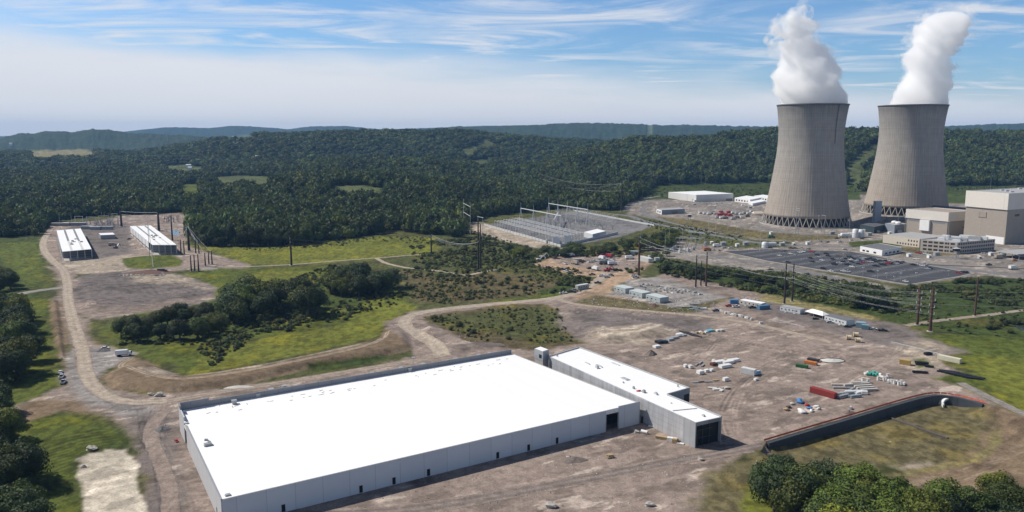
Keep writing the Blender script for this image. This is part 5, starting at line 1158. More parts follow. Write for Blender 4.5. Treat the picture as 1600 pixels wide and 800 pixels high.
# canopy building at the right edge
q6 = quad_at((1556,392),(1590,397.5),(1660,393), 5.5)
t = thing('entrance_canopy', 'wide grey flat canopy on posts at the right edge, above the gate road', 'canopy', (q6[1][0], q6[1][1], 0))
b = MB(); b.prism(q6, 5.0, 5.7); hb(b, 'roof', ROOFG, t)
for u in (.04,.35,.66,.96):
    for v_ in (.06,.94):
        p = lerp2(lerp2(q6[0], q6[1], u), lerp2(q6[3], q6[2], u), v_); b = MB(); b.box(p[0]-.3,p[0]+.3,p[1]-.3,p[1]+.3,-.2,5.0); hb(b, 'post', CONC, t)
b = MB(); qq = [lerp2(lerp2(q6[0], q6[1], u), lerp2(q6[3], q6[2], u), v_) for u, v_ in ((.15,.35),(.85,.35),(.85,.9),(.15,.9))]; b.prism(qq, -0.2, 4.9); hb(b, 'wall', WHITE, t)
# white warehouse beyond the substation
q7 = quad_at((1044.5,300),(1088,304.6),(1146,302.4), 13)
g, zh = base_h(1088, 316.5, 304.6)
q7 = quad_at((1044.5,300.2),(1088,304.6),(1146,302.4), zh)
wh, ad = block('storage_building', 'large white warehouse beyond the substation, nearly windowless, with a pale roof', 'warehouse', q7, 0, zh, panel_mat('white_cladding', (0.66,0.65,0.62), 0.5, 6, var=.03, dark=.9), MEMB, 0.0)
b = MB(); wall_box(b, *on_wall(q7[0], q7[1], 0.86, 0.94, 0.1), .3, 0, 6); ad(b, 'door', GREYM)
b = MB(); wall_box(b, *on_wall(q7[0], q7[1], 0.93, 0.99, 3), 3, 0, 5); ad(b, 'porch', WHITE)
b = MB(); wall_box(b, *on_wall(q7[1], q7[2], 0.80, 0.98, 0.1), .3, 0, 5); ad(b, 'loading_door', CONC_D)
q8 = quad_at((1026,326),(1034,328.5),(1070,326.5), 7)
bl, ad = block('service_building', 'small slate-blue building with a white end wall beside the curved road', 'building', q8, 0, 7, mat('slate_cladding', (0.25,0.28,0.33), .6, var=.06), ROOFG, 0.3)
plateW('end_wall', WHITE, bl, q8[0], q8[1], 0.0, 1.0, -.2, 6.9, out=.06, th=.1)
for t_ in (.18,.58): plateW('window', GLASS, bl, q8[0], q8[1], t_, t_+.2, 1.5, 5, out=.12, th=.1)
plateW('loading_door', CONC_D, bl, q8[1], q8[2], .45, .68, 0, 4, out=.1)
b = MB(); wall_box(b, *on_wall(q8[1], q8[2], .42, .72, 2.5), 2.5, 4.2, 4.6); ad(b, 'awning', CONC_D)
for i, (pl, pn, pr, h, lab) in enumerate((((1148,309),(1172,312),(1190,308.5),8,'long white service building right of the white warehouse'),((1166,313),(1176,318),(1196,314),5,'small white shed in front of the long white service building'),
        ((1178,306),(1200,309),(1214,307),8,'white building partly hidden behind the nearer cooling tower'))):
    qx = quad_at(pl, pn, pr, h); bb, ad = block('service_building', lab, 'building', qx, 0, h, WHITE, MEMB, 0.0)
    if i != 1:
        for k in range(5): plateW('window', GLASS, bb, qx[0], qx[1], .08+k*.18, .17+k*.18, h*.35, h*.7, out=.05, th=.1)
q9 = quad_at((1383,349),(1398,352),(1418,350), 10)
_b, ad = block('pump_house', 'grey windowless pump house between cooling towers and turbine block', 'building', q9, 0, 10, mat('blue_grey_wall', (0.22,0.25,0.29), .6, var=.1, scale=.1), ROOFG, 0.3)
for u in (.3, .7):
    p = lerp2(lerp2(q9[0], q9[1], u), lerp2(q9[3], q9[2], u), .5); b = MB(); b.blob((p[0],p[1],11.3), (4,4,2.2), 2, 0.02); ad(b, 'roof_dome', WHITE)
q10 = quad_at((1344,351),(1366,355),(1384,351), 8)
_b, ad = block('screen_house', 'dark green low block at the foot of the grey slab tower', 'building', q10, 0, 8, mat('dark_green_wall', (0.03,0.05,0.055), .6, var=.2, scale=.1), mat('dark_roof', (0.10,0.10,0.11), .8), 0.3)
# grey upright slab
g = G(1369, 352); zt_ = Zat(g[1], 314.5); t = thing('slab_tower', 'tall plain blue-grey upright slab standing between the cooling towers', 'tower', (g[0], g[1], 0))
b = MB(); b.box(-5,5,-2.5,2.5,0,zt_); b.build('shaft', mat('slab_metal', (0.42,0.46,0.50), .5, .2, var=.06), t, rotz=0.25); b = MB(); b.box(-5.3,5.3,-2.8,2.8,zt_,zt_+.5); b.build('cap', STEELW, t, rotz=.25)
# tank farm left of the office
def tank_v(px, py, r, h, label):
    p = G(px, py); t = thing('storage_tank', label, 'tank', p); b = MB(); b.lathe([(r,0),(r,h),(r*.7,h+r*.25),(0.01,h+r*.35)], 20); b.build('shell', STEELW, t)
    b = MB(); b.box(r,r+.4,-.3,.3,0,h+1); b.lathe([(r+.12,h*.5),(r+.12,h*.5+.3)],20); b.build('ladder', GREYM, t)
def tank_h(px, py, l, r, ang, label, m=None):
    p = G(px, py); t = thing('storage_tank', label, 'tank', p, ang); b = MB(); b.cyl((-l/2,0,r+.8),(l/2,0,r+.8),r,r,18); b.blob((-l/2,0,r+.8),(r*.5,r,r),2,0); b.blob((l/2,0,r+.8),(r*.5,r,r),2,0); b.build('shell', m or STEELW, t)
    b = MB(); b.box(-l*.35,-l*.3,-r*.8,r*.8,0,r); b.box(l*.3,l*.35,-r*.8,r*.8,0,r); b.build('saddle', CONC, t)
tank_v(1336,371,3.4,9.5,'white upright tank, left of the pair beyond the parking lot'); tank_v(1345,370.5,3.6,8.5,'white upright tank, right of the pair beyond the parking lot')
tank_h(1320,371.5,9,2.6,.1,'white lying tank beside the two upright tanks'); tank_h(1329,370,7,2.3,.1,'shorter white lying tank between the long one and the upright tanks')
tank_h(1204,386,11,2.4,.15,'white lying tank at the upper left end of the parking lot')
tank_v(1195,387,3.4,5.5,'dark squat tank next to the white lying tank')

# ---------------------------------------------------------------- the two unfinished halls on the left
STRIP = mat('rooflight_strip', (0.20,0.20,0.19), .6, var=.1)
def open_hall(label, cn, rt, zr):
    "cn: near-left, near-right, far-right, far-left corners at roof height"
    c = [xy(G(*p, zr)) for p in rt]; t = thing('unfinished_hall', label, 'hall', (c[0][0], c[0][1], 0), 0, 'unfinished halls')
    def ad(mb, nm, m): return hb(mb, nm, m, t)
    b = MB(); b.prism(c, zr-0.5, zr); ad(b, 'roof', MEMB)
    for s0, s1 in ((.28,.36),(.66,.74)):
        b = MB(); f0, f1 = (0.02, .98); qq = [lerp2(lerp2(c[0],c[1],s),lerp2(c[3],c[2],s),v) for s, v in ((s0,.42),(s1,.42),(s1,.985),(s0,.985))]; b.prism(qq, zr, zr+.06); ad(b, 'rooflight', STRIP)
        b = MB(); qq = [lerp2(lerp2(c[0],c[1],s),lerp2(c[3],c[2],s),v) for s, v in ((s0,.01),(s1,.01),(s1,.419),(s0,.419))]; b.prism(qq, zr, zr+.05); ad(b, 'roof_strip', mat('pale_strip', (0.58,0.57,0.54), .7))
    n = 7
    for side in (0, 1):
        for k in range(n+1):
            p = lerp2(c[side], c[3-side], k/n*0.98+.01); b = MB(); b.box(p[0]-.25,p[0]+.25,p[1]-.25,p[1]+.25,-.2,zr-.5); ad(b, 'column', STEELW)
    for k in range(1, 4):
        p = lerp2(c[0], c[1], k/4); b = MB(); b.box(p[0]-.22,p[0]+.22,p[1]-.22+.3,p[1]+.22+.3,-.2,zr-.5); ad(b, 'column', STEELW)
    b = MB()
    for z in (2.2, 4.6, 7.0): b.seg((*c[0], z), (*c[1], z), .2, .2)
    ad(b, 'girt', GREYM)
    b = MB(); i0, i1 = lerp2(c[0], c[3], .10), lerp2(c[1], c[2], .10); wall_box(b, lerp2(i0,i1,.03), lerp2(i0,i1,.97), .3, 0, zr-.6); ad(b, 'inner_wall', CONC_D)
    b = MB(); wall_box(b, lerp2(c[3],c[0],0), lerp2(c[3],c[0],.85), .2, 3.0, zr-.55, side=1); ad(b, 'wall', WHITE)
    b = MB(); wall_box(b, lerp2(c[1],c[2],.02), lerp2(c[1],c[2],1.0), .2, .2, zr-.55, side=1); ad(b, 'wall', CONC_D)
    rr = random.Random(int(c[0][0]))
    for k in range(9):
        p = lerp2(lerp2(c[0],c[1],rr.uniform(.2,.8)),lerp2(c[3],c[2],rr.uniform(.2,.8)),rr.uniform(.1,.5)); b = MB(); b.box(p[0]-.7,p[0]+.7+rr.random(),p[1]-.6,p[1]+.9,zr+.06,zr+.6+.5*rr.random()); ad(b, 'roof_material', GREYM if k % 2 else CONC_D)
    b = MB(); b.prism(inset(c, -3.0), 0.02, 0.12); ad(b, 'floor_slab', CONC)
open_hall('left unfinished hall, open-fronted with a white roof, beside the dirt road bend', None, [(97.5,393),(143,389),(126,357),(88.5,360)], 9.5)
open_hall('right unfinished hall, longer, open-fronted with a white roof, near the dark poles', None, [(238.5,382.5),(276,382.5),(235.5,352),(203,353.5)], 10.5)
q = quad_at((154,364.5),(157,367.5),(180,366.5), 5)
block('control_shed', 'small white-roofed shed between the two unfinished halls', 'shed', q, 0, 5, GREYM, MEMB, 0.0)
# ================================================================ POWER LINES AND SUBSTATIONS
RUST = mat('weathering_steel', (0.095,0.052,0.040), .85, var=.2, scale=.4); DARKP = mat('dark_pole', (0.045,0.038,0.035), .85, var=.2, scale=.4)
WIRE = mat('conductor_wire', (0.40,0.41,0.42), .4, .3, var=.02); WIRED = mat('dark_wire', (0.16,0.16,0.17), .5, .2, var=.02); INSU = mat('insulator', (0.60,0.62,0.62), .3, var=.03)
LIGHTP = mat('pale_pole', (0.46,0.46,0.44), .7, var=.08)
def zt_at(px, py_base, py_top, z0=0.0):
    g = G(px, py_base, z0); return g, Zat(g[1], py_top)
def monopole(px, pb, pt, r, label, group=None, m=None, arms=(), armdir=0.5, armlen=3.0, name='utility_pole', cat='utility pole'):
    g, zt = zt_at(px, pb, pt); t = thing(name, label, cat, g, 0, group); h = zt
    b = MB(); b.cyl((0,0,-.5),(0,0,h), r, r*.55, 12); b.build('pole', m or RUST, t)
    b = MB(); b.cyl((0,0,0),(0,0,.45), r*1.9, r*1.9, 12); b.build('footing', CONC, t)
    ends = []
    for k, (fz, ln) in enumerate(arms):
        z = h*fz; dx, dy = math.cos(armdir), math.sin(armdir)
        b = MB(); b.seg((-dx*ln, -dy*ln, z+.3),(dx*ln, dy*ln, z+.3), .25, .25); b.build('crossarm', m or RUST, t)
        for s in (-1, 1):
            b = MB(); b.cyl((dx*ln*s, dy*ln*s, z+.2),(dx*ln*s, dy*ln*s, z-1.4), .16, .16, 6); b.build('insulator', INSU, t)
            ends.append((g[0]+dx*ln*s, g[1]+dy*ln*s, z-1.3))
    if not arms:
        for fz in (.97, .90, .83): ends.append((g[0], g[1], h*fz))
    return t, ends, g, h
def wire(p, q, sag, label, r=0.055, m=None, group=None, n=14):
    b = MB(); P_ = []
    for i in range(n+1):
        t = i/n; P_.append((p[0]+(q[0]-p[0])*t, p[1]+(q[1]-p[1])*t, p[2]+(q[2]-p[2])*t - sag*4*t*(1-t)))
    o = P_[0]
    for i in range(n): b.cyl(tuple(a-c for a, c in zip(P_[i], o)), tuple(a-c for a, c in zip(P_[i+1], o)), r, r, 4, cap=False)
    w_ = tag(b.build('power_line', m or WIRE), label, 'power line', group); w_.location = o; return w_
A3 = ((.97,3.0),(.86,3.6),(.75,3.0))
ad_ = math.atan2(0.45, 1.0)+1.2
mp_specs = [
 ('hp',  998, 431, 366, .62, 'rust-brown steel pole beside the pink truck yard', 'big rust-brown poles', RUST, ((.96,2.4),(.85,2.4))),
 ('q1', 1087, 449, 399, .45, 'left pole of the dark trio beside the gravel pad', 'dark pole trio', DARKP, ((.95,1.6),)),
 ('q2', 1095, 447, 408, .35, 'shortest, middle pole of the dark trio beside the gravel pad', 'dark pole trio', DARKP, ()),
 ('q3', 1103, 448, 394, .50, 'right and tallest pole of the dark trio beside the gravel pad', 'dark pole trio', RUST, ((.96,1.8),)),
 ('r1', 1225.5, 475, 412, .45, 'dark pole behind the white office trailer, left of its pair', 'pole pair behind the office trailers', DARKP, ((.86,1.4),(.66,1.4))),
 ('r2', 1237.5, 471, 412, .42, 'dark pole behind the white office trailer, right of its pair', 'pole pair behind the office trailers', DARKP, ((.86,1.4),(.66,1.4))),
 ('s1', 1433, 508, 448, .55, 'rust-brown pole with many crossarms, left of the pair on the gravel pad', 'pair of poles on the gravel pad', RUST, ((.90,2.6),(.75,2.6),(.60,2.6),(.45,2.6))),
 ('s2', 1453, 518, 448, .60, 'rust-brown pole with many crossarms, right of the pair on the gravel pad', 'pair of poles on the gravel pad', RUST, ((.90,2.8),(.75,2.8),(.60,2.8),(.45,2.8))),
 ('u',  1523, 494, 433, .42, 'single rust-brown pole beside the gravel path near the pond', 'big rust-brown poles', RUST, ()),
 ('m1', 455.5, 415, 368, .60, 'dark brown pole beside the meadow gravel path, left of the yellow meadow', 'brown poles along the meadow', DARKP, ((.93,1.6),(.82,1.6))),
 ('m2', 674, 398, 365, .50, 'short dark brown pole at the end of the yellow meadow', 'brown poles along the meadow', DARKP, ()),
 ('w1', 747.5, 422, 345, .55, 'left pole of the tall dark twin in front of the substation', 'twin dark poles', DARKP, ((.60,1.3),)),
 ('w2', 751, 420, 350, .45, 'right pole of the tall dark twin in front of the substation', 'twin dark poles', DARKP, ()),
 ('b1', 971, 330, 284, .75, 'tall dark pole behind the substation, wires running left', 'dark poles behind the substation', DARKP, ((.97,2.6),(.72,2.6))),
 ('b2', 848, 302, 271, .7, 'dark pole in the woods left end of the wires behind the substation', 'dark poles behind the substation', DARKP, ((.97,2.6),(.75,2.6),(.5,2.6))),
 ('b3', 906, 303, 281, .8, 'pale pole in the woods halfway along the wires behind the substation', 'dark poles behind the substation', LIGHTP, ((.9,2.0),)),
 ('l1', 190, 354, 329, .9, 'thick dark pole at the left end of the triple white conductors', 'poles carrying the triple conductors', DARKP, ((.95,1.5),)),
 ('l2', 248.5, 361, 331, 1.0, 'thick dark pole at the right end of the triple white conductors', 'poles carrying the triple conductors', DARKP, ((.95,1.5),)),
 ('l3', 269.5, 376, 337, .6, 'dark pole beside the small pond right of the right hall', 'dark poles right of the halls', DARKP, ()),
 ('l4', 295.5, 392, 351, .8, 'thick dark pole where the white wires fan out, right of the halls', 'dark poles right of the halls', DARKP, ()),
]
gp = [(283,397,374),(288,397.5,376),(306,396,374),(311,396.5,377),(299,424,399),(304.5,424,398),(310.5,424,397),(321,416,395),(326.5,413,393),(331.5,413,392)]
PE = {}
for k, px, pb, pt, r, lab, grp, m, arms in mp_specs:
    t, e, g, h = monopole(px, pb, pt, r*1.7, lab, grp, m, arms, armdir=ad_ if k not in ('b1','b2','b3') else 0.3); PE[k] = (e, g, h)
for i, (px, pb, pt) in enumerate(gp):
    where = ('pair at the corner of the right hall' if i < 2 else 'pair right of the hall corner' if i < 4 else 'front trio by the debris pile' if i < 7 else 'rear trio by the debris pile'); od = ('left','right')[i % 2] if i < 4 else ('left','middle','right')[(i-4) % 3]
    monopole(px, pb, pt, .7, 'short dark pole, %s one of the %s' % (od, where), 'short dark poles right of the halls', DARKP)
def span(a, b, sag, lab, n=None, m=None, r=0.055, grp=None):
    ea, eb = PE[a][0], PE[b][0]; k = min(len(ea), len(eb)) if n is None else n
    for i in range(k):
        p, q = ea[i % len(ea)], eb[i % len(eb)]
        wire(p, q, sag, '%s conductor %s' % (('lowest' if i == k-1 else ordinal(i+1)+' from the top'), lab), r, m, grp or 'conductors '+lab)
span('w1', 'm2', 5, 'sagging from the twin dark poles to the short meadow pole', 4, r=.09)
span('m2', 'm1', 5, 'over the yellow meadow between the two brown poles', 3, WIRED, .05)
span('b1', 'b2', 9, 'high over the woods behind the substation', 5, r=.10)
span('hp', 'q3', 3, 'between the lone rust pole and the dark trio', 4, r=.07)
span('q3', 'r2', 4, 'between the dark trio and the pole pair behind the trailers', 4, r=.06)
span('hp', 'w1', 7, 'from the lone rust pole to the twin dark poles', 3, WIRED, .045)
span('r2', 's2', 4, 'above the tree belt to the right gravel-pad pole', 8, r=.032)
span('r1', 's1', 4, 'above the tree belt to the left gravel-pad pole', 8, r=.032)
span('l4', 'l3', 3, 'between the thick pole and the pond pole', 3)
hp = PE['hp'][1]
for i in range(6):
    e = G(1640+i*6, 420+i*12, 14-i*1.2); s = (hp[0]+1.0, hp[1], PE['hp'][2]*(.80-.05*i))
    wire(s, tuple(e), 10+i*.6, '%s of the long white conductors swooping right from the lone rust pole' % ordinal(i+1), .055, None, 'long conductors in front of the parking lot', 26)
for i in range(3):
    a, b = PE['l1'], PE['l2']; wire((a[1][0],a[1][1],a[2]*(.95-.19*i)), (b[1][0],b[1][1],b[2]*(.97-.19*i)), 0.8, '%s of the triple white conductors behind the two unfinished halls' % ('top','middle','bottom')[i], .22, None, 'triple white conductors')
l4 = PE['l4']
for i, (px, py) in enumerate(((283,376),(288,376),(306,376),(311,378),(321,396),(331,393))):
    g = G(px, py+20); wire((l4[1][0], l4[1][1], l4[2]*.97), (g[0], g[1], Zat(g[1], py)), 1.5, 'white wire number %s fanning out from the thick pole' % ordinal(i+1), .10, None, 'fanned wires right of the halls')
# lattice-like A-frame masts by the halls
def a_mast(px0, pb0, px1, pb1, ptop, label, w=.3):
    g0 = G(px0, pb0); g1 = G(px1, pb1); zt = Zat((g0[1]+g1[1])/2, ptop); t = thing('steel_mast', label, 'mast', g0, 0, 'paired steel masts')
    d = Vector(g1)-Vector(g0); 
    b = MB(); b.cyl((0,0,-.3),(d.x*.12-0,d.y*.12,zt),w,w*.6,8); b.build('pole', LIGHTP, t); b = MB(); b.cyl((d.x,d.y,-.3),(d.x*.25,d.y*.25,zt*.99),w,w*.6,8); b.build('pole', LIGHTP, t)
    b = MB(); b.seg((d.x*.15,d.y*.15,zt*.8),(d.x*.45,d.y*.45,zt*.8),.2,.2); b.build('brace', LIGHTP, t); return zt
a_mast(234,404,239.5,417,350,'pair of tall pale leaning masts in front of the right unfinished hall')
def lightpole(px, pb, pt, label, m=None, r=.22, head=True, name='light_mast', grp='slender masts around the power station'):
    g, zt = zt_at(px, pb, pt); t = thing(name, label, 'light mast' if name == 'light_mast' else 'mast', g, 0, grp)
    b = MB(); b.cyl((0,0,-.3),(0,0,zt),r,r*.5,8); b.build('pole', m or LIGHTP, t)
    if head: b = MB(); b.box(-.9,.9,-.4,.4,zt-.15,zt+.35); b.box(-.35,.35,-.35,.35,zt-.7,zt-.15); b.build('lamp_head', STEELW, t)
lp = [(95,368,332,'left of the slim masts behind the left unfinished hall',0),(113.5,367,332,'right of the slim masts behind the left unfinished hall',0),(161,362,330,'left slim mast of the pair between the halls',0),(165,362,331,'right slim mast of the pair between the halls',0),
 (1325.5,383,330,'tall pale light mast right of the nearer cooling tower',1),(1277,377,337,'light mast in front of the nearer cooling tower base',1),(1187,392,345,'light mast at the upper left end of the parking lot',1),
 (1156.5,366,321,'tall pale mast in the grass below the parked trucks, right one',0),(1150.5,364,322,'tall grey mast in the grass below the parked trucks, left one',0),(1137,360,340,'short mast below the parked trucks',0),
 (1039,392,362,'left thin pole of the transformer yard',0),(1045,391,360,'second thin pole of the transformer yard',0),(1065.5,398,358,'pole in the middle of the transformer yard',0),
 (1402,363,338,'left mast in front of the turbine block',1),(1413,364,340,'second mast in front of the turbine block',1),(1479,397,346,'tall mast before the windowed office',1),(1544,303,280,'thin mast on the roof of the tallest block',0),(1441,397,378,'short mast left of the windowed office',0),
 (1008,295,270,'first pale pole of the row at the hill foot',0),(1011,296,276,'second pale pole of the row at the hill foot',0),(1017,297,268,'third pale pole of the row at the hill foot',0),(1020.5,297,272,'fourth pale pole of the row at the hill foot',0),(1024,297,275,'fifth pale pole of the row at the hill foot',0),(1029,296,272,'last pale pole of the row at the hill foot',0),
 (1095,297,274,'left pale pole behind the white warehouse',0),(1101.5,297,274,'right pale pole behind the white warehouse',0),(940,297,274,'pale pole in the woods behind the substation',0),(1546,308,276,'mast on the ridge side of the tallest block',0),
 (646,453,441,'slim mast standing behind the great hall near the haul road',0)]
for px, pb, pt, lab, hd in lp[:-1]:
    if 'roof of the tallest' in lab: continue
    lightpole(px, pb, pt, lab, head=bool(hd))
lightpole(646,574,559,'slim white mast behind the great hall beside the haul road', STEELW, .14, True)
# H frames
def h_frame(px0, pb0, px1, pb1, pt, label, arms=(1.0,), ext=3.0, r=.28, m=None, brace=False, name='h_frame_tower'):
    g0, g1 = G(px0, pb0), G(px1, pb1); zt = Zat((g0[1]+g1[1])/2, pt); t = thing(name, label, 'pylon', g0, 0, 'steel pylon frames'); m = m or LIGHTP
    d = Vector(g1)-Vector(g0); u = d.normalized()
    for p in (Vector((0,0,0)), d): b = MB(); b.cyl(p-Vector((0,0,.3)), p+Vector((0,0,zt)), r, r*.7, 8); b.build('leg', m, t)
    for f in arms: b = MB(); b.seg(-u*ext+Vector((0,0,zt*f)), d+u*ext+Vector((0,0,zt*f)), .5, .5); b.build('crossarm', m, t)
    if brace:
        for z0, z1 in ((.08,.4),(.4,.08)): b = MB(); b.seg(Vector((0,0,zt*z0)), d+Vector((0,0,zt*z1)), .2, .2); b.build('brace', m, t)
    return g0, g1, zt
h_frame(724.5,360,735,368,313,'pale double-arm pylon with diagonal braces left of the substation', (.86,.58), 1.5, .28, None, True)
h_frame(747,378,754.5,380,338,'pale single-arm pylon behind the twin dark poles', (.97,), 1.5, .25)
h_frame(1107,366,1118,367,323,'pale pylon with one long crossarm standing in the grass triangle', (.80,), 6, .3)
h_frame(884,288,893,288,266,'dark pylon on the hill slope, left of the pair in the woods', (.9,), 6, .5, DARKP)
h_frame(979,285,986,285,261,'dark pylon on the hill slope, right of the pair in the woods', (.9,), 6, .5, DARKP)
h_frame(1080,284,1082,283,254,'dark pylon on the hill slope above the white warehouse', (.93,), 4, .5, DARKP)
h_frame(1322,272,1327,272,235,'dark pylon in the cut between the cooling towers', (.95,), 4, .7, DARKP)
h_frame(1243,367,1247,368,325,'dark lattice mast in front of the nearer cooling tower', (.98,.9), 2.0, .3, GREYM, True)
h_frame(1283,365,1288,366,336,'smaller dark lattice mast in front of the nearer cooling tower', (.98,), .8, .25, GREYM, True)
for i, (a0, b0, a1, b1, tp) in enumerate(((118,352,130,352,338),(136,354,150,354,339),(155,352,170,351,337),(172,356,186,355,341),(176,350,184,350,334))):
    h_frame(a0, b0, a1, b1, tp, 'pale gantry frame of the small switchyard behind the halls, %s from the left' % ordinal(i+1), (1.0,), .5, .45, STEELW, False, 'gantry')
# far radio mast
g = G(262,232); t = thing('radio_mast', 'very thin radio mast on the distant blue hill', 'mast', (-2290, 5200, 96)); b = MB(); b.cyl((0,0,0),(0,0,85),1.6,.8,6); b.build('pole', GREYM, t)
# ---- substation
def bay_pt(u, v):
    "substation pad: u along its left-to-near edge, v across"
    a, n, r = G(756,352), G(876,386), G(1022,353); return Vector((a[0]+(n[0]-a[0])*u+(r[0]-n[0])*v, a[1]+(n[1]-a[1])*u+(r[1]-n[1])*v, 0))
PW = mat('precast_wall', (0.52,0.53,0.54), .8, var=.05)
wt = thing('perimeter_wall', 'low pale precast wall around the front of the substation', 'wall', bay_pt(1,0))
for nm, (u0,v0), (u1,v1), hh_ in (('wall_run',(0,0),(1,0),2.6),('wall_run',(1,0.003),(1,.35),2.9),('wall_run',(1,.35),(1,.56),2.9)):
    b = MB(); p, q = bay_pt(u0,v0), bay_pt(u1,v1); wall_box(b, xy(p), xy(q), .35, -.3, hh_); hb(b, nm, PW, wt)
for i in range(26):
    p = bay_pt(i/25, 0); b = MB(); b.box(p.x-.3,p.x+.3,p.y-.3,p.y+.3,-.3,2.9); hb(b, 'pillar', PW, wt)
b = MB(); p, q = bay_pt(0,1.0), bay_pt(1,1.0); wall_box(b, xy(p), xy(q), .15, -.3, 2.2); hb(b, 'wall_run', PW, wt)
def gantry(u0, v0, u1, v1, n, h, spire, label, r=.5):
    p, q = bay_pt(u0,v0), bay_pt(u1,v1); t = thing('gantry', label, 'gantry', p, 0, 'tall gantries of the substation'); d = q-p; un = Vector((-d.y,d.x,0)).normalized()
    for i in range(n):
        c = d*(i/(n-1))
        for s in (-1, 1): b = MB(); b.cyl(c+un*s*2.6-Vector((0,0,.2)), c+Vector((0,0,h)), r, r*.7, 6); b.build('leg', STEELW, t)
        b = MB(); b.cyl(c+Vector((0,0,h)), c+Vector((0,0,h+spire)), r*.5, r*.3, 6); b.build('spire', STEELW, t)
    b = MB(); b.seg(Vector((0,0,h)), d+Vector((0,0,h)), 1.1, 1.0); b.build('beam', STEELW, t)
gantry(.10,.30,.62,.30+.02,4,20,8,'tall A-leg gantry of the substation, left of the two')
gantry(.08,.62,.58,.64,5,21,9,'tall A-leg gantry of the substation, right of the two')
gantry(.55,.30,.30,.55,3,13,3,'lower gantry between the two tall ones',.25)
# bus supports: rows of thin posts with a bus bar, each row one thing
for k in range(9):
    v = .03 + k*.028; p, q = bay_pt(.12,v), bay_pt(.95,v); d = q-p; n = 12; t = thing('bus_support', 'row of thin grey bus posts in the substation, %s from the front wall' % ordinal(k+1), 'bus support', p, 0, 'bus supports of the substation')
    for i in range(n): b = MB(); c = d*(i/(n-1)); b.cyl(c, c+Vector((0,0,8.5-.3*(k%3))), .3, .22, 5); b.build('post', STEELW, t)
    b = MB(); b.seg(Vector((0,0,8.6-.3*(k%3))), d+Vector((0,0,8.6-.3*(k%3))), .36, .36); b.build('bus_bar', STEELW, t)
for k in range(7):
    v = .70 + k*.045; p, q = bay_pt(.02,v), bay_pt(.80-k*.03,v); d = q-p; n = 12; t = thing('bus_support', 'row of thin pale bus posts, %s beyond the right tall gantry' % ordinal(k+1), 'bus support', p, 0, 'bus supports of the substation')
    for i in range(n): b = MB(); c = d*(i/(n-1)); b.cyl(c, c+Vector((0,0,7.5)), .3, .22, 5); b.build('post', LIGHTP, t)
    b = MB(); b.seg(Vector((0,0,7.6)), d+Vector((0,0,7.6)), .25, .25); b.build('bus_bar', LIGHTP, t)
# switches and breakers among them
def breaker(p, i):
    t = thing('circuit_breaker', '', 'circuit breaker', p, rnd.random(), 'circuit breakers of the substation')
    b = MB(); b.box(-.6,.6,-.5,.5,0,1.6); b.build('cabinet', GREYM, t)
    b = MB(); b.seg((-1.8,0,2.6),(1.8,0,2.6),.3,.3); b.box(-.15,.15,-.15,.15,1.6,2.6); b.build('frame', GREYM, t)
    for x in (-1.6,0,1.6): b = MB(); b.cyl((x,0,2.7),(x*1.15,0,5.2),.18,.10,6); b.build('insulator', mat('brown_insulator', (0.20,0.20,0.21), .4), t)
    return t
cb = breaker(bay_pt(.3,.3), 0); remember(cb); first = True
for i in range(11):
    for j in range(9):
        u, v = .14+.07*i+rnd.uniform(-.012,.012), .27+.05*j+rnd.uniform(-.008,.008)
        if u > .60 and .40 < v < .62 or u > .84: continue
        place(cb, first, bay_pt(u, v), 0.35+rnd.choice((0,1.57)), 'grey circuit breaker in the substation, %s row from the back, %s from the wall side' % (ordinal(i+1), ordinal(j+1)), 'circuit breaker', 'circuit breakers of the substation', rnd.uniform(.8,1.25)); first = False
for j, (px, lab) in enumerate(((866,'left'),(883.5,'right'))):
    g = G(px+3, 382-j*1.5); t = thing('firewall', '%s of the two white upright walls among transformers in the substation' % lab, 'wall', g, 0.2); b = MB(); b.box(-4,4,-.3,.3,-.2,9.0); b.build('panel', WHITE, t); b = MB(); b.box(-4.2,4.2,-.4,.4,9.0,9.3); b.build('coping', PW, t)
for j, (px, py) in enumerate(((856,380),(874,381),(891,378))):
    g = G(px, py); t = thing('transformer', '%s grey transformer beside the white upright walls in the substation' % ('left','middle','right')[j], 'transformer', g, .3)
    b = MB(); b.box(-2.2,2.2,-1.5,1.5,.2,3.4); b.build('tank', GREYM, t); b = MB(); b.cyl((-1.8,0,4.6),(1.8,0,4.6),.6,.6,10); b.build('conservator', STEELW, t)
    b = MB(); [b.box(-2+.5*k,-1.8+.5*k,1.6,2.4,.5,3) for k in range(8)]; b.build('radiator', GALV, t)
    for x in (-1.2,0,1.2): b = MB(); b.cyl((x,-.6,3.4),(x*1.2,-.8,5.6),.2,.12,6); b.build('bushing', INSU, t)
q = quad_at((912.5,366),(926,368.5),(947,362.5), 4.5); g = G(926,373); 
block('control_building', 'white-roofed control building at the near side of the substation', 'building', quad_at((912.5,362.5),(926,366),(947,361), 6), 0, 6, mat('control_wall', (0.55,0.56,0.57), .6, var=.04), MEMB, 0.0)
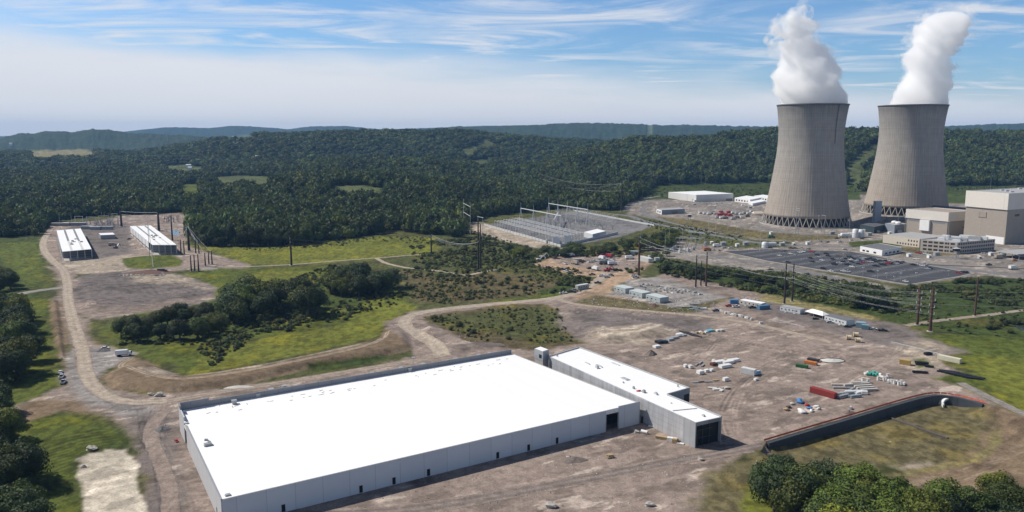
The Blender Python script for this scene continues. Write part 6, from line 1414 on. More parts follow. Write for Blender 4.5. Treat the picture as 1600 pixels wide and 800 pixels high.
# transformer yard left of the parking lot
for k, (px0, pb0, px1, pb1, pt) in enumerate(((1076,379,1098,380,362.5),)):
    g0, g1 = G(px0,pb0), G(px1,pb1); zt = Zat(g0[1], pt); t = thing('gantry', 'white-beamed gantry above the transformer yard', 'gantry', g0)
    d = g1-g0
    for s in (.12,.2,.75,.83): b = MB(); b.cyl(d*s+Vector((0,0,-.2)), d*(s+.01)+Vector((0,0,zt)), .3,.22,6); b.build('leg', GALV, t)
    b = MB(); b.seg(-d.normalized()*1, d+d.normalized()*1, 1.0, .8); b.v = [(x, y, z+zt) for x, y, z in b.v]; b.build('beam', WHITE, t)
rr = random.Random(12)
for i in range(26):
    px, py = rr.uniform(1045,1108), rr.uniform(382,398); g = G(px, py)
    if i < 7:
        t = thing('transformer', 'grey transformer in the fenced yard left of the parking lot, %s of seven' % ordinal(i+1), 'transformer', g, rr.random(), 'transformers of the yard left of the parking lot'); b = MB(); b.box(-2,2,-1.3,1.3,.1,2.8); b.build('tank', GREYM if i % 2 else STEELW, t)
        b = MB(); b.cyl((-1.3,0,3.6),(1.3,0,3.6),.5,.5,10); b.build('conservator', STEELW, t)
        for x in (-1,0,1): b = MB(); b.cyl((x,-.5,2.8),(x,-.6,4.6),.18,.1,6); b.build('bushing', INSU, t)
    else: place(cb, False, g, rr.random()*3, 'grey breaker in the yard left of the parking lot, number %s among the transformers' % ordinal(i-6), 'circuit breaker', 'breakers of the yard left of the parking lot', rr.uniform(.8,1.3))
for k in range(3):
    p, q = G(1050+k*12, 381+k*1), G(1072+k*14, 379.5+k*1); t = thing('bus_support', 'white bus frame in the transformer yard, %s from the left' % ordinal(k+1), 'bus support', p); d = q-p
    for s in (0,.5,1): b = MB(); b.cyl(d*s, d*s+Vector((0,0,7)), .22,.18,6); b.build('post', GALV, t)
    b = MB(); b.seg(Vector((0,0,7.1)), d+Vector((0,0,7.1)), .6,.4); b.build('beam', WHITE, t)
# switchyard behind the halls
for i, (px, py, l) in enumerate(((95,351.5,24),(122,351,24),(136,356.5,14),(149,357.5,14),(168,357,14),(104,351,10))):
    g = G(px, py+1.5); t = thing('equipment_building', 'long low grey cabinet block behind the unfinished halls, %s from the left' % ordinal(sorted([95,122,136,149,168,104]).index(px)+1), 'cabinet', g, 0.05, 'cabinet blocks behind the halls')
    b = MB(); b.box(-l/2,l/2,-2,2,.3,4.0); b.build('body', mat('cabinet_grey', (0.30,0.31,0.33), .5, .2, var=.1, scale=.3), t); b = MB(); b.box(-l/2-.2,l/2+.2,-2.2,2.2,4.0,4.3); b.build('roof', STEELW, t); b = MB(); b.box(-l/2,l/2,-2.1,2.1,-.1,.3); b.build('base', CONC, t)
for i in range(28):
    g = G(rr.uniform(140,188), rr.uniform(347,357)); place(cb, False, g, rr.random()*3, 'grey breaker in the small switchyard behind the halls, number %s' % ordinal(i+1), 'circuit breaker', 'breakers of the switchyard behind the halls', rr.uniform(.9,1.3))
for i in range(14):
    g = G(rr.uniform(252,282), rr.uniform(341,348)); place(cb, False, g, rr.random()*3, 'grey breaker in the far switchyard right of the triple conductors, number %s' % ordinal(i+1), 'circuit breaker', 'breakers of the far right switchyard', rr.uniform(1.0,1.5))
# ================================================================ VEHICLES
def obj_paint(name, rough=.3):
    m = bpy.data.materials.new(name); m.use_nodes = True; t = m.node_tree; b = t.nodes['Principled BSDF']; b.inputs['Roughness'].default_value = rough; b.inputs['Coat Weight'].default_value = .3
    oi = N(t, 'ShaderNodeObjectInfo'); g = N(t, 'ShaderNodeNewGeometry'); n = N(t, 'ShaderNodeTexNoise'); n.inputs['Scale'].default_value = 1.2; n.inputs['Detail'].default_value = 5; L(t, g.outputs['Position'], n.inputs[0])
    x = N(t, 'ShaderNodeMix', data_type='RGBA', blend_type='MULTIPLY'); x.inputs[0].default_value = 1; L(t, oi.outputs['Color'], x.inputs[6]); L(t, M(t, 'MULTIPLY_ADD', n.outputs[0], .4, .8), x.inputs[7]); L(t, x.outputs[2], b.inputs['Base Color']); return m
PAINT = obj_paint('vehicle_paint'); TYRE = mat('tyre', (0.02,0.02,0.02), .9); PAINT2 = obj_paint('weathered_paint', .6)
def prof_body(b, prof, w, mi=0):
    "side profile (x, z) extruded across the width"
    n = len(prof); vs = [(x, -w/2, z) for x, z in prof] + [(x, w/2, z) for x, z in prof]
    b.add(vs, [tuple(range(n)), tuple(range(2*n-1, n-1, -1))] + [(i, n+i, n+(i+1)%n, (i+1)%n) for i in range(n)], mi)
def wheels(t, xs, w, r=.36):
    for x in xs:
        for s in (-1, 1): b = MB(); b.cyl((x, s*(w/2-.22), r), (x, s*(w/2+.01), r), r, r, 12); b.build('wheel', TYRE, t)
def mk_car():
    t = thing('parked_car', '', 'car'); b = MB(); prof_body(b, [(-2.25,.35),(2.2,.35),(2.25,.65),(2.1,.82),(1.1,.92),(-1.6,.95),(-2.2,.9),(-2.3,.6)], 1.8); b.build('body', PAINT, t)
    b = MB(); vs = [(1.15,-.82,.92),(1.15,.82,.92),(-1.7,.82,.95),(-1.7,-.82,.95),(.35,-.66,1.42),(.35,.66,1.42),(-1.15,.66,1.42),(-1.15,-.66,1.42)]
    b.add(vs, [(0,1,5,4),(1,2,6,5),(2,3,7,6),(3,0,4,7)]); b.build('windows', GLASS, t); b = MB(); b.add([(.4,-.68,1.42),(.4,.68,1.42),(-1.2,.68,1.42),(-1.2,-.68,1.42),(.2,-.6,1.48),(.2,.6,1.48),(-1.0,.6,1.48),(-1.0,-.6,1.48)], [(4,5,6,7),(0,1,5,4),(1,2,6,5),(2,3,7,6),(3,0,4,7)]); b.build('roof', PAINT, t)
    wheels(t, (-1.4,1.4), 1.8, .33); remember(t); return t
def mk_pickup():
    t = thing('pickup_truck', '', 'pickup truck'); b = MB(); prof_body(b, [(-2.8,.5),(2.7,.5),(2.75,1.0),(2.6,1.15),(1.3,1.2),(-.6,1.2),(-.6,1.15),(-2.8,1.15)], 1.95); b.build('body', PAINT, t)
    b = MB(); b.box(-2.65,-.75,-.8,.8,1.151,1.18); b.build('bed', BLACK, t)
    b = MB(); b.add([(1.35,-.86,1.2),(1.35,.86,1.2),(-.6,.86,1.2),(-.6,-.86,1.2),(.7,-.7,1.8),(.7,.7,1.8),(-.5,.7,1.8),(-.5,-.7,1.8)], [(0,1,5,4),(1,2,6,5),(2,3,7,6),(3,0,4,7)]); b.build('windows', GLASS, t)
    b = MB(); b.box(-.52,.72,-.72,.72,1.8,1.87); b.build('roof', PAINT, t); wheels(t, (-1.8,1.8), 1.95, .4); remember(t); return t
def mk_truck():
    t = thing('box_truck', '', 'truck'); b = MB(); b.box(-4.2,1.9,-1.2,1.2,1.1,3.5); b.build('cargo_box', PAINT, t); b = MB(); prof_body(b, [(2.0,.6),(4.0,.6),(4.1,1.5),(3.5,2.5),(2.0,2.6)], 2.2); b.build('cab', PAINT, t)
    b = MB(); b.add([(4.09,-.95,1.6),(4.09,.95,1.6),(3.56,.9,2.45),(3.56,-.9,2.45)], [(0,1,2,3)]); b.build('windscreen', GLASS, t); b = MB(); b.box(-4.2,4.0,-.5,.5,.6,1.1); b.build('chassis', BLACK, t); wheels(t, (-2.9,-1.9,3.1), 2.3, .5); remember(t); return t
def mk_excavator():
    t = thing('excavator', '', 'excavator'); 
    for s in (-1, 1): b = MB(); prof_body(b, [(-2,.1),(2,.1),(2.3,.45),(2,.85),(-2,.85),(-2.3,.45)], .6); b.v = [(x,y+s*1.2,z) for x,y,z in b.v]; b.build('track', TYRE, t)
    b = MB(); b.box(-2.2,1.4,-1.3,1.3,.95,2.0); b.build('body', PAINT, t); b = MB(); b.box(.2,1.6,.2,1.3,2.0,3.1); b.build('cab', GLASS, t)
    b = MB(); b.seg((1.2,-.3,1.7),(4.2,-.3,4.6),.5,.6); b.seg((4.1,-.3,4.7),(6.2,-.3,2.4),.4,.5); b.build('boom', PAINT, t); b = MB(); prof_body(b, [(6.0,2.5),(6.6,2.2),(6.5,1.4),(5.7,1.3)], 1.1); b.build('bucket', GREYM, t); remember(t); return t
PROT = {'car': [mk_car(), True], 'pickup': [mk_pickup(), True], 'truck': [mk_truck(), True], 'excavator': [mk_excavator(), True]}
COLS = {'white':(.75,.75,.75,1),'silver':(.45,.46,.48,1),'black':(.02,.02,.025,1),'red':(.42,.02,.03,1),'blue':(.04,.09,.25,1),'grey':(.15,.155,.165,1),'tan':(.38,.32,.24,1),'brown':(.11,.07,.05,1),'dark blue':(.03,.05,.10,1),'orange':(.5,.17,.04,1),'yellow':(.55,.38,.05,1),'green':(.05,.16,.08,1)}
def vehicle(kind, px, py, rot, col, label, group, sc=1.0, loc=None):
    p = PROT[kind]; g = loc if loc is not None else G(px, py); o = place(p[0], p[1], g, rot, label, {'car':'car','pickup':'pickup truck','truck':'truck','excavator':'excavator'}[kind], group, sc); p[1] = False
    for c in (KIDS[p[0].name] if o is p[0] else o.children): c.color = COLS[col]
    return o
# kids' colours on copies: o.children is cheap only once per update, so set them through the copies list
_ct = copy_tree
def copy_tree(o, parent=None):
    c = o.copy(); S.collection.objects.link(c); c.parent = parent; MADE.append(c)
    for ch in list(KIDS.get(o.name, [])): copy_tree(ch, c)
    return c
MADE = []
def vehicle(kind, px, py, rot, col, label, group, sc=1.0, loc=None):
    p = PROT[kind]; g = loc if loc is not None else G(px, py); MADE.clear(); fst = p[1]
    o = place(p[0], p[1], g, rot, label, {'car':'car','pickup':'pickup truck','truck':'truck','excavator':'excavator'}[kind], group, sc); p[1] = False
    for c in (KIDS[p[0].name] if fst else MADE): c.color = COLS[col]
    return o
# ---- parking lot
lot = flat('parking_lot', ASPHALT_PX, 0.06, AM)
def lp_(u, v): return G(1200+u/5, 380+v/5)
rd = lp_(1230,205)-lp_(900,265); RA = math.atan2(rd.y, rd.x)
mk = MB(); un = Vector((-math.sin(RA), math.cos(RA), 0))
lotp = [tuple(G(*p))[:2] for p in ASPHALT_PX]
MK = mat('painted_line', (0.42,0.42,0.42), .8, var=.25, scale=.3)
for k in range(-14, 18):
    base = lp_(700,180)+un*k*19.0
    for j in range(-90, 90):
        p = base + Vector((math.cos(RA), math.sin(RA), 0))*j*2.9
        if sdist(np.array([p.x]), np.array([p.y]), lotp)[0] < 7: continue
        mk.seg((p.x-un.x*4.6, p.y-un.y*4.6, .075), (p.x+un.x*4.6, p.y+un.y*4.6, .075), .16, .02)
    n = [j for j in range(-90, 90) if sdist(np.array([(base+Vector((math.cos(RA), math.sin(RA), 0))*j*2.9).x]), np.array([(base+Vector((math.cos(RA), math.sin(RA), 0))*j*2.9).y]), lotp)[0] > 7]
    if n:
        a = base+Vector((math.cos(RA), math.sin(RA), 0))*min(n)*2.9; c = base+Vector((math.cos(RA), math.sin(RA), 0))*max(n)*2.9; mk.seg((a.x,a.y,.07),(c.x,c.y,.07),.3,.02)
tag(mk.build('parking_markings', MK), kind='structure')
kb = MB(); lk = lotp
for i in range(len(lk)): kb.seg((*lk[i], .05), (*lk[(i+1)%len(lk)], .05), 1.4, .28)
tag(kb.build('kerb', mat('kerb_concrete', (0.40,0.37,0.33), .9)), kind='structure')
CARS = '''90,100,white 120,65,grey 180,42,brown 215,42,brown 260,45,silver 175,85,white 205,90,silver 250,75,white 272,70,white 315,50,grey 340,72,red 385,95,black 455,85,black 330,120,black 345,148,black 405,112,silver 425,137,white 470,102,black 505,128,black 545,105,grey 590,98,tan 585,148,black 610,125,black 640,112,black 645,133,white 620,172,black 660,190,white 690,140,silver 720,140,blue 745,155,red 710,165,black 770,130,black 800,125,black 830,128,dark_blue 800,150,silver 850,150,black 840,182,black 900,172,black 915,142,black 935,138,white 940,162,red 965,165,black 990,155,black 1015,152,black 1050,150,grey 1135,172,black 1190,172,silver 1220,170,silver 1250,205,silver 1490,235,red 1525,230,black 1545,230,dark_blue 800,225,black 430,200,black 490,222,white 590,222,white 620,226,silver 155,152,black 605,55,grey 1235,88,white 1172,80,red 1075,303,white 1160,128,white 655,150,black 675,128,black 735,132,silver 820,140,black 870,140,dark_blue 885,165,black 500,150,grey 520,170,black 1030,160,black 1005,162,silver 1205,178,white 1265,200,black 560,160,silver'''.split()
CARS = sorted([(float(c.split(',')[0]), float(c.split(',')[1]), c.split(',')[2].replace('_', ' ')) for c in CARS])
cc_ = {}
for u, v, c in CARS:
    cc_[c] = cc_.get(c, 0)+1; g = lp_(u, v); k = 'pickup' if int(u) % 4 == 0 else 'car'
    vehicle(k, 0, 0, RA+math.pi/2+(math.pi if int(u) % 3 else 0)+rnd.uniform(-.04,.04), c, '%s %s, %s %s vehicle from the left in the parking lot' % (c, 'pickup truck' if k == 'pickup' else 'car', ordinal(cc_[c]), c), 'vehicles in the parking lot', 1.12, Vector((g[0], g[1], .06)))
for i, (u, v) in enumerate(((545,180),(855,270),(925,265),(1035,290),(1158,262),(1225,120),(1410,245),(740,245),(985,290))):
    px, py = 1200+u/5, 380+v/5; lightpole(px, py+2, py-11 if i % 2 else py-6, 'thin lamp post in the parking lot, %s of nine from the left' % ordinal(sorted([545,855,925,1035,1158,1225,1410,740,985]).index(u)+1), r=.1, head=True, grp='lamp posts of the parking lot')
# plant roads
def road_strip(pts, width, name='road', seed=20):
    c = catmull([tuple(G(*p))[:2] for p in pts], 8); vs = []; fs = []
    for i, p in enumerate(c):
        q = c[min(i+1, len(c)-1)]; o = c[max(i-1, 0)]; dx, dy = q[0]-o[0], q[1]-o[1]; l = math.hypot(dx, dy)+1e-9
        for s in (-.5, .5): x, y = p[0]-dy/l*width*s, p[1]+dx/l*width*s; vs.append((x, y, Hz(x, y)+.05+seed*.004))
    for i in range(len(c)-1): fs.append((2*i+1, 2*i, 2*i+2, 2*i+3))
    b = MB(); b.add(vs, fs); o = tag(b.build(name, AM2), kind='structure')
    ln = MB()
    for i in range(0, len(c)-1, 2): ln.seg((*c[i], Hz(*c[i])+.062+seed*.004), (*c[i+1], Hz(*c[i+1])+.062+seed*.004), .25, .01)
    tag(ln.build('road_markings', MK), kind='structure'); return o
road_strip([(975,330),(990,318),(1040,309),(1100,318),(1148,326),(1190,326)], 9, seed=1)
road_strip([(962,335),(985,338),(1012,347),(1060,357),(1130,370),(1200,381),(1300,385),(1400,392),(1460,401),(1600,408),(1750,412)], 11, seed=2)
road_strip([(1010,322),(1004,328),(1015,338),(1060,351),(1130,366)], 8, seed=3)
road_strip([(1345,402),(1440,412),(1530,424),(1620,432),(1750,440)], 12, seed=4)
road_strip([(1100,398),(1190,412),(1260,425),(1330,441),(1400,456)], 10, seed=5)
road_strip([(1180,352),(1250,366),(1330,368),(1380,374)], 8, seed=6)
gr = MB(); a, c = G(1420,413), G(1640,422); gr.seg((a.x,a.y,.5),(c.x,c.y,.5),.4,1.0); tag(gr.build('barrier_wall', CONC), 'long low concrete barrier along the gate road right of the parking lot', 'barrier')
g = G(1493,404); t = thing('guard_tower', 'dark raised guard cabin on steel legs beside the windowed office', 'guard tower', g)
for x in (-2,2):
    for y in (-2,2): b = MB(); b.cyl((x,y,0),(x*.8,y*.8,7.5),.25,.2,6); b.build('leg', GREYM, t)
b = MB(); b.box(-2.4,2.4,-2.4,2.4,7.5,10.2); b.build('cabin', GLASS, t); b = MB(); b.box(-2.9,2.9,-2.9,2.9,10.2,10.6); b.build('roof', STEELW, t); b = MB(); b.seg((-2,-2.2,1),(2,-2.2,6.8),.3,.2); b.build('stair', GREYM, t)
g = G(1077,346); t = thing('guard_tower', 'dark raised guard cabin beside the slate-blue building', 'guard tower', g)
for x in (-2,2):
    for y in (-2,2): b = MB(); b.cyl((x,y,0),(x*.8,y*.8,7.0),.25,.2,6); b.build('leg', GREYM, t)
b = MB(); b.box(-2.4,2.4,-2.4,2.4,7.0,9.6); b.build('cabin', GLASS, t); b = MB(); b.box(-2.9,2.9,-2.9,2.9,9.6,10.0); b.build('roof', STEELW, t)
# trucks and trailers parked below the white warehouse
tr = [(1095,334,'white'),(1102,335,'white'),(1108,336,'white'),(1114,334,'grey'),(1119,335,'silver'),(1124,337,'red'),(1130,336,'red'),(1135,337,'red'),(1141,338,'red'),(1146,334,'white'),(1152,335,'silver'),(1158,336,'white'),(1164,334,'silver'),(1170,335,'white'),(1175,332,'white'),(1121,341,'silver'),(1128,342,'white'),(1134,342,'grey'),(1146,343,'silver'),(1152,341,'grey'),(1127,333,'red'),(1139,333,'red'),(1160,341,'white'),(1168,339,'grey')]
tr.sort(); cc_ = {}
for px, py, c in tr:
    cc_[c] = cc_.get(c, 0)+1; vehicle('truck', px, py, 0.5+rnd.uniform(-.06,.06), c, '%s truck parked below the white warehouse, %s %s one from the left' % (c, ordinal(cc_[c]), c), 'trucks parked below the white warehouse', 1.05)
for i, (px, py, c) in enumerate([(1068,320,'white'),(1073,321,'silver'),(1104,319.5,'white'),(1112,320,'tan'),(1120,319,'red'),(1128,318.5,'brown'),(1020,314,'white'),(1133,314,'silver'),(1045,313.5,'grey')]):
    vehicle('pickup', px, py, rnd.random()*3, c, '%s pickup parked around the white warehouse, %s of nine' % (c, ordinal(i+1)), 'pickups around the white warehouse', 1.2)
g = G(1184,336); t = thing('tent', 'tan ridge-roofed tent left of the nearer cooling tower base', 'tent', g, .2); b = MB(); b.add([(-9,-5,3),(9,-5,3),(9,5,3),(-9,5,3),(-7,0,6),(7,0,6)], [(0,1,5,4),(2,3,4,5),(1,2,5),(3,0,4)]); b.build('roof', mat('tan_canvas', (0.60,0.52,0.42), .8), t)
for x in (-8.6,0,8.6):
    for y in (-4.6,4.6): b = MB(); b.cyl((x,y,0),(x,y,3),.15,.15,6); b.build('post', GREYM, t)
# scattered plant traffic
for i, (px, py, c, k) in enumerate([(1205,372,'green','truck'),(1228,379,'white','pickup'),(1266,377.5,'white','car'),(1282,377.5,'silver','car'),(1293,379,'grey','car'),(1312,378.5,'white','pickup'),(1330,376,'white','car'),(1347,373.5,'black','car'),(1307,373,'black','car'),(1435,396,'red','car'),(1447,397,'white','pickup'),(1537,396.5,'white','car'),(1585,408,'orange','pickup'),(1560,404,'tan','truck'),(1345,333,'white','pickup'),(1335,334,'white','truck'),(1120,386,'white','truck'),(1132,388,'silver','pickup'),(1142,388,'white','pickup'),(1115,391,'silver','car'),(1124,392,'grey','car'),(1105,392,'orange','truck'),(1545,414.5,'black','pickup'),(1583,421,'white','truck')]):
    vehicle(k, px, py, rnd.random()*6.28 if k == 'car' else .35, c, '%s %s on the power station roads, %s of those in view from first to last' % (c, {'car':'car','pickup':'pickup','truck':'truck'}[k], ordinal(i+1)), 'vehicles on the power station roads', 1.1)
pb = [(1010,316),(1085,321),(1118,323),(1160,322),(1172,326),(1192,318),(1205,366),(1222,384),(1240,383),(1262,382),(1300,366),(1312,370),(1352,362),(1358,368),(1372,364),(1390,366),(1405,364),(1330,340),(1338,345),(1352,341),(1390,340),(1452,403),(1463,399),(1530,404),(1548,399),(1566,402),(1575,396),(1420,401),(1130,383),(1112,381),(1152,385),(1165,383)]
for i, (px, py) in enumerate(pb):
    g = G(px, py); k_ = i % 3; w_, d_, h_ = ((4,3,2.8),(6,3,3.2),(3,3,2.2))[k_]; t = thing('utility_shed', '%s utility shed on the power station grounds' % ('white','grey','tan')[k_], 'shed', g, .3, 'utility sheds of the power station'); b = MB(); b.box(-w_/2,w_/2,-d_/2,d_/2,0,h_); b.build('wall', (WHITE, GREYM, CONC)[k_], t)
    b = MB(); b.add([(-w_/2-.2,-d_/2-.2,h_),(w_/2+.2,-d_/2-.2,h_),(w_/2+.2,d_/2+.2,h_+.5),(-w_/2-.2,d_/2+.2,h_+.5),(-w_/2-.2,-d_/2-.2,h_+.15),(w_/2+.2,-d_/2-.2,h_+.15),(w_/2+.2,d_/2+.2,h_+.65),(-w_/2-.2,d_/2+.2,h_+.65)], [(0,3,2,1),(4,5,6,7),(0,1,5,4),(1,2,6,5),(2,3,7,6),(3,0,4,7)]); b.build('roof', (STEELW, GALV, WHITE)[k_], t); b = MB(); b.box(-.5,.5,-d_/2-.05,-d_/2,.1,2.1); b.build('door', CONC_D, t)
# ---- pink truck yard
yd = [(842,407,'white','excavator'),(847,403,'white','excavator'),(866,402,'white','excavator'),(892,401,'white','truck'),(852,404,'brown','pickup'),(883,413,'white','pickup'),(898,413,'tan','truck'),(905,411,'brown','truck'),(911,409,'brown','pickup'),(923,410,'white','pickup'),(928,409,'white','pickup'),(932,407,'white','pickup'),(936,408,'white','pickup'),(940,405,'white','truck'),(944,406,'silver','pickup'),(948,405,'white','pickup'),(952,406,'white','pickup'),(957,407,'white','pickup'),(943,413,'grey','truck'),(950,413,'grey','truck'),(957,414,'white','truck'),(945,401,'red','truck'),(938,400.5,'red','pickup'),(950,402,'red','truck'),(930,422,'white','truck'),(921,420,'brown','pickup'),(948,424,'red','excavator'),(953,422,'red','pickup'),(984,405,'white','truck'),(963,423,'black','pickup'),(980,399,'black','pickup'),(948,397.5,'brown','pickup'),(878,422,'dark blue','pickup'),(885,425,'white','pickup'),(890,427,'grey','pickup'),(857,419,'brown','pickup'),(880,459,'white','pickup'),(892,457,'black','pickup'),(898,455,'grey','pickup'),(934,443,'black','pickup'),(940,432,'white','pickup'),(948,434,'silver','pickup'),(955,431,'grey','pickup'),(925,430,'brown','pickup'),(990,432,'white','pickup'),(993,434,'silver','pickup')]
yd.sort(); cc_ = {}
for px, py, c, k in yd:
    kk = c+' '+k; cc_[kk] = cc_.get(kk, 0)+1
    vehicle(k, px, py, rnd.choice((.3,.5,2.2)) + rnd.uniform(-.2,.2), c, '%s %s around the pink truck yard, %s of its colour from the left' % (c, k, ordinal(cc_[kk])), 'vehicles of the pink truck yard', 1.1)

# ================================================================ YARD OBJECTS
TRW = mat('trailer_white', (0.55,0.57,0.58), .5, var=.05, scale=.5); TRG = mat('trailer_grey', (0.27,0.31,0.32), .5, var=.05, scale=.5)
def two(p1, p2):
    a, b = G(*p1), G(*p2); d = b-a; return a, d.length, math.atan2(d.y, d.x)
def trailer(p1, p2, w, h, label, wall, roofm, group, name='office_trailer', cat='office trailer', nwin=5, door=True):
    "near long side runs on the ground from photo point p1 to p2"
    a, l, an = two(p1, p2); t = thing(name, label, cat, a, an, group)
    b = MB(); b.box(0,l,0,w,.5,h); b.build('body', wall, t); b = MB(); b.box(-.1,l+.1,-.1,w+.1,h,h+.14); b.build('roof', roofm, t); b = MB(); b.box(.1,l-.1,.1,w-.1,-.1,.5); b.build('skirt', GREYM, t)
    for i in range(nwin): x = l*(.06+i*.92/nwin); b = MB(); b.box(x,x+l*.3/nwin,-.05,.02,1.5,2.4); b.build('window', GLASS, t)
    if door:
        for f in (.28,.72): b = MB(); b.box(l*f,l*f+.9,-.06,.02,.55,2.6); b.build('door', GREYM, t); b = MB(); b.box(l*f-.2,l*f+1.2,-1.3,0,.1,.5); b.box(l*f-.2,l*f+1.2,-1.8,-1.3,.1,.28); b.build('steps', GALV, t)
    b = MB(); b.box(l*.45,l*.45+1,w,w+.5,1.4,2.2); b.build('air_conditioner', GREYM, t); return t
trailer((1218.5,486),(1250,491.5),7,3.4,'white double-wide office trailer in front of the dark pole pair',TRW,ROOFG,'office trailers along the yard')
trailer((1288,501),(1322,510),7.5,3.6,'longest white office trailer, right of the white tent, silver car before it',TRW,mat('dark_trailer_roof',(0.16,0.17,0.18),.7),'office trailers along the yard',nwin=6)
trailer((1155.5,476),(1189,482),6,3.4,'white-roofed office trailer beside the blue container',mat('cream_trailer',(0.5,0.47,0.42),.5),MEMB,'office trailers along the yard')
for i, (p1, p2) in enumerate((((959,454.5),(977,459)),((983,461.5),(1003,466.5)),((1009,468.5),(1031,474)))):
    trailer(p1, p2, 9, 4.0, 'grey-green steel cabin on the gravel pad, %s of three' % ('left','middle','right')[i], mat('cabin_green', (0.38,0.42,0.42), .5, var=.04), mat('cabin_roof', (0.52,0.57,0.56), .5, var=.04), 'grey-green cabins', 'steel_cabin', 'cabin', 3)
trailer((903,453.5),(920,450.5),3.2,3.6,'long grey trailer at the mouth of the truck yard',mat('old_trailer',(0.35,0.36,0.34),.6),STEELW,None,'cargo_trailer','trailer',4,False)
CONT = {}
def container(p1, p2, w, h, col, label, group=None, name='shipping_container', cat='container', cname=None):
    a, l, an = two(p1, p2); m = mat('container_'+(cname or '%d' % int(sum(col)*1000)), col, .6, .1, var=.10, scale=.6); t = thing(name, label, cat, a, an, group)
    b = MB(); n = max(6, int(l/.35)); 
    for side, y in ((1, 0.0), (-1, w)):
        for i in range(n):
            x0 = .1+(l-.2)*i/n; x1 = .1+(l-.2)*(i+.5)/n; b.box(x0, x1, y-.03, y+.03, .25, h-.15)
    b.box(.05,l-.05,.02,w-.02,.15,h-.05); b.build('body', m, t)
    b = MB(); b.box(0,l,0,w,h-.05,h+.03); b.build('roof', m, t); b = MB(); 
    for x in (0, l-.15):
        for y in (0, w-.15): b.box(x-.02,x+.17,y-.04,y+.19,0,h+.05)
    b.build('corner_posts', m, t); b = MB(); b.box(l,l+.06,.1,w/2-.03,.2,h-.15); b.build('door', m, t); b = MB(); b.box(l,l+.06,w/2+.03,w-.1,.2,h-.15); b.build('door', m, t); return t
container((1265,613),(1303,624),2.6,2.7,(.28,.045,.04),'long dark red shipping container beside the pipe piles',cname='red')
container((1405,569),(1422,571.5),2.6,2.6,(.48,.34,.12),'tan-yellow shipping container at the yard end by the grass',cname='yellow')
container((1464,561.5),(1499,569),2.8,2.6,(.66,.62,.48),'long cream container lying in the grass edge',cname='cream')
container((1243,573.5),(1261,576.5),2.3,1.6,(.04,.13,.05),'dark green open dumpster beside the orange one',None,'dumpster','dumpster','green')
container((1256.5,568),(1275,571.5),2.3,1.6,(.55,.20,.06),'orange open dumpster between the green one and the pale mound',None,'dumpster','dumpster','orange')
container((1261,563.5),(1278,566.5),2.2,1.5,(.05,.055,.06),'black dumpster right behind the orange one',None,'dumpster','dumpster','black')
container((1337,511.5),(1352,513),5,3.2,(.25,.36,.42),'pale-topped blue container, left of the blue pair beside the long office trailer','blue storage containers',cname='blue')
container((1346,514.5),(1357,515.5),3.5,2.8,(.20,.33,.38),'blue-green container, right of the blue pair beside the long office trailer','blue storage containers',cname='teal')
container((1141,475),(1154,475.5),3.6,3.0,(.08,.22,.42),'bright blue container left of the white-roofed office trailer',cname='brightblue')
container((1187,484.5),(1203,483),3.2,2.8,(.08,.18,.30),'dark blue container behind the white-roofed office trailer',cname='deepblue')
container((1157,583.5),(1178,588),2.8,3.2,(.66,.66,.65),'white box trailer standing alone in the yard',None,'cargo_trailer','trailer','white')
container((985,397.5),(999,398),5,3.4,(.34,.44,.50),'pale blue container behind the truck yard',cname='pale')
container((999,407),(1013,411),5,4.2,(.62,.62,.60),'white trailer van right of the rust pole','white vans beside the rust pole','cargo_trailer','trailer','van'); container((1012,405),(1024,409),5,4.0,(.62,.62,.60),'second white trailer van right of the rust pole','white vans beside the rust pole','cargo_trailer','trailer','van')
container((1327,640),(1330,640.5),2.2,1.2,(.5,.5,.5),'small pale box at the far end of the pipe pile',None,'crate','crate','smallbox')
# marquee
a, l, an = two((1257,491.5),(1285,499)); t = thing('tent', 'white peaked tent between the two white office trailers', 'tent', a, an)
b = MB(); l2 = l; b.add([(0,0,2.4),(l2,0,2.4),(l2,7,2.4),(0,7,2.4),(l2*.22,3.5,4.4),(l2*.78,3.5,4.4)], [(0,1,5,4),(2,3,4,5),(1,2,5),(3,0,4)]); b.build('roof', MEMB, t)
for x in (0.1, l2/2, l2-.1):
    for y in (.1,6.9): b = MB(); b.cyl((x,y,0),(x,y,2.45),.09,.09,6); b.build('post', STEELW, t)
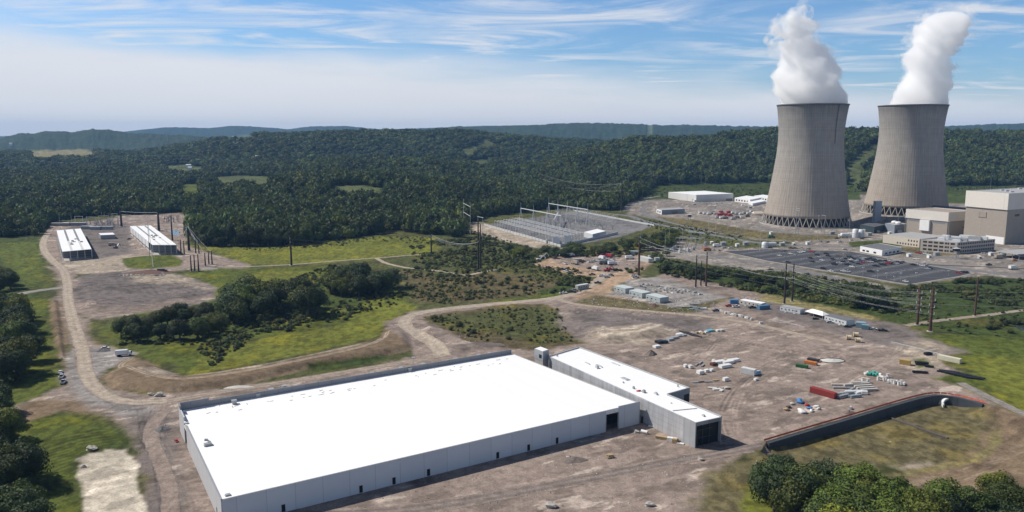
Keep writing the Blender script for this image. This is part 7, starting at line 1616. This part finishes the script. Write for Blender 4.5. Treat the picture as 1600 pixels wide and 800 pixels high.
# vehicles in the yard
for k, px, py, rot, c, lab in (('car',1297,504.5,-.25,'silver','silver car parked before the longest office trailer'),('car',1324,511.5,-.3,'black','black car at the right end of the longest office trailer'),('car',1365,515,-.3,'white','white car right of the two blue containers'),('pickup',1379,517.5,-.3,'black','black-bedded pickup at the right end of the trailer row'),('car',1274,499,.1,'black','black car under the edge of the white tent'),
   ('pickup',1119,486.5,.2,'dark blue','dark blue pickup between the debris and the blue container'),('pickup',1139,479,0.2,'red','red pickup before the bright blue container'),('pickup',1150,480,0.2,'white','white pickup before the white-roofed office trailer'),('pickup',1175,481.5,0.3,'black','black pickup before the white-roofed office trailer'),('truck',194,556,.3,'white','white truck at the edge of the gravel triangle left of the brown bank'),
   ('car',164.5,545,.2,'white','white car beside the dark gravel pile near the dirt road'),('car',94.5,583,2.0,'white','white car, farthest of three beside the dirt road'),('pickup',96.5,590,1.9,'white','white pickup, middle of three beside the dirt road'),('pickup',99,598.5,1.9,'silver','silver pickup, nearest of three beside the dirt road'),
   ('excavator',181,388,1.2,'grey','grey excavator between the two unfinished halls'),('truck',176,384,.5,'tan','tan truck beside the excavator between the halls'),('pickup',202,374,1.3,'grey','grey pickup left of the right unfinished hall'),('truck',254,425.5,.1,'brown','brown flatbed by the debris pile right of the halls'),('car',276,668+22,-.9,'red','red car against the left wall of the great hall')):
    vehicle(k, px, py, rot, c, lab, 'vehicles around the building site', 1.0 if 'great hall' not in lab else .6)
# cable spools
SPW = mat('spool_wood', (0.48,0.38,0.24), .8, var=.1, scale=1)
for px, py, lab in ((1326,530.5,'left of the three big wooden cable spools in the yard'),(1337,526,'rear of the three big wooden cable spools in the yard'),(1340,534.5,'right of the three big wooden cable spools in the yard')):
    g = G(px, py); t = thing('cable_spool', lab, 'cable spool', g, -.35+rnd.uniform(-.1,.1), 'cable spools')
    for x in (-1.3, 1.3): b = MB(); b.cyl((x-.08,0,1.5),(x+.08,0,1.5),1.5,1.5,20,smooth=False); b.build('flange', SPW, t)
    b = MB(); b.cyl((-1.22,0,1.5),(1.22,0,1.5),1.25,1.25,18); b.build('cable_drum', mat('spool_wrap', (0.62,0.52,0.36), .7), t)
# piles: helper for a pile of like pieces, each a thing when it can be counted
PIPE = mat('concrete_pipe', (0.50,0.48,0.44), .8, var=.08); PIPEB = mat('black_pipe', (0.018,0.02,0.026), .35, var=.1); WRAP = mat('white_wrap', (0.72,0.72,0.70), .45, var=.06, scale=1.2); WOODM = mat('lumber', (0.42,0.31,0.18), .8, var=.15, scale=1.5); TARPG = mat('grey_tarp', (0.30,0.33,0.36), .6, var=.15, scale=.5); STEELP = mat('stacked_steel', (0.33,0.34,0.35), .6, .2, var=.15)
def bundle(px, py, l, w, h, rot, m, label, group, name='pipe_bundle', cat='pipe bundle', n=4, rows=2, rnd_=False):
    g = G(px, py); t = thing(name, label, cat, g, rot, group); rr_ = random.Random(int(px*10+py))
    r = w/n/2
    for k in range(rows):
        for i in range(n - (k % 2)):
            y = -w/2 + r*(2*i+1+(k % 2)); z = r + k*r*1.75+.12; o = rr_.uniform(-.3,.3); b = MB()
            if rnd_: b.cyl((-l/2+o,y,z),(l/2+o,y,z),r*.95,r*.95,8)
            else: b.box(-l/2+o,l/2+o,y-r*.9,y+r*.9,z-r*.8,z+r*.8)
            b.build('pipe' if rnd_ else 'beam', m, t)
    b = MB(); b.box(-l*.35,-l*.3,-w/2,w/2,0,.12); b.box(l*.3,l*.35,-w/2,w/2,0,.12); b.build('bearer', WOODM, t); return t
ya = ANGF-0.95
for i, (px, py) in enumerate(((1345,602),(1349,605),(1353,608),(1357,611),(1341,600),(1333,603))):
    bundle(px, py, 9, 1.2, 1, ya+.55, PIPE, 'pale concrete beam lying in the yard, %s in the row of six' % ordinal(i+1), 'concrete beams', 'concrete_beam', 'beam', 1, 1)
bundle(1311,602,8,1.2,1,ya+.35,PIPE,'pair of long pale beams behind the red container','beams near the red container','concrete_beam','beam',2,1); bundle(1318,607,10,1.4,1,ya+.35,STEELP,'longer grey beams right of the pair behind the red container','beams near the red container','concrete_beam','beam',2,1)
for i, (px, py, l, w, r_, m) in enumerate(((1310,618,6,2,.3,TARPG),(1318,621,7,2.2,.5,STEELP),(1326,617,7,2.5,.2,TARPG),(1333,614,8,2,.1,WRAP),(1342,616,6,2.2,.6,WRAP),(1336,621,6,2,.3,TARPG),(1346,613,5,2,-.2,STEELP),(1329,611,6,1.5,.8,STEELP),(1350,616,3,2.5,0,WRAP))):
    bundle(px, py, l, w, 1, r_, m, 'jumbled grey bundle right of the red container, %s of nine' % ordinal(i+1), 'jumbled bundles right of the red container', 'material_bundle', 'bundle', 3, 2)
def pallet(px, py, w, l, h, rot, m, label, group, name='pallet_load', cat='pallet load', z=0, lump=.04):
    g = G(px, py); t = thing(name, label, cat, (g[0], g[1], z), rot, group)
    b = MB(); 
    for y in (-l/2+.1, 0, l/2-.1): b.box(-w/2,w/2,y-.08,y+.08,0,.12)
    b.box(-w/2,w/2,-l/2,l/2,.12,.16); b.build('pallet', WOODM, t)
    b = MB(); x0,x1,y0,y1 = -w/2+.05,w/2-.05,-l/2+.05,l/2-.05; rr_ = random.Random(int(px*7+py*3)); j = lambda: rr_.uniform(-lump, lump)
    b.add([(x0+j(),y0+j(),.17),(x1+j(),y0+j(),.17),(x1+j(),y1+j(),.17),(x0+j(),y1+j(),.17),(x0+.06+j(),y0+.06+j(),h+j()),(x1-.06+j(),y0+.06+j(),h+j()),(x1-.06+j(),y1-.06+j(),h+j()),(x0+.06+j(),y1-.06+j(),h+j())], [(0,3,2,1),(4,5,6,7),(0,1,5,4),(1,2,6,5),(2,3,7,6),(3,0,4,7)])
    b.build('load', m, t); return t
# white wrapped blocks mid yard
for i, (px, py, w, l, h) in enumerate(((1071,574,1.8,1.8,1.7),(1079,575,2,2,1.6),(1094,584,3,3,1.8),(1104,581,2.5,2,1.4),(1112,580,2,2,1.3),(1133,574,7,3,1.6),(1124,568,7,3,1.6),(1137,568,7,3,1.5),(1146,565,7,3,1.5),(1115,566,1.6,1.6,1.5),(1134,595,3,2,1.7),(1181,594.5,1.8,1.6,1.2))):
    pallet(px, py, w, l, h, ANGF-.1, WRAP, 'white-wrapped block in the middle of the yard, %s of twelve' % ordinal(i+1), 'white-wrapped blocks in the middle of the yard')
pallet(1115,571,3.6,2.6,1.5,ANGF,mat('rust_brown_load',(0.10,0.04,0.03),.8),'dark brown load right in front of the long white-wrapped blocks',None)
for i, (px, py, l, w) in enumerate(((1088,571,4,1.2),(1098,572,4,1.2),(1094,568,5,1.4))): bundle(px, py, l, w, 1, ANGF+.5, STEELP, 'thin grey bundle beside the white-wrapped blocks, %s of three' % ordinal(i+1), 'grey bundles beside the white-wrapped blocks', 'material_bundle', 'bundle')
bundle(1183,585,4,2,1,ANGF,mat('pale_blue_board',(0.35,0.48,0.56),.6),'pale blue boards beside the lone white box trailer',None,'board_stack','board stack',2,2)
# loose stack group lower
for i, (px, py, l, w, rot, m) in enumerate(((1087,598,4,1.2,.2,STEELP),(1098,597,5,1.2,.2,mat('dark_steel',(0.08,0.07,0.07),.7)),(1107,597,4,1.3,.1,STEELP),(1113,607,4,1.5,-.2,WRAP),(1120,609,4,1.5,.2,WRAP),(1127,611,2.5,1.5,.9,WRAP),(1134,607,2.6,2,.4,PIPE),(1138,608,2,1.4,.3,mat('dark_steel',(0.08,0.07,0.07),.7)),(1118,595,3,1.5,.2,WOODM))):
    bundle(px, py, l, w, 1, rot, m, 'small bundle in the loose group below the white blocks, %s of nine' % ordinal(i+1), 'loose bundles below the white blocks', 'material_bundle', 'bundle', 3, 1)
# dark piles and pallets at the top of the yard
for i, (px, py, w, l, h, m, what) in enumerate(((1026,543,4,3,1.3,WRAP,'white-wrapped pallet'),(1031,536,5,4,1.6,PIPEB,'black-wrapped stack'),(1038,536,4,3,1.5,PIPEB,'black-wrapped stack'),(1047,532,4,3,1.3,TARPG,'grey-topped pallet'),(1054,529,5,3,1.2,STEELP,'grey-topped pallet'),(1060,526,4,3,1.0,STEELP,'grey-topped pallet'),(1062,523.5,4,3,1.1,WRAP,'pale pallet'),(1069,525,3,2,1.0,TARPG,'grey-topped pallet'),
      (1089,521,2,1.5,1.2,WOODM,'tan pallet'),(1094,520,2.5,2,1.0,WRAP,'white pallet'),(1098,522,2,2,1.2,WOODM,'tan pallet'),(1103,520,2,2,1.1,WRAP,'white pallet'),(1109,518,5,3,1.1,mat('turquoise_tarp',(0.12,0.42,0.50),.5),'turquoise-covered stack'),(1117,517,2,2,1.1,WOODM,'tan pallet'),(1121,518,2,2,1.2,WRAP,'white pallet'),(1127,517.5,3,3,1.3,PIPE,'tan bale'))):
    pallet(px, py, w, l, h, .5, m, '%s in the upper storage row, %s of sixteen from the left' % (what, ordinal(i+1)), 'upper storage row of the yard')
for i in range(9):
    p0 = G(1068+i*2.6, 519+i*.9); t = thing('pipe', 'black pipe in the flat rack at the upper storage row, %s from the left' % ordinal(i+1), 'pipe', p0, 0.9-1.6, 'black pipes of the upper storage row'); b = MB(); b.cyl((-3,0,.4),(3,0,.4),.38,.38,10); b.build('barrel', PIPEB, t); b = MB(); b.cyl((3,0,.4),(3.3,0,.4),.46,.46,10); b.build('socket', PIPEB, t)
# row beside the upper road
rr = random.Random(31)
for i in range(20):
    px = 1126+i*2.5; py = 487.5+i*.62+rr.uniform(-.6,.6); pallet(px, py, rr.uniform(1.3,2.6), rr.uniform(1,1.8), rr.uniform(.8,1.5), rr.uniform(.2,.9), (WRAP, PIPE, STEELP, WRAP)[i % 4], 'small pale pallet in the long row beside the upper haul road, %s from the left' % ordinal(i+1), 'long row of pallets beside the haul road')
for i, (px, py, l, w, m) in enumerate(((1068,480,9,2,PIPE),(1086,476,8,2,STEELP),(1080,480,8,2,TARPG),(1090,482,7,2,STEELP),(1097,482,6,2,WRAP),(1084,484,6,2,TARPG),(1092,486,5,1.5,STEELP),(1105,489,7,1.5,PIPE),(1100,484,5,2,TARPG),(1118,489,6,1.2,STEELP))):
    bundle(px, py, l, w, 1, -.25+.2*rr.random(), m, 'long flat bundle left of the upper pallet row, %s of ten' % ordinal(i+1), 'long flat bundles beside the gravel pad', 'material_bundle', 'bundle', 3, 1)
bundle(1189,506,2.5,1.5,1,.4,WRAP,'small white bundle standing alone on the upper road',None,'material_bundle','bundle',2,2)
# racks on the gravel pad
for i in range(56):
    u, v = rr.random(), rr.random(); px = 985+ (1010-985)*v*0 + u*100 + v*25; py = 441+u*14+v*14-6*u*v
    if px > 1100: px -= 60
    place_ = (px, py)
    pallet(px, py, rr.uniform(1.2,2.8), rr.uniform(.6,1.6), rr.uniform(.5,1.7), rr.random()*3, (STEELP, TARPG, WRAP, PIPE, STEELP)[i % 5], 'small rack of parts on the gravel pad behind the green cabins, number %s' % ordinal(i+1), 'racks of parts on the gravel pad', 'parts_rack', 'rack')
# green and white drums row
for i, (px, py) in enumerate(((1353,585),(1357,586.5),(1361,586),(1365,587.5),(1369,588),(1372,586),(1359,584),(1366,584))):
    g = G(px, py); t = thing('pipe_fitting', 'green-capped fitting in the teal cluster behind the white drums, %s of eight' % ordinal(i+1), 'pipe fitting', g, rr.random()*3, 'teal fittings'); b = MB(); b.cyl((-.9,0,.7),(.9,0,.7),.7,.7,12); b.build('barrel', mat('teal_plastic',(0.03,0.30,0.22),.5) if i else WRAP, t); b = MB(); b.cyl((.9,0,.7),(1.05,0,.7),.85,.85,12); b.build('flange', WRAP, t)
for i, (px, py) in enumerate(((1372,594),(1377,591),(1381,595),(1385,594),(1388,598),(1393,599),(1397,600),(1401,599),(1404,602),(1408,600),(1412,602),(1348,596),(1356,598),(1376,588),(1340+47,590))):
    g = G(px, py); t = thing('valve_drum', 'white drum in the row in front of the teal cluster, %s of fifteen' % ordinal(i+1), 'drum', g, rr.random()*3, 'white drums of the lower row')
    if i % 3 == 1: b = MB(); b.cyl((-1.0,0,.8),(1.0,0,.8),.7,.7,12); b.build('barrel', WRAP, t); b = MB(); b.cyl((1.0,0,.8),(1.15,0,.8),.85,.85,12); b.build('flange', PIPE, t)
    else: b = MB(); b.cyl((0,0,0),(0,0,1.9),.65,.65,12); b.build('barrel', WRAP, t); b = MB(); b.cyl((0,0,1.9),(0,0,2.05),.8,.8,12); b.build('flange', PIPE, t)
# debris with blue and red tarps
for i, (px, py, s, m, what) in enumerate(((1250,629,1.8,mat('blue_tarp',(0.04,0.18,0.45),.5),'bright blue tarpaulin heap'),(1261,634,1.2,mat('red_tarp',(0.45,0.02,0.03),.6),'red tarpaulin heap'),(1265,639,1.3,mat('blue_tarp',(0.04,0.18,0.45),.5),'smaller blue tarpaulin heap'),(1253,644.5,1.7,WRAP,'white tarpaulin heap'),(1268,643,1.1,WRAP,'pale heap'),(1276,636,1.1,WRAP,'white heap'),(1279,640,1.1,PIPE,'pale heap at the right'),(1232,637,1.2,mat('dark_steel',(0.08,0.07,0.07),.7),'dark scrap heap'),(1229,641,1.5,WOODM,'tan scrap heap'),(1238,632,1.2,PIPE,'pale scrap heap'))):
    g = G(px, py); b = MB(); b.blob((0,0,.35*s),(1.1*s,.8*s,.55*s),2,.25,i); o = tag(b.build('tarpaulin', m), '%s in the debris group below the red container' % what, 'tarpaulin', 'debris heaps below the red container'); o.location = g; o.rotation_euler = (0,0,rr.random()*3)
# mounds
def mound(px, py, rx, ry, h, rot, m, label, name='dirt_mound', cat='mound', seed=0):
    n = 40; k = 12; vs = [(0,0,h)]; fs = []; rr_ = random.Random(seed); ph = [rr_.random()*6 for _ in range(3)]
    for j in range(1, k+1):
        f = j/k
        for i in range(n):
            a = 2*math.pi*i/n; w_ = 1+.10*math.sin(3*a+ph[0])+.06*math.sin(7*a+ph[1]); z = h*(1-f)**.9*(1+.10*math.sin(5*a+ph[2]+3*f)) if j < k else -.15; vs.append((math.cos(a)*rx*f*w_, math.sin(a)*ry*f*w_, z))
    fs += [(0, 1+i, 1+(i+1)%n) for i in range(n)]
    for j in range(k-1): fs += [(1+j*n+i, 1+(j+1)*n+i, 1+(j+1)*n+(i+1)%n, 1+j*n+(i+1)%n) for i in range(n)]
    b = MB(); b.add(vs, fs, 0, True); o = tag(b.build(name, m), label, cat); g = G(px, py); o.location = (g[0], g[1], 0); o.rotation_euler = (0,0,rot); return o
SOIL = mat('heaped_soil', (0.17,0.14,0.125), .95, var=.25, scale=.8, bump=.3); SOILG = mat('heaped_gravel', (0.15,0.145,0.15), .95, var=.25, scale=1.2, bump=.3); PALEC = mat('pale_cover', (0.55,0.53,0.49), .8, var=.1, scale=.6); SOILB = mat('brown_heap', (0.15,0.09,0.07), .95, var=.2, scale=.8, bump=.3)
mound(1017,554,3.6,3.0,2.8,.2,SOIL,'conical dark soil heap between great hall and storage yard',seed=1); mound(986,557,3.0,1.8,.8,.2,SOIL,'low soil heap left of the conical one',seed=2)
o = mound(1300,563.5,6.5,4.2,1.1,.1,PALEC,'oval pale covered mound in the yard near the dumpsters','covered_mound','mound',3)
t = MB(); t.lathe([(1.0,0.0),(1.03,.3),(.99,.3),(.97,0)], 40, smooth=False); oo = tag(t.build('berm_edge', PIPEB), 'black edging around the oval pale mound', 'edging'); oo.location = (o.location.x, o.location.y, 0); oo.scale = (6.9,4.5,1.0); oo.rotation_euler = (0,0,.1)
mound(254,671,3.3,2.6,1.4,.2,SOILG,'dark gravel heap by the corner of the great hall',seed=4); mound(161,548,4.5,3,1.6,.2,SOILG,'dark gravel heap beside the white car near the dirt road',seed=5)
mound(235,426,22,8,2.6,.1,SOILB,'long brown-red soil heap above the round dirt field',seed=6); mound(1326,645,3,1.8,1.3,.1,SOIL,'small soil heap just behind the red fence',seed=7); mound(1022,478,3.6,2.6,1.8,.1,SOILB,'small dark heap in front of the right-hand green cabin',seed=8)
mound(373,605,7,2.3,.9,.15,PALEC,'pale stone heap behind the corner of the great hall','stone_heap','heap',9); mound(215,426,14,3,1.6,.0,mat('rock_pile',(0.30,0.29,0.29),.9,var=.3,scale=1),'grey rock pile left of the long brown heap','rock_pile','rock pile',10)
mound(327,420,8,4,1.5,.0,mat('rock_pile',(0.30,0.29,0.29),.9,var=.3,scale=1),'pale debris pile at the feet of the short dark poles','debris_pile','debris pile',11); mound(898,719,5,3,1.1,.2,SOIL,'low soil heap with stones in front of the great hall',seed=12); mound(745,540,16,6,2.0,.15,SOIL,'long rough bank beside the green field corner',seed=13)
for i, (px, py, s) in enumerate(((236,617,1.5),(249,619,2.2),(143,703,2.0),(889,716,1.2),(953,714,1.6),(995,676,1.3),(130,730,1.2),(1095,719,1.2),(860,792,2),(1015,790,1.6))):
    g = G(px, py); b = MB(); b.blob((0,0,.3*s),(s,s*.7,.5*s),2,.25,i+5,smooth=False); o = tag(b.build('boulder', mat('pale_rock',(0.42,0.39,0.35),.9,var=.2,scale=1)), '%s boulder lying on the bare ground around the great hall, %s of ten' % (('pale','rounded')[i%2], ordinal(i+1)), 'boulder', 'boulders around the great hall'); o.location = g
# rubble over the bare ground
rp_, rsx = [], []
for poly, n, s0, s1 in (([(110,560),(160,545),(230,620),(300,640),(262,690),(290,800),(235,800),(205,665)],900,.08,.45),([(350,806),(950,690),(1090,715),(1150,710),(1080,806)],700,.06,.40),([(1000,560),(1400,530),(1450,600),(1200,690),(1130,640)],900,.06,.38),([(70,470),(112,470),(135,560),(98,560)],300,.1,.5),([(640,560),(760,545),(700,500),(640,505)],200,.1,.5),([(900,455),(1100,470),(1150,480),(1000,500),(900,470)],500,.2,.8),([(830,412),(1000,398),(1010,425),(890,430)],250,.3,1.0),([(100,345),(290,340),(290,400),(100,410)],400,.3,1.2),([(185,425),(250,422),(262,432),(190,434)],160,.5,1.4)):
    P_ = [tuple(G(*p))[:2] for p in poly]; x0,x1 = min(p[0] for p in P_),max(p[0] for p in P_); y0,y1 = min(p[1] for p in P_),max(p[1] for p in P_)
    X = x0+(x1-x0)*rs.rand(n*2); Y = y0+(y1-y0)*rs.rand(n*2); k = (sdist(X, Y, P_) > 0) & (fbm(X/12,Y/12,3,5) > .42) & (sdist(X, Y, [HA,HB,HC,HD]) < 0)
    X, Y = X[k], Y[k]; s = s0+(s1-s0)*rs.rand(len(X))**3; rp_.append(np.stack([X,Y,hgt(X,Y)+s*.2],-1)); rsx.append(np.stack([s,s*.8,s*.6],-1))
rp_ = np.concatenate(rp_); rsx = np.concatenate(rsx)
def rockm(i):
    b = MB(); b.blob((0,0,0),(1,1,1),1,.3,i,smooth=False); me = bpy.data.meshes.new('rock'); me.from_pydata(b.v,[],b.f); me.materials.append((mat('rubble_pale',(0.46,0.43,0.39),.9,var=.2),mat('rubble_grey',(0.22,0.20,0.19),.9,var=.2))[i%2]); return me
scatter('rubble', rp_, rsx, rs.rand(len(rp_))*6.28, rs.randint(0,4,len(rp_)), hidden_protos([rockm(i) for i in range(4)]))

# ---------------------------------------------------------------- the basin
t = thing('retaining_wall', 'curved dark retaining wall along the sunken basin', 'retaining wall', WALL[0])
cw = catmull([xy(p) for p in WALL], 4.0); n = len(cw)
b = MB()
for i in range(n-1):
    a, c = cw[i], cw[i+1]; dx, dy = c[0]-a[0], c[1]-a[1]; l = math.hypot(dx, dy); ox, oy = dy/l, -dx/l
    hgt_ = -5.2 if i < n-6 else -5.2+(i-(n-6))*.5
    b.prism([(a[0]+ox*1.25,a[1]+oy*1.25),(c[0]+ox*1.25+dx/l*.02,c[1]+oy*1.25),(c[0]-ox*.3,c[1]-oy*.3),(a[0]-ox*.3,a[1]-oy*.3)], hgt_, .25+.002*(i%2))
hb(b, 'wall', panel_mat('block_wall', (0.055,0.062,0.072), .5, 1.2, var=.12, vz=.8, dark=.85), t)
t = thing('barrier_fence', 'low red-orange safety fence along the top of the basin wall', 'fence', WALL[0]); RED = mat('red_mesh_fence', (0.62,0.13,0.09), .8, var=.2, scale=.6)
b = MB()
for i in range(n-1):
    a, c = cw[i], cw[i+1]; dx, dy = c[0]-a[0], c[1]-a[1]; l = math.hypot(dx, dy); ox, oy = -dy/l*1.4, dx/l*1.4
    b.seg((a[0]+ox,a[1]+oy,.75),(c[0]+ox,c[1]+oy,.75),.05,.75)
    if i % 2 == 0: p = MB(); p.cyl((a[0]+ox,a[1]+oy,0),(a[0]+ox,a[1]+oy,1.35),.07,.07,6); hb(p, 'fence_post', GREYM, t)
hb(b, 'mesh', RED, t)
g = G(1477,632,-4.1); t = thing('culvert_outlet', 'white concrete culvert mouth at the foot of the curved wall', 'culvert', g, .3); t.scale = (1.5,1.5,1.4); b = MB()
for i in range(12):
    a0, a1 = math.pi*i/12, math.pi*(i+1)/12; b.seg((math.cos(a0)*1.7,0,.2+math.sin(a0)*1.9),(math.cos(a1)*1.7,0,.2+math.sin(a1)*1.9),1.6,.6)
b.build('arch', WHITE, t); b = MB(); b.box(-1.4,1.4,.3,.5,-.2,2.0); b.build('opening', BLACK, t)
for s in (-1,1): b = MB(); b.prism([(s*1.8,-.8),(s*3.2,-2.6),(s*3.5,-2.4),(s*2.1,-.5)], -.3, 1.3); b.build('wing_wall', WHITE, t)
a, c = G(1376,650,-4.5), G(1481,687.5,-4.4); t = thing('silt_fence', 'straight dark pipe-like barrier crossing the basin floor', 'barrier', a); d = c-a
b = MB(); b.cyl((0,0,.75), (d.x,d.y,d.z+.75), .5,.5,8); b.build('pipe', mat('dark_steel',(0.08,0.07,0.07),.7), t)
b = MB(); b.lathe([(1.3,-.5),(1.3,1.6),(1.0,1.6),(1.0,-.5)],16,smooth=False); o = b.build('outlet_structure', CONC, t)
g = G(1392,692,-4.5); b = MB(); b.blob((0,0,.2),(1.2,.9,.5),2,.2,2); o = tag(b.build('boulder', mat('pale_rock',(0.42,0.39,0.35),.9,var=.2,scale=1)), 'single pale stone in the middle of the basin floor', 'boulder'); o.location = g
# objects in the grass at the right
for i in range(16):
    g = G(1476+i*3.3, 582+i*.75-2*(i%2)); t = thing('pipe', 'black pipe in the large spread of pipes on the right grass, %s from the left' % ordinal(i+1), 'pipe', g, -.45+rnd.uniform(-.1,.1), 'black pipes on the right grass'); b = MB(); b.cyl((-3.6,0,.5),(3.6,0,.5),.42,.42,10); b.build('barrel', PIPEB, t); b = MB(); b.cyl((3.6,0,.5),(3.9,0,.5),.5,.5,10); b.build('socket', PIPEB, t)
for i, (px, py, l, w, rot) in enumerate(((1450,554.5,4,3,.2),(1440,570,6,3.5,-.3),(1438,583,7,2.2,-.25),(1452,574,4,2,-.4))): bundle(px, py, l, w, 1, rot, PIPEB, 'stack of black pipes around the tan container, %s of four' % ordinal(i+1), 'black pipe stacks by the tan container', 'pipe_bundle', 'pipe bundle', 4, 2, True)
g = G(1181,751); t = thing('sign_post', 'white sign on a tall slim post at the edge of the bright grass', 'sign', g); b = MB(); b.cyl((0,0,-.3),(0,0,7.2),.10,.08,8); b.build('post', GREYM, t); b = MB(); b.box(-.6,.6,-.14,-.08,5.0,6.6); b.build('panel', WHITE, t, rotz=.15); b = MB(); b.box(-.25,.25,-.2,.2,2.9,3.5); b.build('box', WHITE, t); b = MB(); b.cyl((0,0,7.2),(0,0,7.5),.18,.05,8); b.build('lamp', WHITE, t)
# beside the annex: stacked lumber, wrapped rolls
bundle(1042,687,9,1.6,1,ANGF-.95-.0,WOODM,'yellow lumber stack along the foil-clad annex wall',None,'lumber_stack','lumber stack',4,3)
pallet(1050,690,4,1.8,1.7,ANGF-.95,WRAP,'white-wrapped stack beside the lumber along the annex wall',None); pallet(1054,692,2,1.8,1.8,ANGF-.95,WOODM,'brown crate at the end of the lumber stack',None,'crate','crate')
pallet(1063,694,3,1.4,.5,ANGF-.95,WRAP,'flat white sheet pile right of the lumber stack',None); pallet(1047,676,4,1.6,1.4,ANGF-.95,WRAP,'white block between lumber and annex wall',None); pallet(1022,668,5,1.2,.6,ANGF-.95,WRAP,'white strip pile near the inner corner of annex and hall',None)
g = G(1007,677); t = thing('wrap_roll', 'single white roll lying in front of the loading opening', 'roll', g, -.6); b = MB(); b.cyl((-1.4,0,.7),(1.4,0,.7),.7,.7,14); b.build('roll', WRAP, t); b = MB(); b.cyl((1.4,0,.7),(1.45,0,.7),.35,.35,10); b.build('core', WOODM, t)
bundle(953,715,2.4,2,1,.3,WOODM,'small tan pallet pile on the bare ground before the great hall',None,'pallet_stack','pallet stack',3,2)
for i in range(8):
    g = G(902+i*4.5, 689-i*1.2); bundle(902+i*4.5, 690-i*1.1, 3.0, .9, 1, ANGF+rr.uniform(-.3,.3), STEELP, 'grey scrap bundle in the shade of the front wall, %s of eight' % ordinal(i+1), 'scrap bundles in the shade of the front wall', 'material_bundle', 'bundle', 3, 1)
# dashed white kerb stones along the upper edge of the yard
for a0, a1, n_, lab in (((1213,500),(1255,511.5),11,'beside the tent'),((1395,535.5),(1466,553.5),16,'towards the cream container'),((1160,465),(1212,474),10,'behind the office trailer')):
    for i in range(n_):
        f = i/(n_-1); px, py = a0[0]+(a1[0]-a0[0])*f, a0[1]+(a1[1]-a0[1])*f; g = G(px, py); b = MB(); b.prism([(-.9,-.3),(.9,-.3),(.8,.3),(-.8,.3)],0,.45); o = tag(b.build('kerb_block', WRAP), 'white kerb block, %s in the dashed line %s' % (ordinal(i+1), lab), 'kerb block', 'white kerb blocks '+lab); o.location = g; o.rotation_euler = (0,0,-.35)
# ponds
for nm, pts in (('pond',[(266,361),(271,359),(279,361),(281,365),(276,368),(268,366)]),('pond',[(1585,510),(1605,506),(1660,512),(1640,520),(1600,518)])):
    c = catmull([tuple(G(*p))[:2] for p in pts+[pts[0]]], 4); b = MB(); b.prism(c[:-1], -.2, .05); m = mat('pond_water', (0.05,0.065,0.06), .12, var=.03, spec=.5); tag(b.build('pond', m), kind='structure')
# far farm buildings and cleared-field houses
for i, (px, py, l, lab) in enumerate(((295,262,16,'white farm building in the distant clearing on the left'),(298,265,11,'smaller white shed beside the distant farm building'),(18,231,18,'tiny white farm building below the left hills'),(404,251,18,'tiny white farm building among the middle woods'),(365,216,22,'tiny pale farm building on the field below the blue hill'))):
    m_ = np.argmin(np.abs(PX-px) + np.abs(PY-py)*3); x, y, z = XX.ravel()[m_], YY.ravel()[m_], ZZ.ravel()[m_]
    t = thing('farm_building', lab, 'farm building', (x, y, z+ (10 if i > 1 else 4)), .2); b = MB(); b.box(-l/2,l/2,-5,5,-12,5); b.build('wall', WHITE, t); b = MB(); b.add([(-l/2-1,-6,5),(l/2+1,-6,5),(l/2+1,6,5),(-l/2-1,6,5),(-l/2-1,0,8),(l/2+1,0,8)], [(0,1,5,4),(2,3,4,5),(1,2,5),(3,0,4)]); b.build('roof', STEELW, t)

# ---------------------------------------------------------------- number like things from left to right, as one sees them
def renumber(tails):
    by = {}
    for o in S.objects:
        if o.parent is None and o.get('group') in tails:
            by.setdefault((o['group'], o['label'].split(',')[0]), []).append(o)
    for (g_, base), os_ in by.items():
        os_.sort(key=lambda o: o.location[0]/max(1.0, o.location[1]))
        for i, o in enumerate(os_): o['label'] = '%s, %s from the left' % (base, ordinal(i+1)) if len(os_) > 1 else base
renumber({'racks of parts on the gravel pad','breakers of the yard left of the parking lot','breakers of the switchyard behind the halls','breakers of the far right switchyard','vehicles on the power station roads','pickups around the white warehouse',
 'boulders around the great hall','loose bundles below the white blocks','jumbled bundles right of the red container','white-wrapped blocks in the middle of the yard','grey bundles beside the white-wrapped blocks','teal fittings','white drums of the lower row','transformers of the yard left of the parking lot',
 'long flat bundles beside the gravel pad','scrap bundles in the shade of the front wall','black pipe stacks by the tan container','upper storage row of the yard','black pipes of the upper storage row','black pipes on the right grass','concrete beams','long row of pallets beside the haul road','trucks parked below the white warehouse','lamp posts of the parking lot','utility sheds of the power station'})
# ================================================================ AIR
hm = bpy.data.materials.new('haze'); hm.use_nodes = True; t = hm.node_tree; t.nodes.remove(t.nodes['Principled BSDF'])
v = N(t, 'ShaderNodeVolumePrincipled'); v.inputs['Color'].default_value = (0.28,0.55,1.0,1); v.inputs['Density'].default_value = 0.000042; v.inputs['Anisotropy'].default_value = 0.0
L(t, v.outputs[0], t.nodes['Material Output'].inputs['Volume'])
b = MB(); b.box(-18000, 18000, -400, 16500, -60, 420); tag(b.build('haze', hm), kind='stuff')
